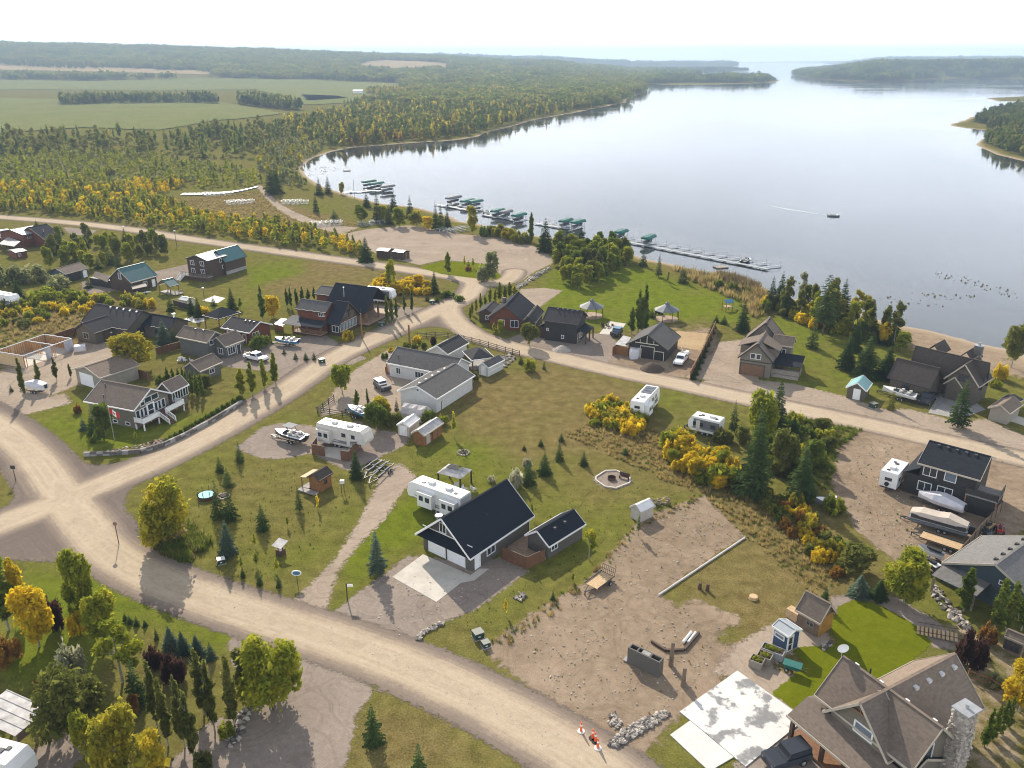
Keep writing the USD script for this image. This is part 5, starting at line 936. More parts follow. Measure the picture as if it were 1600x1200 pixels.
def crown_spruce(h, R, rg, layers=26, per=11, sparse=1.0, base=.05, power=.95):
    V, F, n = [],[],0
    for i in range(layers):
        q = (i + rg.random() * .6) / layers; z = h * (base + (1 - base) * q); r = R * (1 - q) ** power * (.85 + .3 * rg.random()) + .02 * R
        m = max(4, int(per * (1 - q * .55) * sparse)); a0 = rg.random() * 6.28
        for k in range(m):
            a = a0 + 6.28 * k / m + rg.normal() * .16; ln = r * (.72 + .45 * rg.random()); d = np.array([math.cos(a), math.sin(a),0]); t = np.array([-d[1], d[0],0])
            dr = ln * (.22 + .25 * rg.random()) * (1 - q * .9); w = ln * (.17 + .08 * rg.random()) + h * .012
            p0 = np.array([0,0, z + ln * .10]); pm = d * ln * .55 + (0,0, z - dr * .35); p1 = d * ln + (0,0, z - dr * .55 + ln * .06)
            for sg in (-1,1):
                for f, wl in ((.35,1.0),(.62,.95),(.85,.6)):
                    c = d * ln * f + np.array([0,0, z + ln * .10 - dr * f * .8]); e = c + t * sg * w * wl * 1.25 + d * w * .75 - np.array([0,0, w * (.25 + .35 * rg.random())])
                    V += [c - d * w * .45, e, c + d * w * .75]; F.append((n, n + 1, n + 2)); n += 3
            V += [p0 - t * w * .25, pm + t * w * .45 + (0,0,.02), p1, pm - t * w * .45 + (0,0,.02)]; F += [(n, n + 1, n + 2),(n, n + 2, n + 3)]; n += 4
    V += [np.array([0.03 * R, 0, h * .93]), np.array([-.03 * R, .03 * R, h * .93]), np.array([0,0, h * 1.02])]; F.append((n, n + 1, n + 2))
    return np.array(V), np.array(F)
SHAPES = {  # kind: (height, radius, builder, trunk radius, bare trunk up to)
    'spruce': (10.0,2.3, lambda rg, h, R: crown_spruce(h, R, rg),.16,.9),'young_spruce': (4.0,1.25, lambda rg, h, R: crown_spruce(h, R, rg, 17,9, base=.04),.07,.9),'thin_spruce': (9.0,1.5, lambda rg, h, R: crown_spruce(h, R, rg, 24,8,.9,.10,.8),.12,.9),
    'pine': (14.0,2.8, lambda rg, h, R: crown_spruce(h, R, rg, 24,9,.9,.24,.6),.2,.9),
    'round_tree': (7.0,3.2, lambda rg, h, R: crown_round(h, R, rg, 5200,.42,.16),.17,.7),'open_tree': (9.0,2.6, lambda rg, h, R: crown_open(h, R, rg, 2600,.36),.15,.85),
    'poplar': (9.0,1.15, lambda rg, h, R: crown_column(h, R, rg, 3200,.32),.11,.8),'sapling': (3.5,.75, lambda rg, h, R: crown_column(h, R, rg, 420,.22,.3),.035,.8),
    'arborvitae': (4.5,.8, lambda rg, h, R: crown_column(h, R, rg, 2200,.2,.0),.06,.5),'shrub': (2.4,1.7, lambda rg, h, R: crown_shrub(h, R, rg, 2300,.26),.05,.4),'aspen': (7.5,1.9, lambda rg, h, R: crown_round(h, R, rg, 2600,.38,.05,12),.10,.75),
    'weeping_tree': (7.0,3.4, lambda rg, h, R: crown_round(h, R, rg, 6000,.36,.05,14),.2,.6)}
PROTO = {}
def plant(kind, mat, u, v, vt, wpx, label, group=None, name=None, cat=None, xy=None, hh=None, rr=None, rot=None):
    """u, v: foot of the plant in the photograph; vt: row of its top; wpx: width in pixels"""
    H0, R0, fn, tr, bare = SHAPES[kind]
    p = G(u, v) if xy is None else np.asarray(xy, float)
    if hh is None: hh = at_dist(u, vt, p[1])[2]
    if rr is None: d = p[1] * _c + CAMZ * _s; rr = wpx * .5 * d / FPX
    hh = max(hh, .5); rr = max(rr, .25)
    rv = random.Random(hash((round(p[0] * 10), round(p[1] * 10)))); var = rv.randrange(3 if kind in ('spruce','young_spruce','poplar','aspen','shrub','round_tree') else 2)
    nm = name or {'young_spruce': 'spruce_tree','spruce': 'spruce_tree','thin_spruce': 'spruce_tree','pine': 'pine_tree','poplar': 'poplar_tree','aspen': 'aspen_tree','shrub': 'shrub','sapling': 'sapling','arborvitae': 'arborvitae'}.get(kind, 'leafy_tree')
    ct = cat or ('shrub' if kind in ('shrub','arborvitae') else 'tree'); rz = rv.random() * 6.28 if rot is None else rot; sc = (rr / R0, rr / R0, hh / H0); z = float(height(p[0], p[1], shore_sd(p[0], p[1]))) if p[1] > 250 else 0.0
    key = (kind, mat, var)
    if key in PROTO: return copy_of(PROTO[key], nm, label, ct, (*p, min(z, 0)), rz, group, sc)
    t = thing(nm, label, ct, (*p, min(z, 0)), rz, group, sc); PROTO[key] = t
    rg = np.random.default_rng(abs(hash(kind)) % 1000 * 0 + 11 * len(kind) + var * 101)
    V, F = fn(rg, H0, R0); m = MB(); m.add(V, F); m.build('crown', mat, t)
    m = MB(); m.tube((0,0,-.3),(0,0, H0 * bare), tr, tr * .3,7)
    for k in range(7 if 'spruce' not in kind else 0):
        a = rg.random() * 6.28; z0 = H0 * (.25 + .45 * rg.random()); m.tube((0,0, z0),(math.cos(a) * R0 * .6, math.sin(a) * R0 * .6, z0 + H0 * .16), tr * .4, tr * .1,5)
    m.build('trunk','bark' if kind in ('spruce','young_spruce','thin_spruce','pine','shrub','weeping_tree','arborvitae') else 'bark_pale', t)
    return t
def row(kind, mat, items, label, group, **k):
    for it in items: plant(kind, mat, *it, label, group, **k)
def in_poly(px, n, seed, mind=0.0):
    pg = PX(px); rg = np.random.default_rng(seed); x0, y0, x1, y1 = pg.bounds; out = []
    for _ in range(40):
        q = np.c_[rg.random(n * 2) * (x1 - x0) + x0, rg.random(n * 2) * (y1 - y0) + y0]; q = q[shapely.contains_xy(pg, q[:, 0], q[:, 1])]
        for p in q:
            if mind == 0 or all((p[0] - o[0]) ** 2 + (p[1] - o[1]) ** 2 > mind ** 2 for o in out): out.append(p)
            if len(out) >= n: return np.array(out)
    return np.array(out)
def grove(px, n, seed, kinds, hr, rr, label, group, mind=1.2):
    rg = random.Random(seed)
    for p in in_poly(px, n, seed, mind):
        k, mt = rg.choice(kinds); h = rg.uniform(*hr); plant(k, mt, 0,0,0,0, label, group, xy=p, hh=h, rr=rg.uniform(*rr) * (h / hr[1]) ** .5)
S, YS, RT, PO, SH, AS, SA, OT = 'spruce','young_spruce','round_tree','poplar','shrub','aspen','sapling','open_tree'
for it in [
    # front yard left of the long driveway
    (YS, 'needle',375,722,688,15,'lone dark young spruce at the upper road edge above the yellow round tree'),(YS, 'needle',344,738,711,15,'young spruce standing above the turquoise trampoline net'),(YS, 'needle',357,760,730,18,'young spruce right of the turquoise trampoline beside the round fire ring'),
    (YS, 'needle',342,808,748,24,'dark spruce directly right of the trampoline, left one of two'),(YS, 'needle',361,812,763,25,'dark spruce directly right of the trampoline, right one of two'),(S, 'needle_blue',357,868,812,30,'blue-green spruce beside the white-topped utility box'),
    (YS, 'needle',411,828,786,25,'dark cone-shaped spruce alone in the open yard above the little well roof'),('thin_spruce','needle',468,799,759,13,'slim spruce below the little wooden playhouse'),(S, 'needle',557,748,699,22,'spruce between the fenced trailer deck and the empty boat trailers'),
    ('weeping_tree','leaf_gold',262,850,758,98,'big round tree turning from green to yellow at the road corner'),(SH, 'tall_grass',270,842,812,46,'dry straw-coloured bush under the big yellow corner tree'),
    (SA, 'leaf_yellow',497,796,772,8,'tiny bright yellow sapling below the playhouse porch'),('sapling','leaf_yellowgreen',399,857,834,12,'slender yellow-green sapling uphill of the white-topped utility box'),
    # along the driveway and garage
    ('thin_spruce','needle_blue',590,898,830,32,'blue-green conifer at the edge of the gravel left of the garage apron'),(SA, 'leaf_yellow',790,962,935,10,'yellow sapling in the lawn strip below the brown fence'),(SA, 'leaf_yellowgreen',831,812,783,10,'small lime sapling between the garage and its shed'),
    (OT, 'leaf_yellowgreen',920,874,822,30,'light yellow-green tree at the far end of the dark garden shed'),(SA, 'leaf_willow',997,838,806,14,'thin nearly bare sapling beside the grey plastic shed'),(YS, 'needle',864,938,922,9,'tiny spruce seedling at the edge of the dirt lot below the shed'),
    (SA, 'leaf_green',895,910,895,8,'tiny dark sapling on the grass edge near the utility trailer'),
    (YS, 'needle',826,757,722,24,'dark bushy spruce between the two silver shrubs behind the garage ridge'),(YS, 'needle',851,741,706,26,'dark spruce second from the silver shrubs behind the garage'),(YS, 'needle',874,720,688,15,'narrow spruce third from the silver shrubs behind the garage'),(YS, 'needle',912,727,704,15,'small spruce nearest the gravel fire pit'),
    (SH, 'leaf_silver',805,760,727,28,'pale silver shrub just behind the garage ridge, nearer one'),(SH, 'leaf_silver',824,733,710,18,'pale silver shrub behind the dark bushy spruce'),(SH, 'leaf_silver',768,754,741,16,'small silver shrub poking over the garage roof edge'),
    (SA, 'leaf_yellowgreen',709,684,643,13,'bright lime columnar tree beside the cedar shed'),
    # between fifth-wheel trailer and white house
    (PO, 'leaf_green',558,637,609,13,'short dark columnar tree left of the parked off-road car'),(PO, 'leaf_olive',575,637,607,8,'thin columnar tree just below the parked off-road car'),(AS, 'leaf_mixed',594,655,616,36,'yellow-orange bushy tree below the off-road car'),
    (RT, 'leaf_green',588,672,632,42,'dark green bushy tree above the nose of the decked trailer'),(SH, 'leaf_olive',614,664,638,36,'olive bush beside the pale tarp shelter'),(YS, 'needle',620,642,620,8,'thin spruce tip at the white house corner by the tarp shelter'),(SH, 'leaf_green',671,660,634,28,'green bush right of the tarp shelter against the white house'),(SH, 'leaf_yellowgreen',692,664,645,26,'light green bush behind the cedar shed roof'),
    (RT, 'leaf_yellowgreen',535,615,572,42,'round bright green tree alone at the road side above the rail fence'),
    (SH, 'leaf_yellow',652,535,521,18,'yellow bush at the road corner beside the wooden sign post'),(SH, 'leaf_yellowgreen',634,541,531,12,'small green bush left of the wooden sign post'),(SH, 'leaf_olive',648,545,534,13,'dark round bush directly below the wooden sign post'),(SH, 'leaf_purple',676,539,523,15,'purplish shrub behind the white house near the rail fence'),(SH, 'leaf_green',663,543,531,14,'low green shrub between the yellow bush and the purplish shrub'),(SH, 'leaf_yellowgreen',728,541,532,8,'small lime bush inside the rail fence bend'),
    (SH, 'leaf_olive',741,595,576,16,'olive bush between the white house and the small white shed'),(SH, 'leaf_yellow',612,549,541,14,'orange-yellow bush at the verge left of the white house'),(SH, 'leaf_green',601,560,549,14,'green bush at the verge above the timber porch'),
    # right road side
    (YS, 'leaf_green',814,568,556,11,'small dark bush left of the yellow-green round bush by the road'),(SH, 'leaf_yellowgreen',828,580,555,22,'round yellow-green bush beside the gravel road behind the white house'),(YS, 'needle',850,577,562,6,'tiny spruce right of the yellow-green round bush by the road'),
    (SA, 'leaf_yellowgreen',772,522,504,10,'short lime sapling in front of the orange-gabled cabin, left one'),(AS, 'leaf_yellowgreen',783,524,498,14,'taller lime sapling in front of the orange-gabled cabin, right one'),(RT, 'leaf_olive',827,541,507,34,'round olive tree between the orange-gabled cabin and the black two-storey house'),
    (PO, 'leaf_green',1006,519,445,19,'tallest poplar of the dark clump behind the black garage'),(PO, 'leaf_green',997,521,452,19,'second tallest poplar of the dark clump behind the black garage'),(PO, 'leaf_green',987,522,480,18,'shortest left poplar of the dark clump behind the black garage'),(PO, 'leaf_green',1002,521,465,18,'middle poplar of the dark clump behind the black garage'),(PO, 'leaf_green',1009,518,472,14,'rightmost poplar of the dark clump behind the black garage'),
    (YS, 'needle',1018,496,480,12,'small spruce left of the octagonal gazebo by the poplar clump'),(SH, 'leaf_green',1029,491,477,14,'dark bush just behind the octagonal gazebo by the poplar clump'),
    # lakeside lawn
    (S, 'needle',1160,518,470,26,'dark dense spruce at the lawn end left of the tall taupe house'),('thin_spruce','needle',1029,433,396,12,'slim spruce on the lakeside lawn, leftmost of three'),(YS, 'needle',1067,442,413,18,'broad dark spruce on the lakeside lawn near the dock'),(SA, 'leaf_olive',1043,445,422,10,'thin tree between the two lakeside lawn spruces'),(YS, 'needle',1005,416,387,16,'spruce where the lake thicket meets the long dock'),
    (SH, 'leaf_green',1103,441,430,16,'low bush on the shore bank above the lakeside lawn, leftmost'),(SH, 'leaf_green',1122,450,432,20,'dark bush at the shore edge of the lakeside lawn, left of a close pair'),(SH, 'leaf_green',1145,454,438,20,'dark bush at the shore edge of the lakeside lawn, right of a close pair'),(SH, 'leaf_olive',1164,458,444,18,'olive bush at the lawn edge nearest the lakeside spruces'),
    (S, 'needle',1204,482,430,22,'lakeside spruce nearest the end of the long dock'),(S, 'needle',1226,492,450,22,'shorter lakeside spruce below the end of the long dock'),(OT, 'leaf_silver',1252,480,420,22,'tall pale-topped tree at the shore right of the dock end'),('pine','needle',1285,524,428,36,'tallest pine on the shore with bare trunk'),('thin_spruce','needle',1314,498,459,16,'slim spruce right of the tall bare-trunked pine'),(OT, 'leaf_mixed',1338,497,450,26,'yellowing aspen at the shore, left of a pair'),(OT, 'leaf_mixed',1350,500,455,20,'yellowing aspen at the shore, right of a pair'),
    (S, 'needle',1358,532,471,28,'dark spruce right of the yellowing shore aspens'),(S, 'needle',1397,528,484,18,'spruce at the beach edge, last before the sand'),(AS, 'leaf_yellowgreen',1269,510,478,18,'bright green slender tree left of the pale parked boat'),(YS, 'needle',1269,544,500,22,'dark spruce on the lawn right of the tall taupe house'),(S, 'needle',1335,548,500,24,'spruce in the yard between pine and chalet, upper'),(S, 'needle',1322,577,520,30,'wide spruce above the green-roofed shed, left one'),(S, 'needle',1352,588,524,44,'largest wide spruce above the green-roofed shed'),(S, 'needle',1384,592,540,38,'dark spruce at the left wall of the chalet'),(AS, 'leaf_yellow',1380,538,505,26,'yellow aspen among the dark spruces left of the chalet'),(AS, 'leaf_yellowgreen',1408,548,515,26,'lime bushy tree at the chalet rear corner by the sand'),
    (RT, 'leaf_olive',1580,574,514,40,'olive round-topped tree at the right edge of the beach'),(SH, 'leaf_yellow',1562,592,562,24,'bright yellow bush right of the chalet'),(SH, 'leaf_yellowgreen',1556,605,588,20,'lime bush right of the chalet under the yellow bush'),
    ('thin_spruce','needle',1496,668,592,34,'large leaning olive conifer in front of the chalet drive'),(YS, 'leaf_olive',1392,640,602,15,'small conifer in front of the white boat by the chalet'),
    # middle right
    (S, 'needle',1176,774,626,58,'largest dark spruce in the middle beside the yellow thicket'),(S, 'needle',1211,684,592,40,'tall dark spruce against the gravel road in the middle right'),(S, 'needle',1250,780,690,46,'broad dark spruce right of the largest one, by the dirt yard'),(S, 'needle',1237,690,650,28,'shorter spruce beside the tall one against the gravel road'),(YS, 'needle',1146,670,624,18,'spruce just right of the grey and white travel trailer'),
    (RT, 'leaf_yellowgreen',1186,706,618,56,'bright green leafy tree behind the largest dark spruce'),(RT, 'leaf_olive',1222,745,676,50,'olive leafy tree between the two broad dark spruces'),(SH, 'leaf_olive',1130,690,660,36,'dull olive bush below the grey and white travel trailer'),(RT, 'leaf_green',1268,735,690,40,'green leafy bush beside the dirt yard right of the broad dark spruce'),(SH, 'leaf_olive',1160,690,655,30,'olive shrub under the spruce beside the travel trailer'),
    (SH, 'leaf_yellowgreen',1302,800,770,40,'green shrub by the beached dinghy at the dirt yard'),(AS, 'leaf_olive',1335,895,848,62,'large olive bushy tree at the lower edge of the dirt yard'),(RT, 'leaf_yellowgreen',1412,942,868,78,'big bright yellow-green bush above the curved lawn'),(S, 'needle_blue',1342,930,898,36,'blue-green spruce at the top of the curved lawn'),(S, 'needle',1372,935,905,30,'dark spruce between the blue-green spruce and the bright bush'),(YS, 'needle',1287,948,915,22,'young spruce right behind the wooden shed'),
    (PO, 'leaf_green',1505,955,888,34,'leafy aspen left of the grey-roofed house porch'),(PO, 'leaf_green',1553,985,905,34,'leafy aspen in front of the grey-roofed house, middle'),(PO, 'leaf_green',1572,985,912,36,'leafy aspen in front of the grey-roofed house, right of the middle one'),(PO, 'leaf_green',1595,985,915,34,'leafy aspen in front of the grey-roofed house at the right edge'),(SH, 'leaf_purple',1515,1040,976,52,'dark purple round shrub beyond the big tan house'),(SH, 'leaf_orange',1541,1004,965,30,'orange-brown shrub beside the dark purple shrub'),(RT, 'leaf_yellow',1592,1112,1044,66,'bright yellow leafy tree at the right edge behind the chimney'),(SH, 'leaf_willow',1555,1072,1050,30,'grey-green shrub left of the bright yellow tree at the right edge'),
    # bottom
    (YS, 'needle',584,1161,1098,36,'dark young spruce in the grass triangle, upper one'),(YS, 'needle',656,1222,1160,36,'dark young spruce in the grass triangle at the bottom edge'),
    (PO, 'leaf_green',14,985,838,44,'tall green poplar at the far left edge of the garden'),(AS, 'leaf_yellow',38,968,876,34,'yellow tree behind the tall left poplar'),(RT, 'leaf_yellow',62,1010,922,64,'large bright yellow tree in the lower left garden'),(SH, 'leaf_orange',18,1040,984,44,'golden-orange bush at the left edge of the garden'),(SH, 'leaf_purple',93,982,922,38,'dark purple tree beside the large yellow tree'),(SH, 'leaf_yellow',122,990,950,32,'small golden bush right of the dark purple tree'),(RT, 'leaf_yellowgreen',134,972,868,56,'tall lime tree at the top of the lower left garden by the road'),
    (OT, 'leaf_yellowgreen',192,1066,965,78,'spreading lime tree with visible dark trunk in the garden lawn'),(RT, 'leaf_yellowgreen',165,1010,935,60,'lime tree between the tall lime tree and the spreading one'),(SH, 'leaf_silver',118,1070,988,50,'pale grey-green tree in the lower left garden'),('weeping_tree','leaf_olive',122,1150,1042,108,'huge drooping willow right of the metal-roofed carport'),(SH, 'leaf_purple',243,1042,1004,34,'dark purple shrub beside the blue spruces, left'),(SH, 'leaf_purple',274,1064,1014,44,'dark purple shrub beside the blue spruces, right'),(SH, 'leaf_orange',70,1075,1050,34,'reddish-brown low shrub behind the metal-roofed carport'),
    (S, 'needle_blue',268,1014,978,27,'blue spruce at the garden edge, left of three'),(S, 'needle_blue',287,1020,986,25,'blue spruce at the garden edge, middle of three'),(S, 'needle_blue',309,1024,992,27,'blue spruce at the garden edge, right of three'),(YS, 'needle_blue',330,1030,1003,18,'dark narrow spruce at the right end of the blue spruces'),(YS, 'needle',245,999,979,9,'tiny spruce in the lawn left of the blue spruces'),
    ('weeping_tree','leaf_yellowgreen',428,1108,1004,108,'big light green willow by the lower gravel drive'),(AS, 'leaf_olive',390,1085,1010,50,'olive tree at the left flank of the big light green willow'),(YS, 'needle',215,1100,1030,40,'dark conifer behind the poplar row in the lower left'),(RT, 'leaf_yellowgreen',140,1195,1118,40,'lime bushy tree right of the white trailer in the lower left corner'),(RT, 'leaf_mixed',190,1225,1110,84,'yellow-green tree at the bottom edge left of the poplar row'),(AS, 'leaf_mixed',240,1235,1140,60,'mottled tree at the bottom edge under the poplar row'),(SH, 'leaf_olive',318,1200,1165,34,'dark shrub at the foot of the poplar row near the bottom edge'),
    (AS, 'leaf_orange',212,1120,1085,22,'rusty orange small tree left of the poplar row'),(SH, 'leaf_yellowgreen',355,1150,1125,30,'lime shrub on the rocky bank beneath the poplar row'),
    # left part
    (RT, 'leaf_mixed',208,580,521,76,'big round yellow-green tree beside the tan garage'),(S, 'needle_blue',258,541,497,26,'blue-green spruce in front of the dark house right wing'),(YS, 'needle',272,537,508,15,'narrow spruce right of the blue-green one by the dark house'),(S, 'needle',363,484,449,18,'dark spruce behind the hip-roofed carport, larger of two'),(SA, 'leaf_green',376,484,465,13,'green sapling right of the dark spruce behind the carport'),(S, 'needle',300,491,461,14,'spruce by the pale shed, left of two'),(S, 'needle',311,496,463,16,'spruce by the pale shed, right of two'),(YS, 'needle',267,486,460,16,'spruce at the fence corner left of the pale shed'),(SH, 'leaf_yellow',318,493,475,24,'golden bush left of the hip-roofed carport'),(YS, 'needle',334,478,462,10,'small conifer on the pale pad beyond the carport'),
    (AS, 'leaf_yellow',428,497,459,30,'bright yellow tree left of the big lodge'),(PO, 'leaf_green',411,502,446,15,'dark columnar poplar left of the bright yellow tree by the lodge'),(SH, 'leaf_green',408,545,516,36,'dark green bush right of the long dark red house'),(SH, 'leaf_yellow',544,532,512,22,'small bright yellow bush under the glass gable of the lodge'),(S, 'needle',30,472,434,24,'dark spruce behind the white trailer at the left edge'),
    (SH, 'leaf_green',116,374,360,12,'round dark bush in the lawn of the red-brown log house, left'),(SH, 'leaf_green',128,380,367,14,'round dark bush in the lawn of the red-brown log house, centre'),(SH, 'leaf_green',143,378,370,12,'round dark bush in the lawn of the red-brown log house, right'),(YS, 'needle',96,366,350,10,'spruce at the right corner of the red-brown log house'),(YS, 'needle',57,352,343,7,'spruce tip behind the roof of the red-brown log house'),(SH, 'leaf_green',120,385,374,14,'dark shrub at the lawn end near the aspen belt'),
    (YS, 'needle',139,450,432,14,'spruce between the low dark garage and the barn-shaped house'),(SH, 'leaf_willow',50,440,408,60,'large grey willow bush at the left near the low dark garage'),(SH, 'leaf_willow',15,445,405,50,'large grey willow bush at the far left edge below the red shed'),(SH, 'leaf_willow',88,452,425,50,'large grey willow bush left of the low dark garage'),(SH, 'leaf_yellowgreen',75,470,445,60,'broad green bush in front of the grey willows at the left, left one'),(SH, 'leaf_yellowgreen',112,468,446,56,'broad green bush in front of the grey willows at the left, right one'),
    ('young_spruce','needle',146,678,640,20,'conifer at the left corner of the railed deck house'),(RT, 'leaf_green',165,682,635,34,'dark leafy tree in front of the railed deck house wall'),(SH, 'leaf_green',157,690,663,20,'green bush beside the flagpole'),(YS, 'needle_blue',131,672,650,14,'blue conifer at the left of the deck house front garden'),(SH, 'leaf_green',146,692,682,12,'low dark shrub at the end of the stone retaining wall'),(SA, 'leaf_yellowgreen',213,690,674,9,'small sapling on the lawn under the white deck'),(SH, 'leaf_orange',122,645,625,13,'reddish shrub left of the deck house roof corner'),(YS, 'needle',18,612,600,7,'tiny spruce at the drive on the far left lawn'),
    (AS, 'leaf_olive',318,605,583,30,'olive bush at the end of the arborvitae row beside the grey garage'),(SH, 'leaf_green',255,597,583,26,'round hedge bush right of the tan garage fence'),
    # parking lot and island
    (S, 'needle',572,409,369,26,'dark spruce beside the pair of outhouses'),(PO, 'leaf_yellowgreen',700,429,394,18,'dense columnar tree with yellow top on the grass island'),(SA, 'leaf_yellowgreen',726,419,400,8,'narrow yellow shrub in the island planting, left'),(YS, 'needle',732,420,405,7,'tiny dark spruce in the island planting, centre'),(SA, 'leaf_yellowgreen',739,420,403,8,'narrow yellow shrub in the island planting, right'),(SH, 'leaf_orange',732,423,414,12,'low red shrub in the island planting'),(SH, 'leaf_willow',756,439,408,28,'grey-green bush at the end of the grass island, left'),(AS, 'leaf_willow',770,439,391,28,'tall grey-green tree at the end of the grass island'),
    (AS, 'leaf_yellowgreen',611,453,405,22,'tall yellow-green aspen rising from the golden bushes by the far road'),(S, 'needle',679,459,423,18,'dark spruce at the right end of the golden bushes'),(SH, 'leaf_green',700,465,452,26,'green bush right of the spruce at the golden bushes'),(SH, 'leaf_green',718,470,458,20,'small green bush at the verge end near the road fork'),(YS, 'needle',668,470,460,9,'small round conifer below the golden bushes, left'),(YS, 'needle',683,472,461,9,'small round conifer below the golden bushes, right'),
    (AS, 'leaf_mixed',738,367,318,20,'tall mottled tree between lake and parking lot'),(PO, 'leaf_green',830,378,332,14,'thin dark tree at the lake corner of the parking lot'),(S, 'needle',852,394,340,28,'big dark spruce at the right end of the parking lot'),(AS, 'leaf_yellowgreen',872,393,359,22,'light green tree right of the big parking-lot spruce'),(S, 'needle',885,394,356,22,'dark spruce right of the light green tree at the parking lot'),(S, 'needle',908,382,351,16,'slim spruce at the left end of the lake thicket'),
    (S, 'needle',681,359,314,13,'left spruce of a close dark pair at the lake edge of the parking lot'),(S, 'needle',689,360,315,14,'right spruce of a close dark pair at the lake edge of the parking lot'),(S, 'needle',699,357,327,16,'shorter spruce right of the close dark pair by the parking lot'),(S, 'needle',590,348,299,20,'tall spruce behind the stacked docks by the parking lot'),(S, 'needle',615,330,301,17,'spruce silhouetted against the lake left of the parking lot'),(S, 'needle',641,341,304,15,'narrow tall spruce rising from the yellow shrubs by the lake'),(S, 'needle',608,350,319,18,'dark spruce at the parking lot edge beside the stacked docks'),(S, 'needle',573,324,301,15,'spruce near the left dock pole'),(YS, 'needle',523,346,326,18,'dark bush-like spruce before the stacked docks'),
    (AS, 'leaf_yellowgreen',624,354,322,26,'yellow-green bushy tree at the parking lot edge, left'),(AS, 'leaf_mixed',651,354,327,26,'mottled bushy tree at the parking lot edge, centre'),(AS, 'leaf_yellow',669,359,336,22,'golden bush at the parking lot edge beside the dark spruce pair'),(AS, 'leaf_yellowgreen',565,348,320,24,'lime tree among the stacked docks'),(AS, 'leaf_yellowgreen',600,347,318,18,'lime tree behind the tall spruce by the stacked docks'),(SH, 'leaf_green',757,369,347,22,'dark bush in the hedge between lake and parking lot'),
    (S, 'needle',424,304,252,22,'tall dark spruce left of the cove, left of two'),(S, 'needle',433,302,256,22,'tall dark spruce left of the cove, right of two'),(S, 'needle',499,305,276,14,'spruce at the shore near the first dock, left'),(S, 'needle',513,303,274,13,'spruce at the shore near the first dock, right'),(AS, 'leaf_mixed',534,303,284,12,'small bare-looking tree at the first dock'),(S, 'needle',494,332,297,10,'slim spruce standing in the meadow below the stored docks'),
]: plant(*it)
row(PO, 'leaf_green',[(605,508,462,10),(613,506,465,10),(620,501,464,8),(632,488,454,9),(644,488,452,9)],'slender green poplar in the roadside row beside the lodge lawn','poplar row beside the lodge lawn')
row(PO, 'leaf_yellowgreen',[(744,488,466,8),(751,483,458,9),(758,479,461,8),(766,477,446,10),(774,474,452,9),(781,470,441,13),(789,468,446,12),(796,465,441,13),(804,463,447,12),(738,492,472,8),(735,499,480,8)],'young poplar in the pale green hedge behind the orange-gabled cabin','poplar hedge around the orange-gabled cabin')
row('arborvitae','leaf_green',[(263,600,574,13),(272,602,575,12),(281,604,576,12),(288,607,574,13),(293,612,579,14),(301,616,579,13),(309,619,581,13),(317,621,584,13)],'dark arborvitae in the row between the deck house and the grey garage','arborvitae row by the deck house')
row('arborvitae','leaf_green',[(1538,1166,1106,22),(1551,1156,1100,20),(1563,1146,1092,20),(1574,1136,1088,18)],'golden-green arborvitae in the short row right of the stone chimney','arborvitae row by the stone chimney')
row(PO, 'leaf_olive',[(39,620,559,15),(63,606,562,13),(89,595,558,11),(111,590,568,8)],'slim young poplar in the row between the far left drive and the stud frame','poplar row along the left drive')
row(PO, 'leaf_yellowgreen',[(379,620,576,23),(395,618,565,19),(414,608,560,18),(431,601,551,20)],'bright green young poplar at the gravel yard below the white pickup','poplars below the white pickup')
row(PO, 'leaf_green',[(449,480,450,9),(455,482,449,9),(464,479,450,10),(473,474,448,10),(482,471,451,10),(491,468,449,9)],'dark poplar in the windbreak behind the lodge','windbreak poplars behind the lodge')
row(PO, 'leaf_olive',[(246,1135,1034,28),(263,1165,1060,28),(289,1168,1056,30),(303,1186,1080,30),(319,1118,1014,32),(336,1144,1032,28),(367,1134,1025,34)],'tall columnar poplar in the double row at the lower left','poplar row at the lower left')
row(YS, 'needle',[(462,561,549,8),(478,562,549,10),(491,562,548,8),(444,553,543,7)],'tiny conifer in the grass strip below the blue and white boat','tiny conifers below the blue and white boat')
row(YS, 'needle',[(1119,503,491,10),(1115,513,500,11),(1112,522,508,12),(1108,532,517,12),(1105,541,526,12),(1101,550,535,13),(1098,559,544,13),(1094,568,552,14),(1090,577,561,14),(1086,586,570,14),(1083,592,578,12),(1131,506,492,13)],'small spruce in the row outside the tall board fence','spruce row outside the board fence')
row(SA, 'leaf_yellowgreen',[(378,893,867,10),(401,886,862,12),(433,896,872,12),(450,824,806,9)],'pale yellow-green sapling planted in the front yard grass','saplings in the front yard')
row(YS, 'needle',[(406,914,892,12),(436,917,897,11),(380,902,884,9)],'tiny spruce near the road in the front yard','tiny spruces in the front yard')
row(YS, 'needle',[(845,697,685,10),(819,703,695,8),(877,689,676,10),(977,710,699,13)],'tiny spruce seedling in the brown meadow','spruce seedlings in the meadow')
row(YS, 'needle',[(203,974,960,12),(214,977,962,11),(227,979,967,9),(196,970,957,10)],'tiny dark spruce in the row on the lawn right of the spreading lime tree','tiny spruces on the lower left lawn')
grove([(580,449),(600,442),(640,444),(672,450),(676,462),(640,462),(590,459),(572,456)],26,4,[(SH, 'leaf_yellow'),(AS, 'leaf_yellow'),(SH, 'leaf_yellow')],(2.2,4.2),(1.6,2.3),'golden-yellow bush in the patch between the far road and the white coach trailer','golden bushes by the far road')
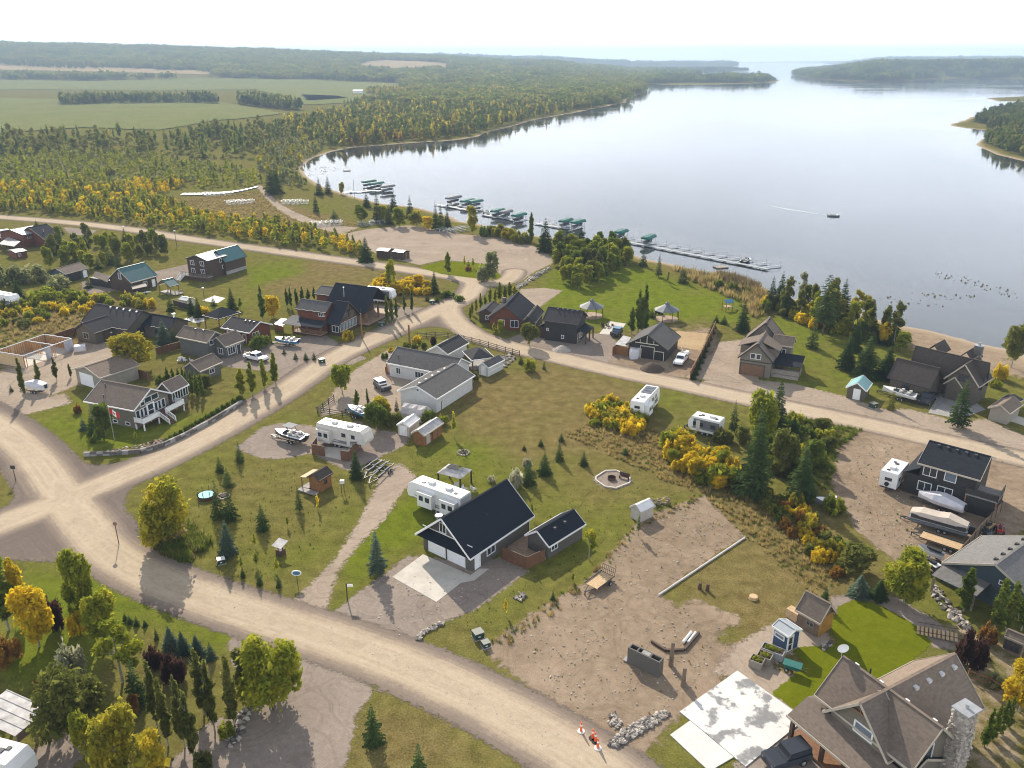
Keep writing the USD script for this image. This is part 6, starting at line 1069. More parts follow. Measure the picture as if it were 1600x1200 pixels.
grove([(70,385),(130,378),(190,372),(240,384),(275,388),(262,400),(200,418),(140,430),(75,420)],46,5,[(AS, 'leaf_yellowgreen'),(AS, 'leaf_olive'),(AS, 'leaf_yellowgreen'),(YS, 'needle')],(4.0,7.5),(1.5,2.3),'young aspen in the green belt between the red cabin and the barn-shaped house','aspen belt behind the barn-shaped house',2.0)
grove([(866,410),(900,392),(930,388),(975,400),(985,418),(955,430),(930,448),(900,455),(865,450)],58,6,[(AS, 'leaf_yellowgreen'),(AS, 'leaf_olive'),(AS, 'leaf_yellowgreen'),(AS, 'leaf_green')],(4.5,7.5),(1.8,2.6),'tree in the dense grove between the lakeside lawn and the parking lot','grove on the lakeside lawn',1.8)
grove([(925,640),(945,628),(985,640),(1010,655),(1005,672),(985,680),(950,668),(920,668)],30,8,[(SH, 'leaf_yellow'),(SH, 'leaf_mixed'),(SH, 'leaf_yellow'),(SH, 'leaf_yellowgreen')],(1.6,3.2),(1.5,2.1),'yellow bush in the meadow patch next to the white roadside trailer','yellow bushes by the roadside trailer',1.5)
grove([(1035,695),(1060,690),(1100,715),(1150,745),(1158,765),(1130,765),(1080,750),(1045,725)],44,9,[(SH, 'leaf_yellow'),(AS, 'leaf_yellow'),(SH, 'leaf_yellowgreen'),(AS, 'leaf_yellowgreen')],(2.0,4.4),(1.5,2.2),'bright yellow bush in the thicket left of the largest dark spruce','yellow thicket by the largest spruce',1.4)
grove([(1190,770),(1240,785),(1290,830),(1325,880),(1310,905),(1270,870),(1210,810)],40,10,[(SH, 'leaf_olive'),(SH, 'leaf_mixed'),(SH, 'leaf_orange'),(SH, 'leaf_green'),(SH, 'leaf_yellow')],(1.2,2.6),(1.1,1.9),'mixed autumn shrub on the slope along the dirt yard','shrubs on the slope by the dirt yard',1.6)
grove([(1195,690),(1245,660),(1300,680),(1290,720),(1250,760),(1200,740)],30,12,[(SH, 'leaf_yellowgreen'),(SH, 'leaf_olive'),(AS, 'leaf_olive'),(SH, 'leaf_green')],(1.8,4.0),(1.6,2.4),'green bush in the tangle among the dark middle spruces','bushes among the middle spruces',1.8)
grove([(1192,478),(1230,482),(1290,500),(1330,510),(1390,525),(1375,540),(1310,525),(1240,505),(1195,492)],44,13,[(SH, 'leaf_mixed'),(SH, 'leaf_yellow'),(AS, 'leaf_olive'),(SH, 'leaf_green'),(SH, 'leaf_yellowgreen')],(1.8,4.5),(1.6,2.4),'shrub in the autumn undergrowth along the lake shore','lakeshore undergrowth',1.8)
grove([(1196,474),(1235,478),(1300,492),(1340,505),(1400,532),(1390,545),(1320,520),(1240,498)],22,17,[(OT, 'leaf_mixed'),(AS, 'leaf_olive'),(OT, 'leaf_yellowgreen'),(S, 'needle'),(OT, 'leaf_olive')],(6.0,11.0),(1.6,2.5),'tall tree in the mixed belt between the lake and the taupe house','mixed tall trees along the shore',3.0)
grove([(765,366),(800,372),(826,379),(815,384),(780,377)],14,14,[(SH, 'leaf_olive'),(AS, 'leaf_mixed'),(SH, 'leaf_mixed')],(3.0,5.0),(1.8,2.6),'hedge shrub between the docks and the parking lot','hedge by the docks',2.2)
grove([(885,395),(912,386),(940,392),(900,402)],10,15,[(SH, 'leaf_green'),(SH, 'leaf_olive')],(2.0,4.0),(1.6,2.2),'low bush under the spruces right of the parking lot','bushes right of the parking lot',2)
grove([(-20,480),(30,470),(110,466),(170,470),(235,470),(240,482),(180,480),(110,492),(40,512),(-20,520)],60,16,[(SH, 'leaf_yellowgreen'),(SH, 'leaf_mixed'),(SH, 'leaf_yellow'),(SH, 'leaf_olive')],(1.5,3.4),(1.5,2.4),'bush in the yellow-green thicket between the left trailer and the dark house','thicket beyond the dark house',1.8)

def instancer(name, protos, pts, rg, srange, parent='/World', kind='stuff', aspect=.15, idx=None, label=None):
    path = path_for(parent, name); pi = UsdGeom.PointInstancer.Define(stage, path); tg = []
    for i, (mesh, mat, nm) in enumerate(protos):
        pp = path_for(path, nm); usdkit.mesh(stage, pp, mesh, MATS[mat]); tg.append(Sdf.Path(pp))
    pi.CreatePrototypesRel().SetTargets(tg); n = len(pts)
    pi.CreateProtoIndicesAttr(Vt.IntArray.FromNumpy((rg.integers(0, len(protos), n) if idx is None else idx).astype(np.int32)))
    pi.CreatePositionsAttr(Vt.Vec3fArray.FromNumpy(np.asarray(pts, np.float32)))
    a = rg.random(n) * math.pi; q = Vt.QuathArray([Gf.Quath(float(math.cos(x)),0,0, float(math.sin(x))) for x in a]); pi.CreateOrientationsAttr(q)
    s = rg.uniform(*srange, n)[:, None] * (1 + rg.normal(size=(n, 3)) * aspect * [1,1,.6]); pi.CreateScalesAttr(Vt.Vec3fArray.FromNumpy(np.clip(s, .08,9).astype(np.float32)))
    tag(pi, kind=kind, label=label); return path
rg = np.random.default_rng(21)
def low_tree(n, size, h=9.0, R=2.2, seed=0, col=False):
    r = np.random.default_rng(seed); return crown_column(h, R, r, n, size, .1) if col else crown_round(h, R, r, n, size, .12,6)
leaf('wood_green',(0.086,0.117,0.029),(0.156,0.195,0.042),(0.273,0.293,0.062), scale=.02); leaf('wood_olive',(0.124,0.133,0.034),(0.227,0.224,0.055),(0.390,0.341,0.086), scale=.02); leaf('wood_gold',(0.26,0.245,0.040),(0.50,0.41,0.050),(0.80,0.58,0.055), scale=.02); leaf('wood_dark',(0.042,0.068,0.026),(0.073,0.104,0.036),(0.130,0.156,0.052), scale=.02)
LT = [low_tree(130,1.25, seed=1), low_tree(130,1.2, seed=2), low_tree(110,1.2,10.5,1.5,3, True)]; SPL = crown_spruce(11,2.0, np.random.default_rng(5),9,6); BUSH = crown_shrub(3.2,2.2, np.random.default_rng(6),110,.8)
def clump(seed, kind):
    r = np.random.default_rng(seed); V, F, n = [],[],0
    for k in range(16):
        x, y = r.normal(size=2) * 9; h = 12 + 5 * r.random(); R = 3.0 + 1.5 * r.random()
        v, f = (crown_round(h, R, r, 26,3.4,.1,4) if kind != 's' else crown_spruce(h * 1.15, R * .7, r, 5,5)); V.append(v + (x, y, 0)); F.append(f + n); n += len(v)
    return np.vstack(V), np.vstack(F)
CL = [clump(1,'d'), clump(2,'d'), clump(3,'s')]
def scatter(px, spacing, seed, clear=None, ground_z=True, maxn=30000):
    """points about spacing metres apart over a patch"""
    pg = PX(px).difference(lake_poly.buffer(2.0)) if clear is None else PX(px).difference(lake_poly.buffer(2.0)).difference(clear)
    n = min(int(pg.area / spacing ** 2), maxn); r = np.random.default_rng(seed); x0, y0, x1, y1 = pg.bounds; out = np.zeros((0,2))
    while len(out) < n:
        q = np.c_[r.random(n * 3) * (x1 - x0) + x0, r.random(n * 3) * (y1 - y0) + y0]; out = np.vstack([out, q[shapely.contains_xy(pg, q[:, 0], q[:, 1])]])
    out = out[:n]; z = height(out[:, 0], out[:, 1], shore_sd(out[:, 0], out[:, 1])); return np.c_[out, z]
def wood(name, px, spacing, mats, s, seed, spruce=.1, bush=0.0, clear=None):
    pts = scatter(px, spacing, seed, clear); r = np.random.default_rng(seed + 500)
    pr = [(LT[i % 3], m_, 'leafy_crown') for i, m_ in enumerate(mats)] + [(SPL, 'wood_dark','spruce_crown'),(BUSH, mats[0],'bush')]
    k = len(mats); u_ = r.random(len(pts)); idx = np.where(u_ < spruce, k, np.where(u_ < spruce + bush, k + 1, r.integers(0, k, len(pts)))); return instancer(name, pr, pts, r, s, idx=idx)
roadclear = net.buffer(4.0)
# thickets beside the far road
wood('aspen_thicket',[(-30,290),(60,292),(200,300),(260,318),(330,345),(420,352),(480,362),(560,388),(575,400),(520,398),(420,384),(300,366),(200,348),(100,336),(-30,330)],2.5,['leaf_yellowgreen','leaf_yellowgreen','leaf_olive','leaf_mixed','leaf_yellow'],(.36,.62),31,.03,.25, roadclear)
wood('marsh_thicket',[(-30,240),(80,236),(240,245),(400,268),(425,290),(390,292),(280,296),(200,302),(60,296),(-30,300)],3.6,['leaf_yellowgreen','leaf_yellowgreen','leaf_olive','leaf_yellowgreen','leaf_willow'],(.3,.65),32,.03,.6)
wood('golden_thicket',[(165,295),(200,288),(275,284),(290,292),(260,302),(190,306)],2.8,['leaf_yellow','leaf_yellow','leaf_mixed'],(.3,.5),33,0,.3)
wood('willow_thicket',[(400,262),(420,225),(470,218),(510,226),(500,236),(470,258),(462,275),(480,296),(450,296),(425,282)],4.0,['leaf_willow','leaf_olive','leaf_willow','leaf_mixed'],(.4,.8),34,.05,.35)
wood('lakeside_wood',[(470,218),(520,232),(600,223),(700,216),(750,208),(800,194),(900,172),(985,150),(1003,142),(1000,134),(900,132),(800,138),(660,160),(560,172),(480,190),(420,205)],6.5,['wood_green','wood_olive','wood_gold','wood_green','wood_olive'],(.8,1.35),35,.10,.1)
wood('shore_wood',[(545,230),(620,222),(720,214),(760,204),(700,203),(600,212),(520,220)],5.0,['wood_gold','wood_olive','leaf_orange','wood_olive'],(.5,.95),36,.05,.25)
wood('left_wood',[(-40,215),(60,213),(170,214),(250,222),(330,205),(420,205),(470,218),(420,235),(400,250),(300,248),(150,240),(-40,243)],7.5,['leaf_olive','wood_olive','wood_green','wood_olive'],(.6,1.45),37,.04,.5)
wood('field_tree_line',[(95,160),(190,158),(330,158),(345,163),(300,161),(235,162),(180,162),(95,165)],6.0,['wood_green','wood_dark','wood_olive'],(1.1,1.7),38,.1)
wood('field_tree_line',[(372,160),(400,158),(450,166),(472,172),(460,173),(410,168),(375,165)],5.0,['wood_green','wood_dark','wood_olive'],(1.1,1.8),39,.1)
wood('field_tree_line',[(-60,122),(100,125),(300,123),(450,123),(560,130),(620,131),(560,126),(450,120),(300,119),(100,120),(-60,117)],11.0,['wood_green','wood_dark','wood_olive'],(1.1,1.6),40,.15)
wood('gold_tree_line',[(568,146),(580,142),(660,143),(740,146),(830,150),(900,140),(860,160),(700,158),(600,152)],8.0,['wood_gold','wood_gold','wood_olive','wood_green'],(.9,1.4),41,.08)
wood('right_wood',[(1530,205),(1560,196),(1600,172),(1900,175),(1900,260),(1600,246),(1560,236),(1535,222),(1580,210)],3.6,['wood_green','wood_olive','wood_dark','wood_olive'],(.8,1.3),42,.45)
wood('right_wood',[(1520,192),(1545,178),(1600,166),(1600,178),(1560,196)],3.6,['wood_green','wood_dark'],(.7,1.2),43,.7)
wood('far_islet_wood',[(1008,126),(1100,125),(1200,123.5),(1215,126),(1100,129),(1012,130)],9.0,['wood_green','wood_dark'],(.7,1.3),44,.3)
def far_wood(name, px, spacing, seed, mats, s=(.8,1.2), u_spruce=.2, world=None):
    pts = scatter(px, spacing, seed, clear=world, maxn=16000); r = np.random.default_rng(seed)
    instancer(name, [(CL[0], mats[0],'leafy_clump'),(CL[1], mats[1],'leafy_clump'),(CL[2],'wood_dark','spruce_clump')], pts, r, s, idx=np.where(r.random(len(pts)) < u_spruce, 2, r.integers(0,2, len(pts))))
# far ridge and shores: land polygons in metres
def ray_xy(u, y): return (math.tan(math.atan2(*at_dist(u, 300,1000.)[:2])) * y, y)
FP = []
for prim in stage.GetPrimAtPath('/World').GetChildren():
    if prim.GetName().startswith('field') and prim.IsA(UsdGeom.Mesh): FP.append(shapely.MultiPoint(np.asarray(UsdGeom.Mesh(prim).GetPointsAttr().Get())[:, :2]).buffer(14).buffer(-8))
from shapely.affinity import scale as _scale
fields_clear = unary_union(FP + [_scale(f, .955,.955, origin=(0,0)) for f in FP if f.centroid.y > 1800] + [_scale(f, .91,.91, origin=(0,0)) for f in FP if f.centroid.y > 1800])
def world_wood(name, ring, spacing, seed, mats, s=(.8,1.2), sp=.2):
    pg = Polygon(ring).buffer(0).difference(lake_poly.buffer(6)).difference(fields_clear); n = min(int(pg.area / spacing ** 2),14000); r = np.random.default_rng(seed); x0, y0, x1, y1 = pg.bounds; out = np.zeros((0,2))
    while len(out) < n:
        q = np.c_[r.random(n * 3) * (x1 - x0) + x0, r.random(n * 3) * (y1 - y0) + y0]; out = np.vstack([out, q[shapely.contains_xy(pg, q[:, 0], q[:, 1])]])
    out = out[:n]; z = height(out[:, 0], out[:, 1], shore_sd(out[:, 0], out[:, 1]))
    instancer(name, [(CL[0], mats[0],'leafy_clump'),(CL[1], mats[1],'leafy_clump'),(CL[2],'wood_dark','spruce_clump')], np.c_[out, z], r, s, idx=np.where(r.random(n) < sp, 2, r.integers(0,2, n)))
world_wood('ridge_forest',[ray_xy(-150,1900), ray_xy(1020,1900), ray_xy(1030,4600), ray_xy(-150,4600)],24,51,['wood_green','wood_olive'])
world_wood('middle_forest',[ray_xy(560,1100), ray_xy(1010,1100), ray_xy(1020,1900), ray_xy(400,1900)],17,52,['wood_green','wood_olive'],(.6,.95),.15)
world_wood('far_shore_forest',[ray_xy(1010,2300), ray_xy(1180,2300), ray_xy(1180,4600), ray_xy(1000,4600)],26,53,['wood_green','wood_dark'],(.9,1.3),.3)
world_wood('far_shore_forest',[ray_xy(1225,1700), ray_xy(1700,1700), ray_xy(1700,4300), ray_xy(1225,4300)],24,54,['wood_green','wood_dark'],(.9,1.4),.3)
world_wood('horizon_forest',[(-2500,6500),(5200,6500),(6200,9000),(-2500,9000)],70,55,['wood_green','wood_dark'],(1.6,2.6),.2)
# wild grass, weeds, reeds
def tuft(seed, n=26, h=.55, w=.05, spread=.3):
    r = np.random.default_rng(seed); V, F = [],[]
    for i in range(n):
        a, q = r.random() * 6.28, r.random() ** .5 * spread; b = np.array([math.cos(a) * q, math.sin(a) * q, 0]); t = np.array([math.cos(a + 1.57), math.sin(a + 1.57),0]) * w; hh = h * (.5 + .7 * r.random()); o = np.array([math.cos(a), math.sin(a),0]) * hh * .45 * r.random()
        V += [b - t, b + t, b + o + (0,0, hh)]; F.append((3 * i, 3 * i + 1,3 * i + 2))
    return np.array(V), np.array(F)
TF = [tuft(1), tuft(2,30,.75,.06,.4), tuft(3,20,.35,.05,.25)]
def grass(name, px, spacing, seed, mats, s=(.7,1.5), clear=None):
    pts = scatter(px, spacing, seed, clear, maxn=22000); instancer(name, [(TF[i % 3], m_, 'tuft') for i, m_ in enumerate(mats)], pts, np.random.default_rng(seed), s)
leaf('grass_green',(0.080,0.120,0.016),(0.150,0.195,0.026),(0.250,0.270,0.048), trans=.4, scale=.2)
yard = unary_union([PX(p[2]) for p in PADS]).union(net)
grass('wild_grass',[(880,680),(960,640),(1060,690),(1170,770),(1330,905),(1270,930),(1160,835),(1090,772),(1000,735),(930,700)],.62,61,['tall_grass','tall_grass','grass_green'],(.4,.9), yard)
grass('wild_grass',[(1240,640),(1350,668),(1330,710),(1290,770),(1240,720)],.6,63,['grass_green','grass_green','tall_grass'],(.5,1.1), yard)
grass('wild_grass',[(0,500),(120,490),(240,490),(130,530),(60,520),(0,545)],1.0,64,['tall_grass','tall_grass','grass_green'],(.7,1.4), yard)
grass('wild_grass',[(230,322),(400,298),(470,335),(560,350),(540,372),(430,350),(330,352)],1.7,65,['tall_grass','tall_grass','grass_green'],(.6,1.3), yard)
grass('wild_grass',[(1050,418),(1100,428),(1180,448),(1215,470),(1180,500),(1150,470),(1080,440)],1.0,67,['reed','tall_grass','grass_green'],(1.4,2.8), yard)
grass('shore_reeds',[(1120,428),(1160,437),(1190,447),(1180,455),(1140,444)],.55,68,['reed','reed'],(1.6,3.0))
grass('verge_grass',[(240,850),(300,815),(330,850),(280,890),(240,885)],.5,69,['tall_grass','grass_green'],(.8,1.6), yard)
def reeds(px, n, seed):
    q = in_poly(px, n, seed); r = np.random.default_rng(seed); instancer('water_reeds',[(TF[1],'reed','reed_clump'),(TF[0],'grass_green','reed_clump')], np.c_[q, np.full(len(q),-.5)], r, (.28,.7), aspect=.3)
reeds([(1460,420),(1500,428),(1590,455),(1590,465),(1510,445),(1460,432)],70,71); reeds([(1215,430),(1260,440),(1320,452),(1450,468),(1480,478),(1400,472),(1280,460),(1215,445)],60,72); reeds([(840,190),(920,192),(915,195),(830,200)],90,73); reeds([(470,265),(500,258),(540,262),(500,272),(480,275)],90,74); reeds([(1420,455),(1530,460),(1500,470)],30,75)
# loose stones and weeds on the bare lots
def litter(name, px, n, seed, mats=('stone_pale','stone'), r0=.3, r1=1.3):
    q = in_poly(px, n, seed); r = np.random.default_rng(seed); rk = []
    for k in range(3): m = MB(); m.rock((0,0,.03),.1, r); rk.append((m.mesh(), mats[k % len(mats)],'stone'))
    instancer(name, rk, np.c_[q, np.full(n, .01)], r, (r0, r1), aspect=.3)
LOT = [(800,1010),(920,910),(1000,820),(1090,780),(1150,840),(1030,930),(1140,990),(1120,1060),(1000,1150),(880,1100)]; YARD = [(1350,690),(1420,690),(1420,780),(1440,860),(1400,860),(1330,810),(1320,720)]
litter('loose_stones', LOT, 900,81); litter('loose_stones', YARD, 500,82); litter('loose_stones',[(640,870),(560,930),(620,1000),(700,960),(800,900)],200,83); litter('road_stones',[(200,870),(330,905),(470,960),(650,1030),(800,1100),(880,1150),(860,1170),(650,1065),(420,985),(220,900)],500,84, r0=.25, r1=.7)
grass('weeds', LOT, 2.2,85,['grass_green','tall_grass','grass_green'],(.15,.32)); grass('weeds', YARD, 2.0,86,['tall_grass','grass_green','tall_grass'],(.15,.4))
grass('edge_weeds',[(760,1000),(920,900),(1000,810),(1090,772),(1085,790),(1000,825),(925,915),(790,1015)],.8,87,['grass_green','tall_grass'],(.3,.8)); grass('lawn_tufts',[(200,850),(300,760),(400,705),(560,700),(550,800),(440,910),(300,890)],1.1,88,['grass_green','grass_green','tall_grass'],(.12,.3), yard); grass('lawn_tufts',[(640,690),(760,690),(840,770),(1000,745),(1085,775),(930,865),(760,985),(680,985)],1.0,89,['grass_green','grass_green','tall_grass'],(.1,.26), yard)
# ---------------------------------------------------------------- vehicles, boats, docks, fences, small things
plain('rv_white',(0.72,0.72,0.71),0.35,0.06,1.0); plain('rv_cream',(0.56,0.53,0.48),0.5,0.1,1.0); plain('rv_grey',(0.12,0.125,0.14),0.4,0.1); plain('car_white',(0.74,0.75,0.76),0.25,0.05, spec=.6); plain('car_dark',(0.022,0.026,0.034),0.22,0.1, spec=.6); plain('blue_hull',(0.055,0.17,0.30),0.3,0.1, spec=.6); plain('black_hull',(0.02,0.022,0.025),0.25,0.1, spec=.6)
plain('canvas_green',(0.010,0.115,0.100),0.7,0.2,1.5); plain('canvas_grey',(0.12,0.13,0.15),0.7,0.2,1.5); plain('canvas_beige',(0.47,0.40,0.34),0.7,0.15,1.2); plain('canvas_white',(0.55,0.54,0.58),0.6,0.12,1.2); plain('red_paint',(0.42,0.03,0.025),0.4,0.15); plain('orange_plastic',(0.75,0.12,0.03),0.5,0.1); plain('turquoise',(0.05,0.38,0.40),0.6,0.15); plain('green_box',(0.022,0.042,0.030),0.5,0.2); plain('tan_plate',(0.15,0.16,0.14),0.5,0.15); plain('solar',(0.03,0.035,0.05),0.15,0.1, spec=.7); plain('straw',(0.45,0.33,0.15),0.9,0.3,3.0); plain('soil_dark',(0.07,0.05,0.035),0.95,0.3)
def ext(m, prof, y0, y1):
    k = MB(); k.prism(prof, y0, y1); v, f = k.mesh(); m.add(v[:, [0,2,1]], f[:, ::-1]); return m
def wheel(t, x, y, r=.34, w=.24, n=12):
    m = MB(); m.tube((x, y - w / 2, r),(x, y + w / 2, r), r, n=n); p = m.build('wheel','rubber', t); m = MB(); m.tube((x, y - w / 2 - .012, r),(x, y + w / 2 + .012, r), r * .55, n=n); m.build('rim','galvanised', p)
def bx(t, name, mat, *a, parent=None): m = MB(); m.box(*a); return m.build(name, mat, parent or t)
def frame4(c, h, label, cat, name, W=2.5, group=None):
    """c: four roof corners in the photo (near rear, near front, far front, far rear) at height h"""
    q = [G(u, v, h) for u, v in c]; ctr = sum(q) / 4; d = (q[1] - q[0]) + (q[2] - q[3]); L = np.linalg.norm(d) / 2; t = thing(name, label, cat, (*ctr, 0), math.atan2(d[1], d[0]), group); return t, L
def camper(c, h, label, name='travel_trailer', fifth=False, body='rv_white', roof='rv_white', stripe='rv_grey', slide=1, lower=None, side=-1, maxL=12.5, solar=False, win_end=False):
    """box-bodied trailer: X forward, the near side is -Y"""
    t, L = frame4(c, h, label, 'trailer', name); L = min(max(L, 5.5), maxL); a, e, W = -L / 2, L / 2,1.25; z0 = .62
    prof = [(a, z0),(e - 2.6, z0),(e - 2.6,1.35),(e - .25,1.5),(e, 2.1),(e - .35, h - .35),(e - .9, h),(a + .15, h),(a, h - .12)] if fifth else [(a, z0),(e - .6, z0),(e, 1.1),(e, h - .8),(e - .55, h),(a + .12, h),(a, h - .12)]
    m = MB(); ext(m, prof, -W, W); m.build('body', body, t); m = MB(); ext(m, [(a + .1, h + .004),(e - .95 if fifth else e - .6, h + .004),(e - .95 if fifth else e - .6, h + .045),(a + .1, h + .045)],-W + .04, W - .04); m.build('roof', roof, t)
    for x in ((a + L * .3),(a + L * .62)): bx(t, 'air_conditioner','white_vinyl', x - .45, x + .45,-.35,.35, h + .05, h + .38) if x < 0 or fifth else bx(t, 'roof_hatch','metal_dark', x - .25, x + .25,-.25,.25, h + .05, h + .14)
    for x in (a + L * .15, a + L * .8 - .6): bx(t, 'roof_hatch','metal_dark', x - .2, x + .2,.2,.6, h + .05, h + .13)
    if solar:
        for k in range(3): bx(t, 'solar_panel','solar',-.2 + k * 1.25,.9 + k * 1.25,-1.0,.9, h + .06, h + .1)
    for sy in (-1,1):
        m = MB(); y = sy * W; m.box(a + .1, e - (2.7 if fifth else .7), min(y, y + sy * .012), max(y, y + sy * .012),1.05,1.22); m.box(a + L * .35, e - (.9 if fifth else 1.0), min(y, y + sy * .014), max(y, y + sy * .014),1.42,1.54); m.build('stripe', stripe, t); m = MB(); ext(m, [(a + L * .42,1.26),(e - (3.0 if fifth else 1.2),1.26),(e - (1.2 if fifth else .9),2.05),(a + L * .62,1.5)], min(y, y + sy * .01), max(y, y + sy * .01)); m.build('decal','canvas_grey' if stripe == 'rv_grey' else stripe, t)
        for x, w in ((a + L * .12,.9),(a + L * .52,.8),(a + L * .72,.7)): bx(t, 'window','glass', x, x + w, min(y, y + sy * .02), max(y, y + sy * .02), h - 1.55, h - .85)
        if lower: bx(t, 'side_panel', lower, a + .05, e - .9, min(y, y + sy * .008), max(y, y + sy * .008),1.25, h - .3)
        for x in (a + L * .36, a + L * .36 + .9): wheel(t, x, sy * (W - .16),.36)
    bx(t, 'door','rv_cream', a + L * .62, a + L * .62 + .7, side * W - .025, side * W + .025,.75,2.6)
    if win_end: bx(t, 'window','glass', a - .02, a, -.5,.5, h - 1.3, h - .8); bx(t, 'bumper','metal_dark', a - .15, a - .005,-1.0,1.0,.5,.65); m = MB(); m.tube((a - .3,.1,1.2),(a - .05,.1,1.2),.32); m.build('spare_wheel','rubber', t)
    for k in range(slide):
        x0 = a + L * (.05 + .42 * k); w = L * .27; y0, y1 = (side * W, side * (W + .8)) if side > 0 else (side * (W + .8), side * W); s_ = bx(t, 'slide_out', body, x0, x0 + w, y0 - (.0), y1,.95, h - .75); bx(t, 'slide_roof', roof, x0 - .04, x0 + w + .04, y0 - .05, y1, h - .746, h - .68)
        yo = side * (W + .8)
        for q in (.15,.58): bx(t, 'pane','glass', x0 + w * q, x0 + w * (q + .28), min(yo, yo + side * .02), max(yo, yo + side * .02), h - 1.9, h - 1.15, parent=s_)
    m = MB()
    if fifth:
        for y in (-.8,.8): m.box(e - 2.5, e - 2.38, y - .06, y + .06,0,1.4)
    else: m.beam((e - .6,.5,.55),(e + 1.1,0,.5),.1,.12); m.beam((e - .6,-.5,.55),(e + 1.1,0,.5),.1,.12); m.box(e + .95, e + 1.1,-.06,.06,0,.55); m.box(e + .25, e + .6,-.3,.3,.5,.95)
    m.build('landing_leg' if fifth else 'hitch','metal_dark', t)
    return t, L
camper([(494.4,660),(568.7,677),(583.7,668),(507.5,653)],3.8,'large cream and white fifth-wheel trailer behind brown privacy screens','fifth_wheel_trailer', True, 'rv_cream','rv_cream','rv_grey')
camper([(720,780),(635.6,752.5),(652.5,738),(735.6,768.7)],3.8,'long white fifth-wheel trailer parked directly behind the steep-roofed garage','fifth_wheel_trailer', True, slide=2, side=1)
camper([(1005,630.6),(1028.7,603),(1013.7,599.4),(987,625)],3.7,'white trailer with roof solar panels at the gravel road beside yellow bushes', solar=True, win_end=True)
camper([(1122.5,658.7),(1083,650),(1090,643),(1123,651)],3.1,'grey and white travel trailer parked on grass left of the tall middle spruces', lower='rv_grey', slide=0, side=1)
camper([(1400,742),(1420,721),(1397.5,714),(1380,736)],3.0,'small white travel trailer on bare dirt left of the boxy black house', slide=0, win_end=True)
camper([(569,451),(618,455),(614,450),(574,445.5)],3.8,'white coach trailer behind the big lodge below the golden bushes','fifth_wheel_trailer', True, lower='canvas_grey', slide=0)
camper([(-28,456),(16,464),(30,459),(-12,451)],3.3,'plain white trailer half cut by the left edge of the picture', slide=0)
camper([(-14,362),(14,358.5),(18,357),(-10,360)],3.2,'white trailer parked behind the red-brown log house', slide=0)
camper([(-72,1178),(15.6,1199),(52.5,1166),(-30,1142)],3.2,'white trailer under the metal-roofed carport in the lower left corner', slide=0)
# privacy screens and deck of the cream trailer
b = Bld('privacy_screen','brown slatted privacy screen enclosing the patio of the cream fifth-wheel trailer','screen',(489,713),(544,719))
def panel(b, p, q, h=1.7, mat='fence_brown', name='board_panel'): m = MB(); m.beam((*p, h / 2 + .02),(*q, h / 2 + .02),.07, h); m.build(name, mat, b.path); m = MB(); m.beam((*p, h + .05),(*q, h + .05),.13,.06); m.build('cap_rail','timber_dark', b.path)
A_, B_, C_, D_, E_ = b.L(488,709), b.L(508,713), b.L(533,719), b.L(545,721), b.L(562,702); F_ = b.L(496,698)
for p, q in ((F_, A_),(A_, B_),(C_, D_),(D_, E_)): panel(b, p, q)
m = MB(); m.prism([A_ + .05, B_, C_, D_ - (.05,0), E_, F_],0.003,.1); m.build('patio_slab','concrete', b.path)
def car(rear, front, label, body='car_white', kind='pickup', name='pickup_truck', cat='truck', L=None, top=None):
    a, c = G(*rear), G(*front); d = c - a; ctr = (a + c) / 2; t = thing(name, label, cat, (*ctr, 0), math.atan2(d[1], d[0])); L = L or {'pickup': 5.6,'jeep': 4.2,'flatbed': 6.6}[kind]; h = L / 2; W = .96
    if kind == 'jeep': lo = [(-h, .5),(h, .5),(h, 1.05),(h - .25,1.12),(.55,1.16),(-h, 1.16)]; cab = [(-h + .02,1.165),(.62,1.165),(.25,1.8),(-h + .1,1.83)]
    else: lo = [(-h, .55),(h, .5),(h, .95),(h - .2,1.08),(.9,1.16),(-h, 1.16)]; cab = [(-.95,1.165),(1.45,1.165),(.75,1.82),(-.75,1.82)]
    m = MB(); ext(m, lo, -W, W); m.build('body', body, t); m = MB(); ext(m, cab, -W + .12, W - .12); c_ = m.build('cab', top or body, t)
    x0, x1 = cab[3][0], cab[2][0]; xb, xf = cab[0][0], cab[1][0]
    m = MB(); m.slab([(xf - .06,-W + .2,1.25),(xf - .06, W - .2,1.25),(x1 + .06, W - .22,1.76),(x1 + .06,-W + .22,1.76)],.03); m.build('windscreen','glass', t)
    for s_ in (-1,1): m = MB(); y = s_ * (W - .115); ext(m, [(xb + .15,1.24),(xf - .35,1.24),(x1 - .08,1.72),(x0 + .08,1.72)], min(y, y + s_ * .012), max(y, y + s_ * .012)); m.build('side_window','glass', t)
    if kind == 'pickup': m = MB(); m.box(-h + .12,-1.05,-W + .12, W - .12,1.162,1.168); m.build('truck_bed','rubber', t)
    if kind == 'flatbed': m = MB(); m.box(-h - .2,-1.1,-1.1,1.1,1.17,1.3); m.build('flat_deck','timber_grey', t); m = MB(); m.tube((-h + .4,-.5,1.3),(-1.3,-.5,3.0),.07); m.tube((-h + .4,.2,1.35),(-1.4,.2,1.9),.2); m.box(-2.6,-1.5,.3,1.0,1.3,1.9); m.build('equipment','white_paint', t)
    if kind == 'jeep': m = MB(); m.tube((-h - .22,0,1.0),(-h - .005,0,1.0),.36); m.build('spare_wheel','rubber', t)
    for s_ in (-1,1): bx(t, 'headlight','glass_pale', h, h + .02, s_ * .7 - .13, s_ * .7 + .13,.75,.92)
    m = MB(); m.box(h + .005, h + .08,-W, W, .45,.62); m.box(-h - .08,-h - .005,-W, W, .45,.62); m.build('bumper','metal_dark', t)
    for x in (-h + .9, h - .85):
        for s_ in (-1,1): wheel(t, x, s_ * (W - .1),.38,.26)
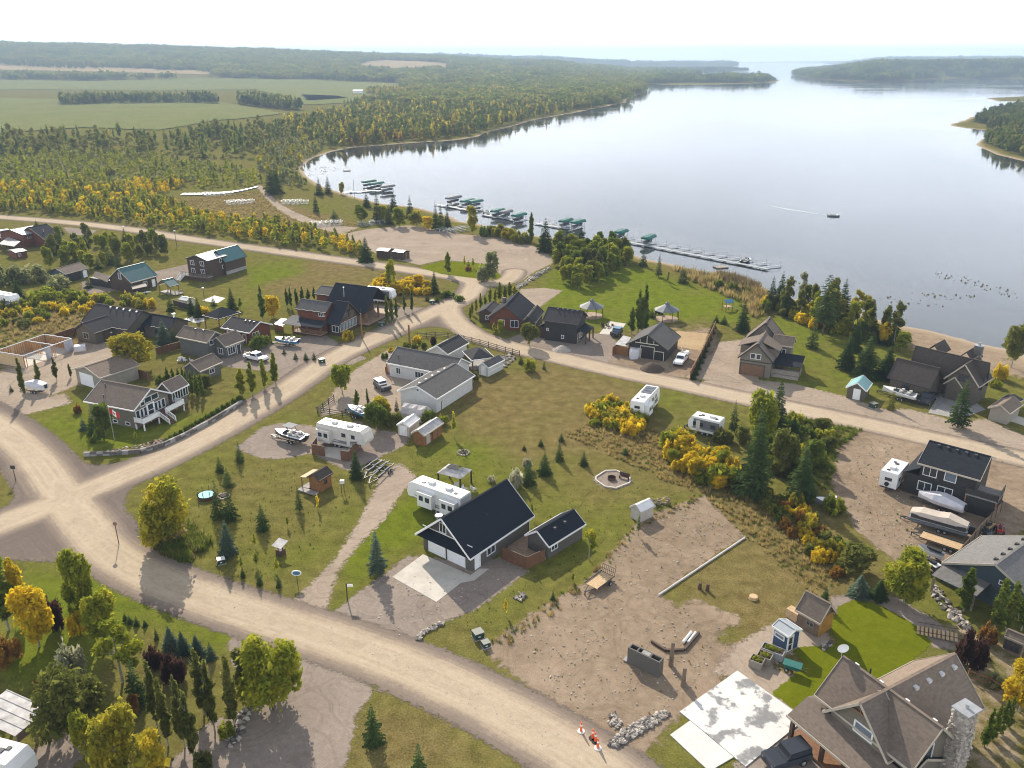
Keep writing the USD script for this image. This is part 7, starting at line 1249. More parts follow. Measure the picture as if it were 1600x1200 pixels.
car((383,559),(418,567),'white crew-cab pickup parked before the grey two-gable house'); car((1072,556),(1056,576),'white work truck with flat deck and gear parked beside the black garage', kind='flatbed', name='work_truck'); car((1457,620),(1440,635),'black pickup parked in the paved yard of the chalet','car_dark')
car((590,603),(605,613),'small dark off-road car with white roof in the yard of the white house','car_dark','jeep','off_road_car','car', top='white_paint'); car((1250,1184),(1205,1198),'dark blue-grey off-road car at the bottom edge before the tan house','car_dark','jeep','off_road_car','car')
car((966,522),(960,526),'small dark utility vehicle with blue roof on the pad by the black two-storey house','car_dark','jeep','utility_vehicle','car', L=3.2, top='blue_hull')
def hull(t, L, W, z, mat, deck='rv_white', name='hull'):
    secs = []
    for q in np.linspace(0,1,9):
        x = -L / 2 + L * q; w = W / 2 * (1 - max(0,(q - .45) / .55) ** 2.2 * .97); k = z + .55 * max(0, q - .55) ** 1.5; top = z + .85 + .25 * q ** 2
        secs.append([(x, 0, k),(x, w * .75, k + .3),(x, w, top),(x, -w, top),(x, -w * .75, k + .3)])
    m = MB(); m.loft(secs); m.build(name, mat, t)
    m = MB(); s2 = [[(p[2][0], p[2][1] * 1.01, p[2][2] + .004),(p[2][0], p[2][1] * 1.01, p[2][2] + .07),(p[3][0], p[3][1] * 1.01, p[3][2] + .07),(p[3][0], p[3][1] * 1.01, p[3][2] + .004)] for p in secs]; m.loft(s2); m.build('deck', deck, t)
def trailer_frame(t, L, z=.5, wheels=2, w=1.0):
    m = MB(); m.beam((-L / 2,-w * .6, z),(L / 2 - .5,-w * .6, z),.1,.1); m.beam((-L / 2, w * .6, z),(L / 2 - .5, w * .6, z),.1,.1); m.beam((L / 2 - .5,-w * .6, z),(L / 2 + 1.3,0, z),.1,.1); m.beam((L / 2 - .5, w * .6, z),(L / 2 + 1.3,0, z),.1,.1); m.box(L / 2 + 1.15, L / 2 + 1.27,-.05,.05,0, z)
    for x in (-L / 2 + .4,0, L / 2 - .6): m.beam((x, -w * .6, z),(x, w * .6, z),.08,.08)
    m.build('trailer_frame','metal_dark', t)
    for i in range(wheels):
        for s_ in (-1,1): wheel(t, -L * .12 + i * .75 - .3, s_ * w, .3,.2)
def boat(rear, front, label, mat='black_hull', L=6.4, W=2.3, on_trailer=True, kind='open', z=.55, name='boat', deck='rv_white', group=None):
    a, c = G(*rear, -.4 if not on_trailer else 0), G(*front, -.4 if not on_trailer else 0); d = c - a; ctr = (a + c) / 2; t = thing(name, label, 'boat',(*ctr, 0 if on_trailer else -.55), math.atan2(d[1], d[0]), group)
    hull(t, L, W, z if on_trailer else 0, mat, deck); zz = (z if on_trailer else 0) + .95
    if kind == 'cover':
        secs = [[(x, -w, zz),(x, -w * .6, zz + hh),(x, w * .6, zz + hh),(x, w, zz)] for x, w, hh in ((-L / 2, W * .46,.25),(-L * .3, W * .5,.6),(-L * .05, W * .52,.85),(L * .15, W * .5,.7),(L * .35, W * .3,.4),(L * .49, W * .06,.2))]; m = MB(); m.loft(secs); m.build('cover','canvas_white', t)
    else:
        bx(t, 'cockpit','canvas_grey',-L * .42, L * .16,-W * .36, W * .36, zz + .03, zz + .1)
        for x in (-L * .32,-L * .1):
            for s_ in (-1,1): bx(t, 'seat','rv_cream' if kind != 'row' else 'white_paint', x, x + .5, s_ * .55 - .25, s_ * .55 + .25, zz + .1, zz + .45)
        if kind != 'row':
            m = MB(); m.slab([(L * .17,-W * .34, zz + .1),(L * .17, W * .34, zz + .1),(L * .08, W * .3, zz + .6),(L * .08,-W * .3, zz + .6)],.03); m.build('windscreen','glass', t)
        if kind == 'tower': m = MB(); [m.tube((x, s_ * W * .42, zz),(-.2, s_ * W * .34, zz + 1.5),.045) for x in (-.8,.5) for s_ in (-1,1)]; m.build('tower','metal_dark', t); m = MB(); m.slab([(-1.2,-.85, zz + 1.5),(.8,-.85, zz + 1.55),(.8,.85, zz + 1.55),(-1.2,.85, zz + 1.5)],.06); m.build('canopy','canvas_grey', t)
    m = MB(); m.box(-L / 2 - .35,-L / 2 - .02,-.2,.2, zz - .5, zz + .3); m.build('outboard_motor','black_metal', t)
    if on_trailer: trailer_frame(t, L * .9, z - .12)
    return t
boat((477,695),(432,684),'black and white wakeboard boat with tower on its trailer beside the cream trailer', kind='tower'); boat((572,656),(545,645),'open blue aluminium fishing boat on a trailer beside the rail fence','blue_hull',5.0,1.8, kind='row'); boat((463,541),(434,538),'light blue and white runabout on a trailer before the lodge porch','blue_hull',5.8, kind='open'); boat((1488,801),(1448,788),'boat wrapped in pale shrink cover on a trailer against the black house','canvas_white',6.2, kind='cover'); boat((1424,628),(1384,617),'long white boat on a trailer in front of the chalet wall','rv_white',6.4); boat((1521,613),(1509,630),'red and white boat on a trailer beside the leaning conifer','red_paint',5.4); boat((65,613),(46,611),'white and blue boat parked on the lawn under the left poplars','rv_white',5.0, kind='cover'); boat((1412,893),(1300,795),'x', L=1) if False else None
t = boat((1297,337.5),(1309,338.2),'small dark motor boat under way alone on the open lake','canvas_grey',4.4,1.6, on_trailer=False); stage.GetPrimAtPath(t).GetAttribute('xformOp:translate').Set(Gf.Vec3d(*G(1303,337.9,-.4),-.85))
plain('wake_water',(0.30,0.34,0.37),0.3,0.2,.5); m = MB(); w0, w1, w2 = G(1299,337.4,-.4), G(1225,326,-.4), G(1200,321,-.4); e_ = np.array([0,1.0]); m.add([(*(w0 - e_ * .5),-.385),(*(w1 - e_ * 2.2),-.385),(*(w2 - e_ * .4),-.385),(*(w2 + e_ * .4),-.385),(*(w1 + e_ * 2.2),-.385),(*(w0 + e_ * .5),-.385)],[(0,1,4),(0,4,5),(1,2,3),(1,3,4)]); m.build('boat_wake','wake_water', kind='structure'); t_ = boat((1300,792),(1286,790),'small grey dinghy lying at the edge of the dirt yard','canvas_grey',3.4,1.5, kind='row', z=.05)
# pontoon boat, flat trailers, jet skis
a, c = G(1504,838), G(1424,815); t = thing('pontoon_boat','long pontoon boat with beige cover on its trailer, middle of the row','boat',(*((a + c) / 2),0), math.atan2(*(c - a)[::-1])); L = 7.6
for s_ in (-1,1): m = MB(); m.tube((-L / 2, s_ * .85,.85),(L / 2 - .7, s_ * .85,.85),.32, n=10); m.tube((L / 2 - .7, s_ * .85,.85),(L / 2, s_ * .85,1.0),.32,.05, n=10); m.build('pontoon','canvas_grey', t)
bx(t, 'deck','galvanised',-L / 2 + .1, L / 2 - .3,-1.2,1.2,1.2,1.3); bx(t, 'fence_panel','metal_dark',-L / 2 + .3, L / 2 - .5,-1.18,1.18,1.303,1.85)
m = MB(); m.loft([[(x, -1.25 * w, 1.8),(x, -.9 * w, 1.8 + h_),(x, .9 * w, 1.8 + h_),(x, 1.25 * w, 1.8)] for x, w, h_ in ((-L / 2 + .2,.8,.2),(-2.2,1,.5),(-1.2,1,.75),(0,1,.5),(2.2,1,.45),(L / 2 - .3,.75,.15))]); m.build('cover','canvas_beige', t); bx(t, 'outboard_motor','black_metal',-L / 2 - .7,-L / 2 + .05,-.25,.25,.7,1.9); trailer_frame(t, L * .9,.42)
def flat_trailer(rear, front, label, L, W, mat, gate=False, wheels=2):
    a, c = G(*rear), G(*front); t = thing('flat_trailer', label, 'trailer',(*((a + c) / 2),0), math.atan2(*(c - a)[::-1])); n = int(W / .24)
    for i in range(n): y = -W / 2 + W * i / n; bx(t, 'plank', mat, -L / 2, L / 2, y + .012, y + W / n - .012,.62,.67)
    trailer_frame(t, L, .55, wheels, W / 2 + .14); m = MB()
    for y in (-W / 2 - .02, W / 2 + .02): m.beam((-L / 2, y, .75),(L / 2, y, .75),.05,.12)
    m.build('side_rail','metal_dark', t)
    if gate:
        m = MB()
        for i in range(8): y = -W / 2 + W * i / 7; m.beam((-L / 2 - .05, y, .6),(-L / 2 - .25, y, 1.7),.04,.04)
        for z in (.65,1.15,1.7): m.beam((-L / 2 - .05 - (z - .6) * .18,-W / 2, z),(-L / 2 - .05 - (z - .6) * .18, W / 2, z),.04,.04)
        m.build('ramp_gate','black_metal', t)
flat_trailer((948,905),(925,922),'small plank-deck utility trailer with mesh ramp on the bare dirt lot',3.4,1.9,'timber_new', True, 1); flat_trailer((1500,862),(1452,846),'long plank flatbed trailer between the pontoon boat and the jet skis',6.0,2.1,'timber_new'); 
for i, (r0, f0, lab) in enumerate((((1472,881),(1432,866),'white and grey jet ski on a trailer below the flatbed trailer, upper one'),((1460,898),(1432,882),'dark jet ski on a trailer below the flatbed trailer, lower one'),((1468,888),(1440,876),'bare jet ski trailer between the two jet skis'))):
    a, c = G(*r0), G(*f0); t = thing('jet_ski' if i < 2 else 'boat_trailer', lab, 'jet ski' if i < 2 else 'trailer',(*((a + c) / 2),0), math.atan2(*(c - a)[::-1]))
    if i < 2: hull(t, 3.2,1.15,.5,('rv_white','black_hull')[i],('canvas_grey','rv_white')[i]); bx(t, 'seat','rubber',-1.2,.3,-.25,.25,1.45,1.75); m = MB(); m.beam((.45,-.4,1.85),(.45,.4,1.85),.06,.06); m.beam((.45,0,1.4),(.45,0,1.85),.12,.12); m.build('handlebar','rubber', t)
    trailer_frame(t, 3.2,.4,1,.7)
for r0, f0, lab, L in (((613,725),(580,757),'empty boat trailer at the top of the gravel strip, right one',6.0),((605,722),(574,748),'empty boat trailer at the top of the gravel strip, left one',5.2),((596,722),(570,741),'empty boat trailer nearest the spruce by the gravel strip',4.6)):
    a, c = G(*r0), G(*f0); t = thing('boat_trailer', lab, 'trailer',(*((a + c) / 2),0), math.atan2(*(c - a)[::-1])); trailer_frame(t, L, .55,2,1.1); m = MB(); [m.beam((x, s_ * .55,.6),(x + 2.0, s_ * .5,.75),.2,.08) for x in (-2,.2) for s_ in (-1,1)]; m.beam((L / 2 + .3,0,.6),(L / 2 + .1,0,1.3),.1,.1); m.build('bunk','canvas_grey', t)
for i, (u, v, lab, mt) in enumerate(((1545,828,'yellow quad bike behind the grey-roofed house, left','straw'),(1561,832,'red quad bike behind the grey-roofed house, right','red_paint'),(1539,836,'black-covered quad bike at the fence behind the grey-roofed house','canvas_grey'))):
    t = thing('quad_bike', lab, 'quad bike',(*G(u, v),0),.6 + i * .5); bx(t, 'body', mt, -.9,.9,-.35,.35,.5,.85); bx(t, 'seat','rubber',-.7,.2,-.2,.2,.853,1.05); m = MB(); m.beam((.4,-.4,1.15),(.4,.4,1.15),.05,.05); m.beam((.4,0,.85),(.4,0,1.15),.1,.1); m.build('handlebar','rubber', t); [wheel(t, x, y, .3,.25) for x in (-.65,.65) for y in (-.45,.45)]
# docks, lifts
def dock(a, b, n, fl, label, skew=0.0, side=1):
    """walkway from pixel a to b on the water with n finger piers reaching towards the lake"""
    p, q = G(*a, -.1), G(*b, -.1); d = q - p; L = np.linalg.norm(d); t = thing('dock', label, 'dock',(*p, -.4), math.atan2(d[1], d[0])); m = MB(); m.box(0, L, -.75,.75,.35,.5); m.build('walkway','galvanised', t)
    for i in range(n):
        x = L * (i + .5) / n; m = MB(); m.hexa(*[[(x + xx + skew * yy, yy, z) for xx, yy in ((-.35,.76),(.35,.76),(.35, fl),(-.35, fl))] for z in (.36,.48)]); f = m.build('finger_pier','galvanised', t); m = MB()
        for yy in (.9, fl * .5, fl - .1): m.tube((x + skew * yy - .3, yy, -1.5),(x + skew * yy - .3, yy, 1.5),.05, n=5)
        m.beam((x + skew * .9 - .3,.9,1.4),(x + skew * fl - .3, fl - .1,1.4),.05,.05); m.build('guide_post','galvanised', f)
    m = MB()
    for i in range(int(L / 6) + 1):
        for y in (-.7,.7): m.tube((min(i * 6, L - .1), y, -1.8),(min(i * 6, L - .1), y, .34),.07, n=5)
    m.build('pile','metal_dark', t); return t
dock((953,373),(1200,421),13,7.5,'long dock with many empty finger piers reaching along the right shore',.35); dock((755,336),(815,346),4,6.5,'dock with green and grey boat canopies in front of the hedge shore'); dock((836,349),(888,358),5,6.5,'dock with empty lift frames beside the big parking-lot spruce'); dock((684,320),(745,331),4,6.5,'dock with blue-grey and green canopies behind the close dark spruce pair'); dock((537,301),(612,297),3,6.0,'leftmost dock near the cove with canopies at its outer end')
def lift(u, v, L, label, mat='canvas_green', ang=0.0, boatmat=None, wid=3.4):
    p = G(u, v, -.4); t = thing('boat_lift', label, 'boat lift',(*p, -.4), ang, 'canopied boat lifts at the docks'); h = 2.1
    m = MB(); m.loft([[(x, -wid / 2 * w, h),(x, -wid / 2 * w, h + .55),(x, -wid * .3 * w, h + .95 * w),(x, wid * .3 * w, h + .95 * w),(x, wid / 2 * w, h + .55),(x, wid / 2 * w, h)] for x, w in ((-L / 2,.8),(-L / 2 + .5,1),(L / 2 - .5,1),(L / 2,.8))]); m.build('canopy', mat, t); m = MB()
    for x in (-L * .3, L * .3):
        for y in (-wid * .46, wid * .46): m.tube((x, y, -1.6),(x, y, h + .1),.06, n=5)
        m.beam((x, -wid * .46,.4),(x, wid * .46,.4),.1,.12)
    m.build('frame','galvanised', t)
    if boatmat: hull(t, L * .85,2.1,.35, boatmat, 'canvas_grey')
an = math.atan2(*(G(1217,413) - G(1200,421))[::-1])
for u, v, L, mt, lab in ((970,372,6.5,'canvas_green','green boat canopy at the left end of the long dock'),(1013,381,7.0,'canvas_green','green boat canopy second from the left end of the long dock'),(903,356,7.0,'canvas_green','green boat canopy over the water right of the parking-lot spruces'),(778,338,7.0,'canvas_green','green boat canopy left of a grey one in front of the hedge shore'),(791,340,6.5,'canvas_grey','grey boat canopy between two green ones in front of the hedge shore'),(811,345,7.5,'canvas_green','green boat canopy at the outer end of the hedge-shore dock'),(884,354,7.0,'canvas_green','green boat canopy behind the big parking-lot spruce'),(709,317,9.0,'canvas_grey','long blue-grey boat canopy behind the dark spruce pair'),(731,322,8.0,'canvas_green','green boat canopy beside the long blue-grey one'),(744,323,7.0,'canvas_green','last green boat canopy of the dock behind the dark spruce pair'),(577,291,8.5,'canvas_green','green boat canopy farthest left near the cove'),(589,294,8.5,'canvas_green','second green boat canopy near the cove'),(606,299,8.0,'canvas_grey','dark grey boat canopy at the outer end of the cove dock')):
    lift(u, v, L, lab, mt, an + .05 * (u % 3),('canvas_grey','black_hull','rv_grey')[u % 3])
for u, v, lab in ((703,324,'moored blue boat under the long blue-grey canopy side'),(760,336,'moored white boat at the inner end of the hedge-shore dock'),(1165,411,'small dark boat tied among the right finger piers of the long dock')): boat((u - 4, v),(u + 5, v - 3), lab, 'blue_hull' if u == 703 else ('rv_white' if u == 760 else 'black_hull'),5.0, on_trailer=False)
for u, v, lab in ((542,267,'small swim raft floating in the cove'),(1126,418,'person-sized kayak rack platform beside the long dock')): t = thing('swim_raft', lab if u == 542 else 'small low float beside the shore side of the long dock','raft',(*G(u, v, -.4),-.4),.3); bx(t, 'deck','timber_grey',-2,2,-1.4,1.4,.1,.35); m = MB(); [m.tube((-1.9, y, 0),(1.9, y, 0),.25) for y in (-1,1)]; m.build('float','metal_dark', t); m = MB(); [m.tube((x, y, .35),(x, y, 1.2),.04) for x in (-1.8,1.8) for y in (-1.2,1.2)]; m.build('post','galvanised', t)
# dock sections stored on land
r_ = random.Random(4)
for i in range(17):
    q = i / 16; u, v = (287 + 112 * q, 304.5 - 11 * q ** 3); t = thing('stored_dock','pale dock section lying in the long row on the far meadow','dock section',(*G(u, v),0), an + .75,'dock sections stored in a row on the meadow'); bx(t, 'deck','canvas_white',-3.0,3.0,-.75,.75,.35,.5); bx(t, 'frame','galvanised',-3.0,3.0,-.81,-.76,.2,.55)
for u, v, n, lab in ((510,352,9,'jumbled stack of grey dock frames left of the parking lot'),(583,350,6,'small stack of grey dock frames behind the tall parking-lot spruce'),(708,362,7,'stack of grey lift frames at the lake edge of the parking lot'),(462,318,8,'pile of pale dock frames beside the meadow track'),(375,318,8,'heap of grey lift frames in the far meadow'),(340,305,7,'heap of lift frames below the long dock row')):
    t = thing('dock_frame_stack', lab, 'frame stack',(*G(u, v),0), r_.random())
    for k in range(n): m = MB(); x, y, z = (k % 3) * 4 - 4 + r_.uniform(-.5,.5),(k // 3) * 2.2 - 2,.2; [m.beam((x - 1.9, y + s_, z + h_),(x + 1.9, y + s_, z + h_),.09,.09) for s_ in (-1,1) for h_ in (0,1.2)]; [m.beam((x + e, y + s_, z),(x + e, y + s_, z + 1.2),.09,.09) for s_ in (-1,1) for e in (-1.9,0,1.9)]; [m.beam((x + e, y - 1, z + 1.2),(x + e, y + 1, z + 1.2),.09,.09) for e in (-1.9,0,1.9)]; m.build('lift_frame','galvanised', t)
# fences
def fence_line(name, pts, label, h=1.2, mat='fence_dark', rails=3, step=2.4, board=None, cat='fence'):
    w_ = GP(pts); t = thing(name, label, cat, (*w_[0],0)); w_ = w_ - w_[0]
    for a, b_ in zip(w_[:-1], w_[1:]):
        n = max(1, round(np.linalg.norm(b_ - a) / step))
        for i in range(n):
            p, q = a + (b_ - a) * i / n, a + (b_ - a) * (i + 1) / n; m = MB(); m.box(p[0] - .07, p[0] + .07, p[1] - .07, p[1] + .07,-.1, h + .08); m.build('post', mat, t)
            if board: m = MB(); m.beam((*p, h * .5 + .03),(*q, h * .5 + .03),.04, h * .96); m.build('board_panel', board, t); m = MB(); m.beam((*p, h + .03),(*q, h + .03),.12,.05); m.build('cap_rail', mat, t)
            else:
                for k in range(rails): z = h * (k + .6) / rails; m = MB(); m.beam((*p, z),(*q, z),.05,.13); m.build('rail', mat, t)
    x, y = w_[-1]; m = MB(); m.box(x - .07, x + .07, y - .07, y + .07,-.1, h + .08); m.build('post', mat, t)
fence_line('rail_fence',[(652,528),(680,526),(700,527),(725,532),(750,538),(790,550),(812,556)],'black three-rail fence curving along the road behind the white house'); fence_line('rail_fence',[(522,626),(496,645),(535,651),(582,655)],'black rail fence corner behind the open blue fishing boat'); fence_line('slat_fence',[(690,640),(738,603)],'dark slat fence along the long wall of the white house',1.6,'fence_dark', board='fence_dark')
fence_line('board_fence',[(88,533),(129,520)],'red-brown board fence left of the large dark house',1.8,'timber', board='fence_brown'); fence_line('board_fence',[(204,586),(232,594)],'short brown board fence right of the tan garage',1.7,'timber', board='fence_brown'); fence_line('board_fence',[(245,555),(284,545)],'brown board fence between the dark house and the two-gable house',1.7,'timber', board='fence_brown'); fence_line('board_fence',[(1117,515),(1108,535),(1096,560),(1078,594)],'tall cedar board fence right of the sandy pad and black garage',2.0,'timber', board='cedar', step=3.0); fence_line('board_fence',[(1562,800),(1520,848),(1470,908)],'weathered brown board fence between the dirt yard and the grey-roofed house',1.7,'timber_dark', board='cedar_grey'); fence_line('board_fence',[(272,478),(298,485)],'dark board fence in front of the small pale shed',1.6,'timber_dark', board='fence_dark'); fence_line('wire_fence',[(1512,1060),(1545,1072),(1572,1090)],'thin post fence behind the tall stone chimney',1.2,'timber',2)
b = Bld('patio_fence','brown board patio fence joining the steep-roofed garage and its shed','fence',(784,873),(823,889.6))
P0, P1, P2 = b.L(784,873), b.L(823,889.6), b.L(851,877); panel(b, P0, P1,1.75); panel(b, P1, P2,1.75); P3 = b.L(806,830); m = MB(); m.prism([P0 + (.1,.1), P1 + (0,.1), P2, b.L(862,850), P3],.004,.14); m.build('deck_floor','deck_wood', b.path)
# retaining wall with clipped hedge
pts = GP([(132,713),(182,711),(220,708),(257,697),(290,682),(330,660),(378,631)]); t = thing('retaining_wall','low curved block wall along the road below the railed deck house','wall',(*pts[0],0)); pts = pts - pts[0]; r_ = np.random.default_rng(2)
for a, c in zip(pts[:-1], pts[1:]):
    n = max(1, int(np.linalg.norm(c - a) / .9))
    for i in range(n):
        for k in range(2): p, q = a + (c - a) * (i + .01) / n, a + (c - a) * (i + .97) / n; m = MB(); m.beam((*p, .2 + .36 * k),(*q, .2 + .36 * k),.4 + .05 * r_.random(),.34); m.build('block',('concrete_old','stone_dark')[int(r_.integers(2))], t)
row(SH, 'leaf_green',[(259 + 8.2 * i, 691 - 4.75 * i, 683 - 4.8 * i, 11) for i in range(15)],'small clipped shrub in the hedge above the curved block wall','hedge above the block wall')
t = thing('rock_garden','bed of reddish stones behind the curved block wall','rock garden',(*G(215,700),0)); o = G(215,700)
for p in in_poly([(165,705),(215,696),(256,686),(258,692),(222,705),(180,709)],46,3,.5): m = MB(); m.rock((*(p - o),.12),.22 + .2 * r_.random(), r_); m.build('stone','stone_red' if r_.random() < .7 else 'stone_pale', t)
def stones(name, px, n, label, rmin, rmax, seed, cat='stones', mats=('stone_pale','stone','stone_dark'), stuff=False):
    q = in_poly(px, n, seed, rmin * .9); o = q.mean(0); t = thing(name, label, cat, (*o, 0)); r = np.random.default_rng(seed)
    if stuff:
        for mt in mats: m = MB(); [m.rock((*(p - o),.1), r.uniform(rmin, rmax), r) for p in q if r.random() < .4] or m.rock((0,0,.1), rmin, r); m.build('stones', mt, t, kind='stuff')
    else:
        for p in q: m = MB(); m.rock((*(p - o),.12), r.uniform(rmin, rmax), r); m.build('stone', mats[int(r.integers(len(mats)))], t)
stones('boulder_row',[(806,447),(830,433),(858,418),(862,421),(834,437),(810,451)],44,'row of pale boulders along the parking lot and lakeside lawn',.5,.95,5,'boulders'); stones('riprap',[(948,1165),(975,1140),(1010,1122),(1038,1111),(1045,1117),(1005,1145),(965,1168)],230,'strip of pale rubble stones beside the ditch and orange pylons',.14,.30,6,'rubble'); stones('riprap',[(952,1118),(962,1112),(972,1130),(962,1142),(950,1130)],40,'loose stones on the upper bank of the ditch',.12,.26,7,'rubble'); stones('stone_edging',[(650,999),(656,988),(690,972),(693,976),(662,992),(655,1002)],40,'curved stone edging at the corner of the garage driveway',.2,.36,8,'edging'); stones('stone_bank',[(1460,915),(1478,935),(1500,960),(1520,985),(1510,990),(1480,960),(1455,930)],70,'loose stone bank below the grey-roofed house porch',.2,.5,9); stones('stone_bank',[(350,1150),(380,1105),(395,1105),(380,1150),(365,1175)],40,'rocky bank by the poplar row in the lower left',.2,.42,10); stones('stone_bank',[(786,556),(800,552),(808,560),(790,575),(783,570)],40,'heap of pale stones beside the small white shed',.3,.6,11); stones('stone_pile',[(1283,1008),(1300,1002),(1302,1012),(1288,1018)],14,'few stones at the lawn corner by the wood shed',.15,.3,12); stones('stone_circle',[(800,935),(812,926),(824,932),(815,940)],22,'ring of pale stones in the lawn strip beside the driveway corner',.15,.3,13)
t = thing('firewood_stack','heap of split firewood beside the grey plastic shed','firewood',(*G(1030,788),0),.3)
for k in range(44): x, y, z = r_.uniform(-1.6,1.6), r_.uniform(-.5,.5),.12 + .2 * (k % 4); m = MB(); a = r_.normal() * .4; m.tube((x - .22 * math.cos(a), y - .22 * math.sin(a), z),(x + .22 * math.cos(a), y + .22 * math.sin(a), z),.09, n=6); m.build('log',('timber_grey','timber_new','stone_dark')[k % 3], t)
# concrete works at the bottom
def slab(name, px, mat, label, h=.12, cat='slab'):
    q = GP(px); t = thing(name, label, cat, (*q[0],0)); m = MB(); m.prism(q - q[0],.01, h); m.build('slab', mat, t); return t
make('wet_concrete', {'g': ('geometry', {}),'n': ('noise_texture', {'scale': .42,'detail': 7.0,'roughness': .62}),'n2': ('noise_texture', {'scale': 1.7,'detail': 5.0}),'r': ('rgb_ramp', {'ramp': [(.40,(.20,.20,.20)),(.44,(.30,.295,.29)),(.47,(.62,.60,.57)),(.8,(.70,.68,.66))]}),'r2': ('rgb_ramp', {'ramp': [(.3,(.88,.88,.88)),(.7,(1,1,1))]}),'m': ('mix_color', {'blend_type': 'multiply','fac': 1.0}),'p': ('principled_bsdf', {'roughness': .6})}, [('g.position','n.vector'),('g.position','n2.vector'),('n.fac','r.fac'),('n2.fac','r2.fac'),('r.color','m.a'),('r2.color','m.b'),('m.result','p.base_color')])
slab('concrete_pad',[(1062,1113),(1152,1049),(1258,1125),(1165,1199),(1078,1126)],'wet_concrete','large fresh white concrete pad with dark wet stains'); slab('concrete_pad',[(1047,1149),(1078,1127),(1146,1184),(1108,1206)],'concrete_white','smaller plain concrete pad adjoining the stained one',.10); slab('concrete_apron',[(613,902),(661,866.5),(735,899),(749,889),(764,889),(741,907),(720,911),(682,941)],'concrete','pale concrete apron in front of the white overhead doors',.05)
slab('path_slab',[(265,507),(292,497),(293,500),(268,511)],'concrete_white','pale curved garden path behind the dark house',.06); slab('patio_slab',[(292,499),(300,495),(318,496),(322,501),(308,505),(296,503)],'concrete_white','round pale patio with dark fire bowl behind the dark house',.06); slab('patio_slab',[(936,522),(952,502),(978,506),(965,524)],'concrete','paved pad with garden furniture beside the black two-storey house',.06); slab('patio_slab',[(316,470),(335,462),(352,466),(340,474)],'concrete_white','pale concrete pad in the grass right of the pavilion',.06); slab('drive_slab',[(1450,645),(1470,612),(1515,622),(1540,640),(1500,655),(1475,650)],'concrete_old','grey paved yard in front of the chalet',.03); slab('drive_slab',[(1575,657),(1590,650),(1620,660),(1620,672)],'concrete','grey slab right of the tan garage',.05)
a, c = G(1164,841), G(1029,931); t = thing('edging_board','long pale board edging between the dirt lot and the dry grass','board',(*a, 0)); m = MB(); m.beam((0,0,.12),(*(c - a),.12),.12,.24); m.build('board','concrete_white', t)
a, c = G(983,1032), G(1032,1056); t = thing('precast_block','upright dark hollow concrete block wall on the dirt lot','concrete block',(*((a + c) / 2),0), math.atan2(*(c - a)[::-1])); L = np.linalg.norm(c - a); m = MB(); h = 2.0
for y in (-.45,.3): m.box(-L / 2, L / 2, y, y + .15,0, h)
for x in (-L / 2,-L * .25,-L * .05, L * .15, L / 2 - .15): m.box(x, x + .15,-.3,.3,0, h - .003)
m.build('wall','wall_darkgrey', t); m = MB(); m.box(-L * .1, L * .14,-.28,.28, h - .1, h + .004); m.box(-L / 2 - .5,-L / 2 - .05,-.5,.5,.1,.2); m.build('cap','concrete_old', t)
for u, v, h, lab in ((1048,1040,3.0,'tall weathered stump post on the dirt lot, upper one'),(1067,1072,2.3,'forked grey stump post beside the concrete pad, lower one'),(1093,920,.8,'short dark stump in the dry grass, left of two'),(1105,923,.9,'short dark stump in the dry grass, right of two')):
    t = thing('stump', lab, 'stump',(*G(u, v),0)); m = MB(); m.tube((0,0,-.1),(.06,.03, h),.28,.17,9); m.tube((0,0, h * .5),(.25,.2, h * .9),.13,.08,6); m.build('trunk','cedar_grey' if h > 1.8 else 'timber_dark', t)
t = thing('timber_edging','dark angled timber edging lying on the dirt lot behind the stump posts','timbers',(*G(1040,1018),0)); o = G(1040,1018)
for p, q in (((1018,1004),(1040,1018)),((1041,1018),(1068,1017)),((1069,1017),(1092,990))): m = MB(); m.beam((*(G(*p) - o),.15),(*(G(*q) - o),.15),.25,.3); m.build('beam','timber_dark', t)
t = thing('pipe_bundle','two pale pipes lying beside the dark timber edging','pipes',(*G(1077,1000),0)); o = G(1077,1000)
for p, q in (((1067,1006),(1080,990)),((1075,1006),(1087,991))): m = MB(); m.tube((*(G(*p) - o),.2),(*(G(*q) - o),.25),.16); m.build('pipe','white_vinyl', t)
t = thing('tree_stump','round pale cut stump disc in the dry grass right of the dirt lot','stump',(*G(1177,935),0)); m = MB(); m.tube((0,0,0),(0,0,.35),.55,.5,14); m.build('trunk','timber_new', t)
for i, (u, v) in enumerate(((908,1143),(926,1154),(930,1159),(934,1169))):
    t = thing('traffic_pylon',('leftmost orange traffic pylon at the road edge by the ditch','second orange traffic pylon from the left by the ditch','third orange traffic pylon from the left by the ditch','rightmost orange traffic pylon by the rubble strip')[i],'pylon',(*G(u, v),0),0,'orange pylons by the ditch'); m = MB(); m.tube((0,0,.08),(0,0,1.15),.13,.07,10); m.build('cone','orange_plastic', t); m = MB(); m.tube((0,0,.7),(0,0,.86),.112,.1,10); m.build('reflective_band','white_paint', t); m = MB(); m.tube((0,0,0),(0,0,.09),.38,.36,10); m.build('base','rubber' if i % 3 else 'white_vinyl', t)
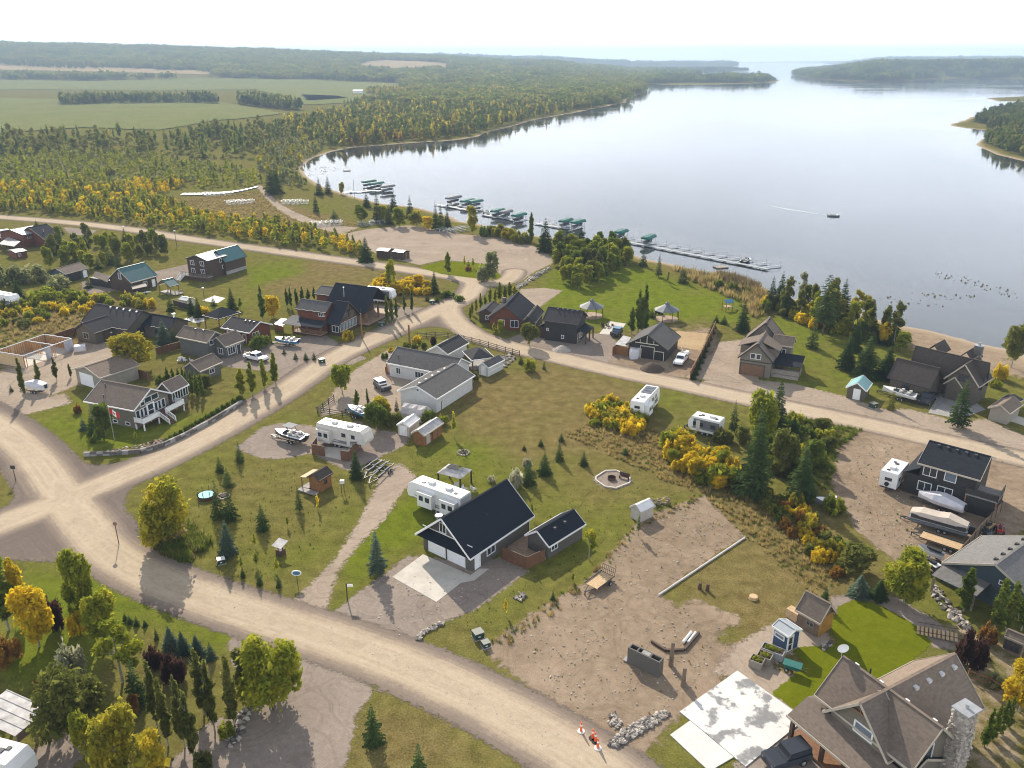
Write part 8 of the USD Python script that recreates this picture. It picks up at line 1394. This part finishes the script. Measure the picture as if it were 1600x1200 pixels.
# utility boxes, well, signs, poles
for u, v, s_, lab in ((747,996,.72,'larger dark green utility box on the lawn strip by the driveway'),(759,1010,.55,'smaller dark green utility box beside the larger one'),(346,880,.6,'dark utility box with white top in the front yard'),(503,567,.8,'green utility box in the grass strip before the lodge'),(596,510,.9,'green utility box on the lodge lawn'),(675,474,.7,'green utility box at the verge near the white coach trailer'),(1364,637,.8,'green utility box beside the green-roofed shed drive')):
    t = thing('utility_box', lab, 'utility box',(*G(u, v),0),.5); bx(t, 'cabinet','green_box',-.75 * s_, .75 * s_, -.7 * s_, .7 * s_, .1,1.15 * s_); bx(t, 'lid','white_paint' if u == 346 else 'tan_plate',-.8 * s_, .8 * s_, -.75 * s_, .75 * s_, 1.153 * s_, 1.22 * s_); bx(t, 'base','concrete_old',-.85 * s_, .85 * s_, -.8 * s_, .8 * s_, 0,.097); bx(t, 'label_plate','white_paint',-.2,.05,-.7 * s_ - .012,-.7 * s_ - .002,.5 * s_, .7 * s_)
t = thing('wishing_well','little roofed well with pale slanted roof in the front yard','well',(*G(439,866),0),-.5); bx(t, 'box','timber_dark',-.45,.45,-.45,.45,0,.8); m = MB(); m.slab([(-.8,-.7,1.45),(.8,-.7,1.45),(.8,.75,1.85),(-.8,.75,1.85)],.06); m.build('roof','metal_weathered', t); m = MB(); [m.box(x - .05, x + .05,-.05,.05,.8,1.6) for x in (-.4,.4)]; m.build('post','timber_dark', t)
def pole(u, v, h, r, label, mat='timber', name='wooden_post', cat='post'): t = thing(name, label, cat, (*G(u, v),0)); m = MB(); m.tube((0,0,-.2),(0,0, h), r, r * .85,8); m.build('shaft', mat, t); return t
t = pole(566,530,6.2,.17,'tall brown timber post at the lodge driveway'); m = MB(); m.tube((0,0,6.2),(0,0,7.2),.05); m.build('finial','metal_dark', t); pole(640,538,4.6,.24,'thick brown wooden post at the road corner by the white house'); 
for u, v, h, lab in ((554,311,8.5,'tall thin pole at the leftmost dock'),(276,384,5,'thin pole with lamp in the verge of the far road'),(195,372,4,'thin pole by the far road near the red cabin lawn'),(319,464,2.4,'small bird-house post in the grass right of the pavilion')): t = pole(u, v, h, .09, lab, 'metal_dark'); bx(t, 'head','white_vinyl',-.25,.25,-.2,.2, h, h + .3)
t = pole(186,851,3.0,.06,'leaning sign post with dull red octagonal sign at the road crossing','timber_dark','road_sign','sign'); m = MB(); m.loft([[(.3 * math.cos(a + .39), y, 3.2 + .3 * math.sin(a + .39)) for a in np.arange(8) * math.pi / 4] for y in (-.03,.03)]); m.build('sign_plate','stone_red', t)
t = pole(25,752,2.6,.06,'small sign post on the grass at the far left of the crossing','timber_dark','road_sign','sign'); bx(t, 'sign_plate','metal_dark',-.35,.35,-.03,.03,2.1,2.7)
t = pole(465,912,1.3,.05,'oval white sign on a short post at the foot of the long gravel strip','metal_dark','oval_sign','sign'); m = MB(); m.loft([[(.62 * math.cos(a), y, 1.55 + .4 * math.sin(a)) for a in np.arange(16) * math.pi / 8] for y in (-.04,.04)]); m.build('sign_plate','white_paint', t); m = MB(); m.loft([[(.46 * math.cos(a), y, 1.55 + .27 * math.sin(a)) for a in np.arange(16) * math.pi / 8] for y in (-.055,.055)]); m.build('emblem','blue_hull', t)
t = pole(543,938,2.4,.08,'dark lot marker post with short arm at the driveway entrance','timber_dark','lot_marker'); m = MB(); m.beam((0,0,2.3),(.9,0,2.3),.08,.1); m.build('arm','timber_dark', t); bx(t, 'sign_plate','white_paint',.1,.8,-.02,.02,1.9,2.2)
t = thing('bird_feeder','pale bird feeder on two thin posts right of the playhouse','bird feeder',(*G(536,770),0)); bx(t, 'house','white_vinyl',-.3,.3,-.25,.25,1.6,2.1); m = MB(); [m.box(x - .04, x + .04,-.04,.04,0,1.6) for x in (-.2,.2)]; m.build('post','timber_dark', t)
t = pole(179,688,6.0,.05,'flagpole with drooping red and white flag by the deck house','galvanised','flagpole','flagpole'); n = 12
for k, (x0, x1, mt) in enumerate(((0.06,.5,'red_paint'),(.5,1.15,'white_paint'),(1.15,1.6,'red_paint'))):
    xs = np.linspace(x0, x1,5); m = MB(); m.add([(x, .14 * math.sin(x * 4.2),5.9 - .55 * x * q - z) for q in (1,) for x in xs for z in (0,1.0)],[(2 * i, 2 * i + 1,2 * i + 3,2 * i + 2) for i in range(4)]); m.build('flag_band', mt, t)
m = MB(); lf = [(0,.3),(.06,.14),(.16,.2),(.13,.05),(.24,.06),(.1,-.12),(.12,-.18),(.02,-.16),(.02,-.3),(-.02,-.3),(-.02,-.16),(-.12,-.18),(-.1,-.12),(-.24,.06),(-.13,.05),(-.16,.2),(-.06,.14)]; xs = [(p[0] + .82, p[1]) for p in lf]
for yo in (-.02,.02): c0 = [(x, .14 * math.sin(x * 4.2) + yo, 5.9 - .55 * x - .5 + z) for x, z in xs]; m.add(c0 + [(.82,.14 * math.sin(.82 * 4.2) + yo, 5.9 - .55 * .82 - .5)],[(i, (i + 1) % 17,17) for i in range(17)])
m.build('maple_leaf','red_paint', t)
# fire pits, yard furniture
q = GP([(931,746),(946,736.5),(963,736),(984,747),(984,755),(962,763.5),(945,761),(931,751)]); o = q.mean(0); t = thing('fire_pit','gravel fire pit with pale octagonal border on the mown lawn','fire pit',(*o, 0))
for i in range(8): m = MB(); m.beam((*(q[i] - o),.1),(*(q[(i + 1) % 8] - o),.1),.18,.2); m.build('border_timber','trim_cream', t)
m = MB(); m.tube((0,0,0),(0,0,.5),.62,.62,14, cap=False); m.tube((0,0,.05),(0,0,.1),.6,.6,14); m.build('steel_ring','timber_dark', t)
t2 = thing('bench','dark garden bench beside the octagonal fire pit','bench',(*G(975,748),0),-.5); bx(t2,'seat','timber_dark',-.8,.8,-.25,.25,.4,.47); bx(t2,'backrest','timber_dark',-.8,.8,.22,.28,.47,.95); [bx(t2,'leg','timber_dark', x, x + .08,-.2,.2,0,.397) for x in (-.75,.67)]
for u, v, r0, lab in ((724,708,.95,'small round stone fire ring in the lawn behind the long white trailer'),(349,776,.8,'pale fire ring beside the turquoise trampoline'),(309,500,.7,'dark fire bowl on the round patio behind the dark house')):
    t = thing('fire_ring', lab, 'fire ring',(*G(u, v),0.08 if u == 309 else 0))
    for k in range(14): a = k * .449; m = MB(); m.rock((r0 * math.cos(a), r0 * math.sin(a),.12),.24, r_); m.build('stone','stone_pale' if k % 3 else 'stone', t)
    m = MB(); m.tube((0,0,.01),(0,0,.2), r0 * .55, n=10); m.build('ash_bed','soil_dark', t)
t = thing('trampoline','turquoise trampoline with dark net behind the big yellow corner tree','trampoline',(*G(323,778),0)); m = MB(); m.tube((0,0,.55),(0,0,.6),1.15, n=20); m.build('mat','turquoise', t); m = MB(); [m.tube((1.2 * math.cos(a),1.2 * math.sin(a),0),(1.2 * math.cos(a),1.2 * math.sin(a),1.5),.035, n=5) for a in np.arange(8) * .785]; m.build('pole','black_metal', t); m = MB(); m.tube((0,0,.1),(0,0,.62),1.25,1.25,20, False); m.build('skirt','timber_dark', t)
for i, (u, v, L, lab) in enumerate(((1207,1024,2.4,'largest grey raised planter with green plants beside the blue shed'),(1194,1033,1.5,'middle raised planter with green plants left of the largest one'),(1182,1040,1.4,'smallest raised planter nearest the stained concrete pad'))):
    t = thing('planter', lab, 'planter',(*G(u, v),0),-.6); h = .9
    for x0, x1, y0, y1 in ((-L / 2, L / 2,-.6,-.52),(-L / 2, L / 2,.52,.6),(-L / 2,-L / 2 + .08,-.519,.519),(L / 2 - .08, L / 2,-.519,.519)): bx(t, 'side_board','timber_grey' if i else 'galvanised', x0, x1, y0, y1,0, h)
    bx(t, 'soil','soil_dark',-L / 2 + .081, L / 2 - .081,-.515,.515,.1, h - .12); V, F = crown_shrub(.6,.5, np.random.default_rng(i),160,.18); m = MB(); m.add(V * (L * .8,.9,1) + (0,0, h - .15), F); m.build('greens','leaf_yellowgreen', t)
t = thing('wheelbarrow','green garden cart on the gravel beside the bright lawn','garden cart',(*G(1237,1049),0),-.5); m = MB(); m.hexa([(-.6,-.35,.45),(.6,-.35,.45),(.6,.35,.45),(-.6,.35,.45)],[(-.95,-.55,1.0),(.95,-.55,1.0),(.95,.55,1.0),(-.95,.55,1.0)]); m.build('tray','canvas_green', t); wheel(t, -.5,-.4,.25,.1); wheel(t, -.5,.4,.25,.1); m = MB(); [m.beam((.5, y, .5),(1.6, y, .75),.05,.05) for y in (-.3,.3)]; m.build('handle','timber_dark', t)
b, wx_, wf, x0p, yp = BIGH; p = b.L(1315,1022,7.7); w_ = (b.o[0] + p[0] * b.c - p[1] * b.s, b.o[1] + p[0] * b.s + p[1] * b.c); t = thing('satellite_dish','white satellite dish on the ridge end of the big tan house','satellite dish',(*w_, 7.5)); m = MB(); m.tube((0,0,0),(0,0,.7),.04); m.build('mast','galvanised', t); m = MB(); c0 = [(.55 * math.cos(a),-.12,.95 + .5 * math.sin(a)) for a in np.arange(16) * math.pi / 8]; m.add(c0 + [(0,.06,.95)],[(i, (i + 1) % 16,16) for i in range(16)]); m.build('dish','white_paint', t)
t = thing('pallet_boxes','white wrapped pallet of building material near the stud frame','pallet',(*G(126,548),0),.4); bx(t, 'pallet','timber_new',-1.2,1.2,-.9,.9,0,.14); bx(t, 'wrapped_load','canvas_white',-1.1,1.1,-.8,.8,.143,1.3)
for i, (u, v) in enumerate(((990,560),(1000,557))): t = thing('white_bag',('tall white wrapped bag before the black garage, left','tall white wrapped bag before the black garage, right')[i],'bag',(*G(u, v),0),.2); m = MB(); m.loft([[(s_ * x, s_ * y, z) for x, y in ((-.8,-.7),(.8,-.7),(.9,0),(.8,.7),(-.8,.7),(-.9,0))] for z, s_ in ((0,.95),(.7,1.05),(1.7,1.0),(2.2,.8))]); m.build('bag','canvas_white', t); bx(t, 'pallet','timber_new',-.8,.8,-.7,.7,-.0,.012)
t = thing('earth_pile','brown earth pile at the road edge before the black garage','earth pile',(*G(1019,577),0)); m = MB(); m.lathe([(2.6,0),(2.0,.45),(1.0,1.15),(.2,1.5),(0,1.52)],16); m.build('pile','soil_dark', t); t = thing('earth_pile','pale gravel pile beside the road below the black two-storey house','earth pile',(*G(878,547),0)); m = MB(); m.lathe([(2.2,0),(1.5,.5),(.5,1.0),(0,1.1)],14); m.build('pile','stone', t)
t = thing('playset','blue and white play structure on the lakeside lawn near the dark spruce','play structure',(*G(1136,486),0),.4); [bx(t, 'post','timber', x, x + .12, y, y + .12,0,2.4) for x in (-1,1) for y in (-.8,.8)]; bx(t, 'platform','deck_wood',-1,1.12,-.8,.92,1.2,1.3); m = MB(); m.slab([(-1.2,-1,2.4),(1.3,-1,2.4),(1.3,.05,3.1),(-1.2,.05,3.1)],.05); m.build('roof','blue_hull', t); m = MB(); m.slab([(1.1,-.4,1.3),(3.2,-.4,.2),(3.2,.3,.2),(1.1,.3,1.3)],.06); m.build('slide','white_vinyl', t)
for u, v, n, lab in ((950,512,5,'cluster of dark garden chairs on the pad by the black two-storey house'),(726,768,4,'pale patio chairs behind the long white trailer'),(290,566,4,'white and blue outdoor things beside the grey garage')):
    for k in range(n):
        p = G(u, v) + np.array([(k % 3) * 1.3 - 1.3,(k // 3) * 1.4]); t = thing('patio_chair', lab.replace('cluster of dark garden chairs','dark garden chair').replace('patio chairs','patio chair').replace('white and blue outdoor things','white outdoor chair'),'chair',(*p, .06), k * 1.1,'chairs: ' + lab); mt = 'timber_dark' if u == 950 else 'white_vinyl'; bx(t, 'seat', mt, -.35,.35,-.35,.35,.38,.45); bx(t, 'backrest', mt, -.35,.35,.3,.37,.45,.95); [bx(t, 'leg', mt, x, x + .06, y, y + .06,0,.378) for x in (-.33,.27) for y in (-.33,.24)]
t = thing('kayak','pale kayak leaning along the barn-shaped house wall','kayak',(*G(223,459),0),.25); m = MB(); m.loft([[(x, w * math.cos(a),.35 + w * .6 * math.sin(a)) for a in np.arange(8) * .785] for x, w in ((-2.4,.04),(-1.4,.28),(0,.36),(1.4,.28),(2.4,.04))]); m.build('hull','canvas_white', t); bx(t, 'cockpit','rubber',-.5,.4,-.2,.2,.52,.6)
t = thing('wood_ramp','slatted wooden garden stairs at the edge of the curved lawn','stairs',(*G(1463,992),0),-.45); [bx(t, 'step','timber_new',-2.0 + k * .42,-1.72 + k * .42,-.8,.8,.02 + .03 * k, .1 + .03 * k) for k in range(10)]; m = MB(); [m.beam((-2, y, .5),(2.2, y, .9),.05,.05) for y in (-.85,.85)]; m.build('handrail','timber_dark', t)
# ---------------------------------------------------------------- air
make('haze', {'v': ('principled_volume', {'color': (0.60,0.78,1.0),'density': 0.00014,'anisotropy': 0.0})}, [], surface=None, volume='v.volume')
m = MB(); m.box(-16000,16000,-3200,16000,-5.0,215.0); m.build('haze','haze', kind='stuff')
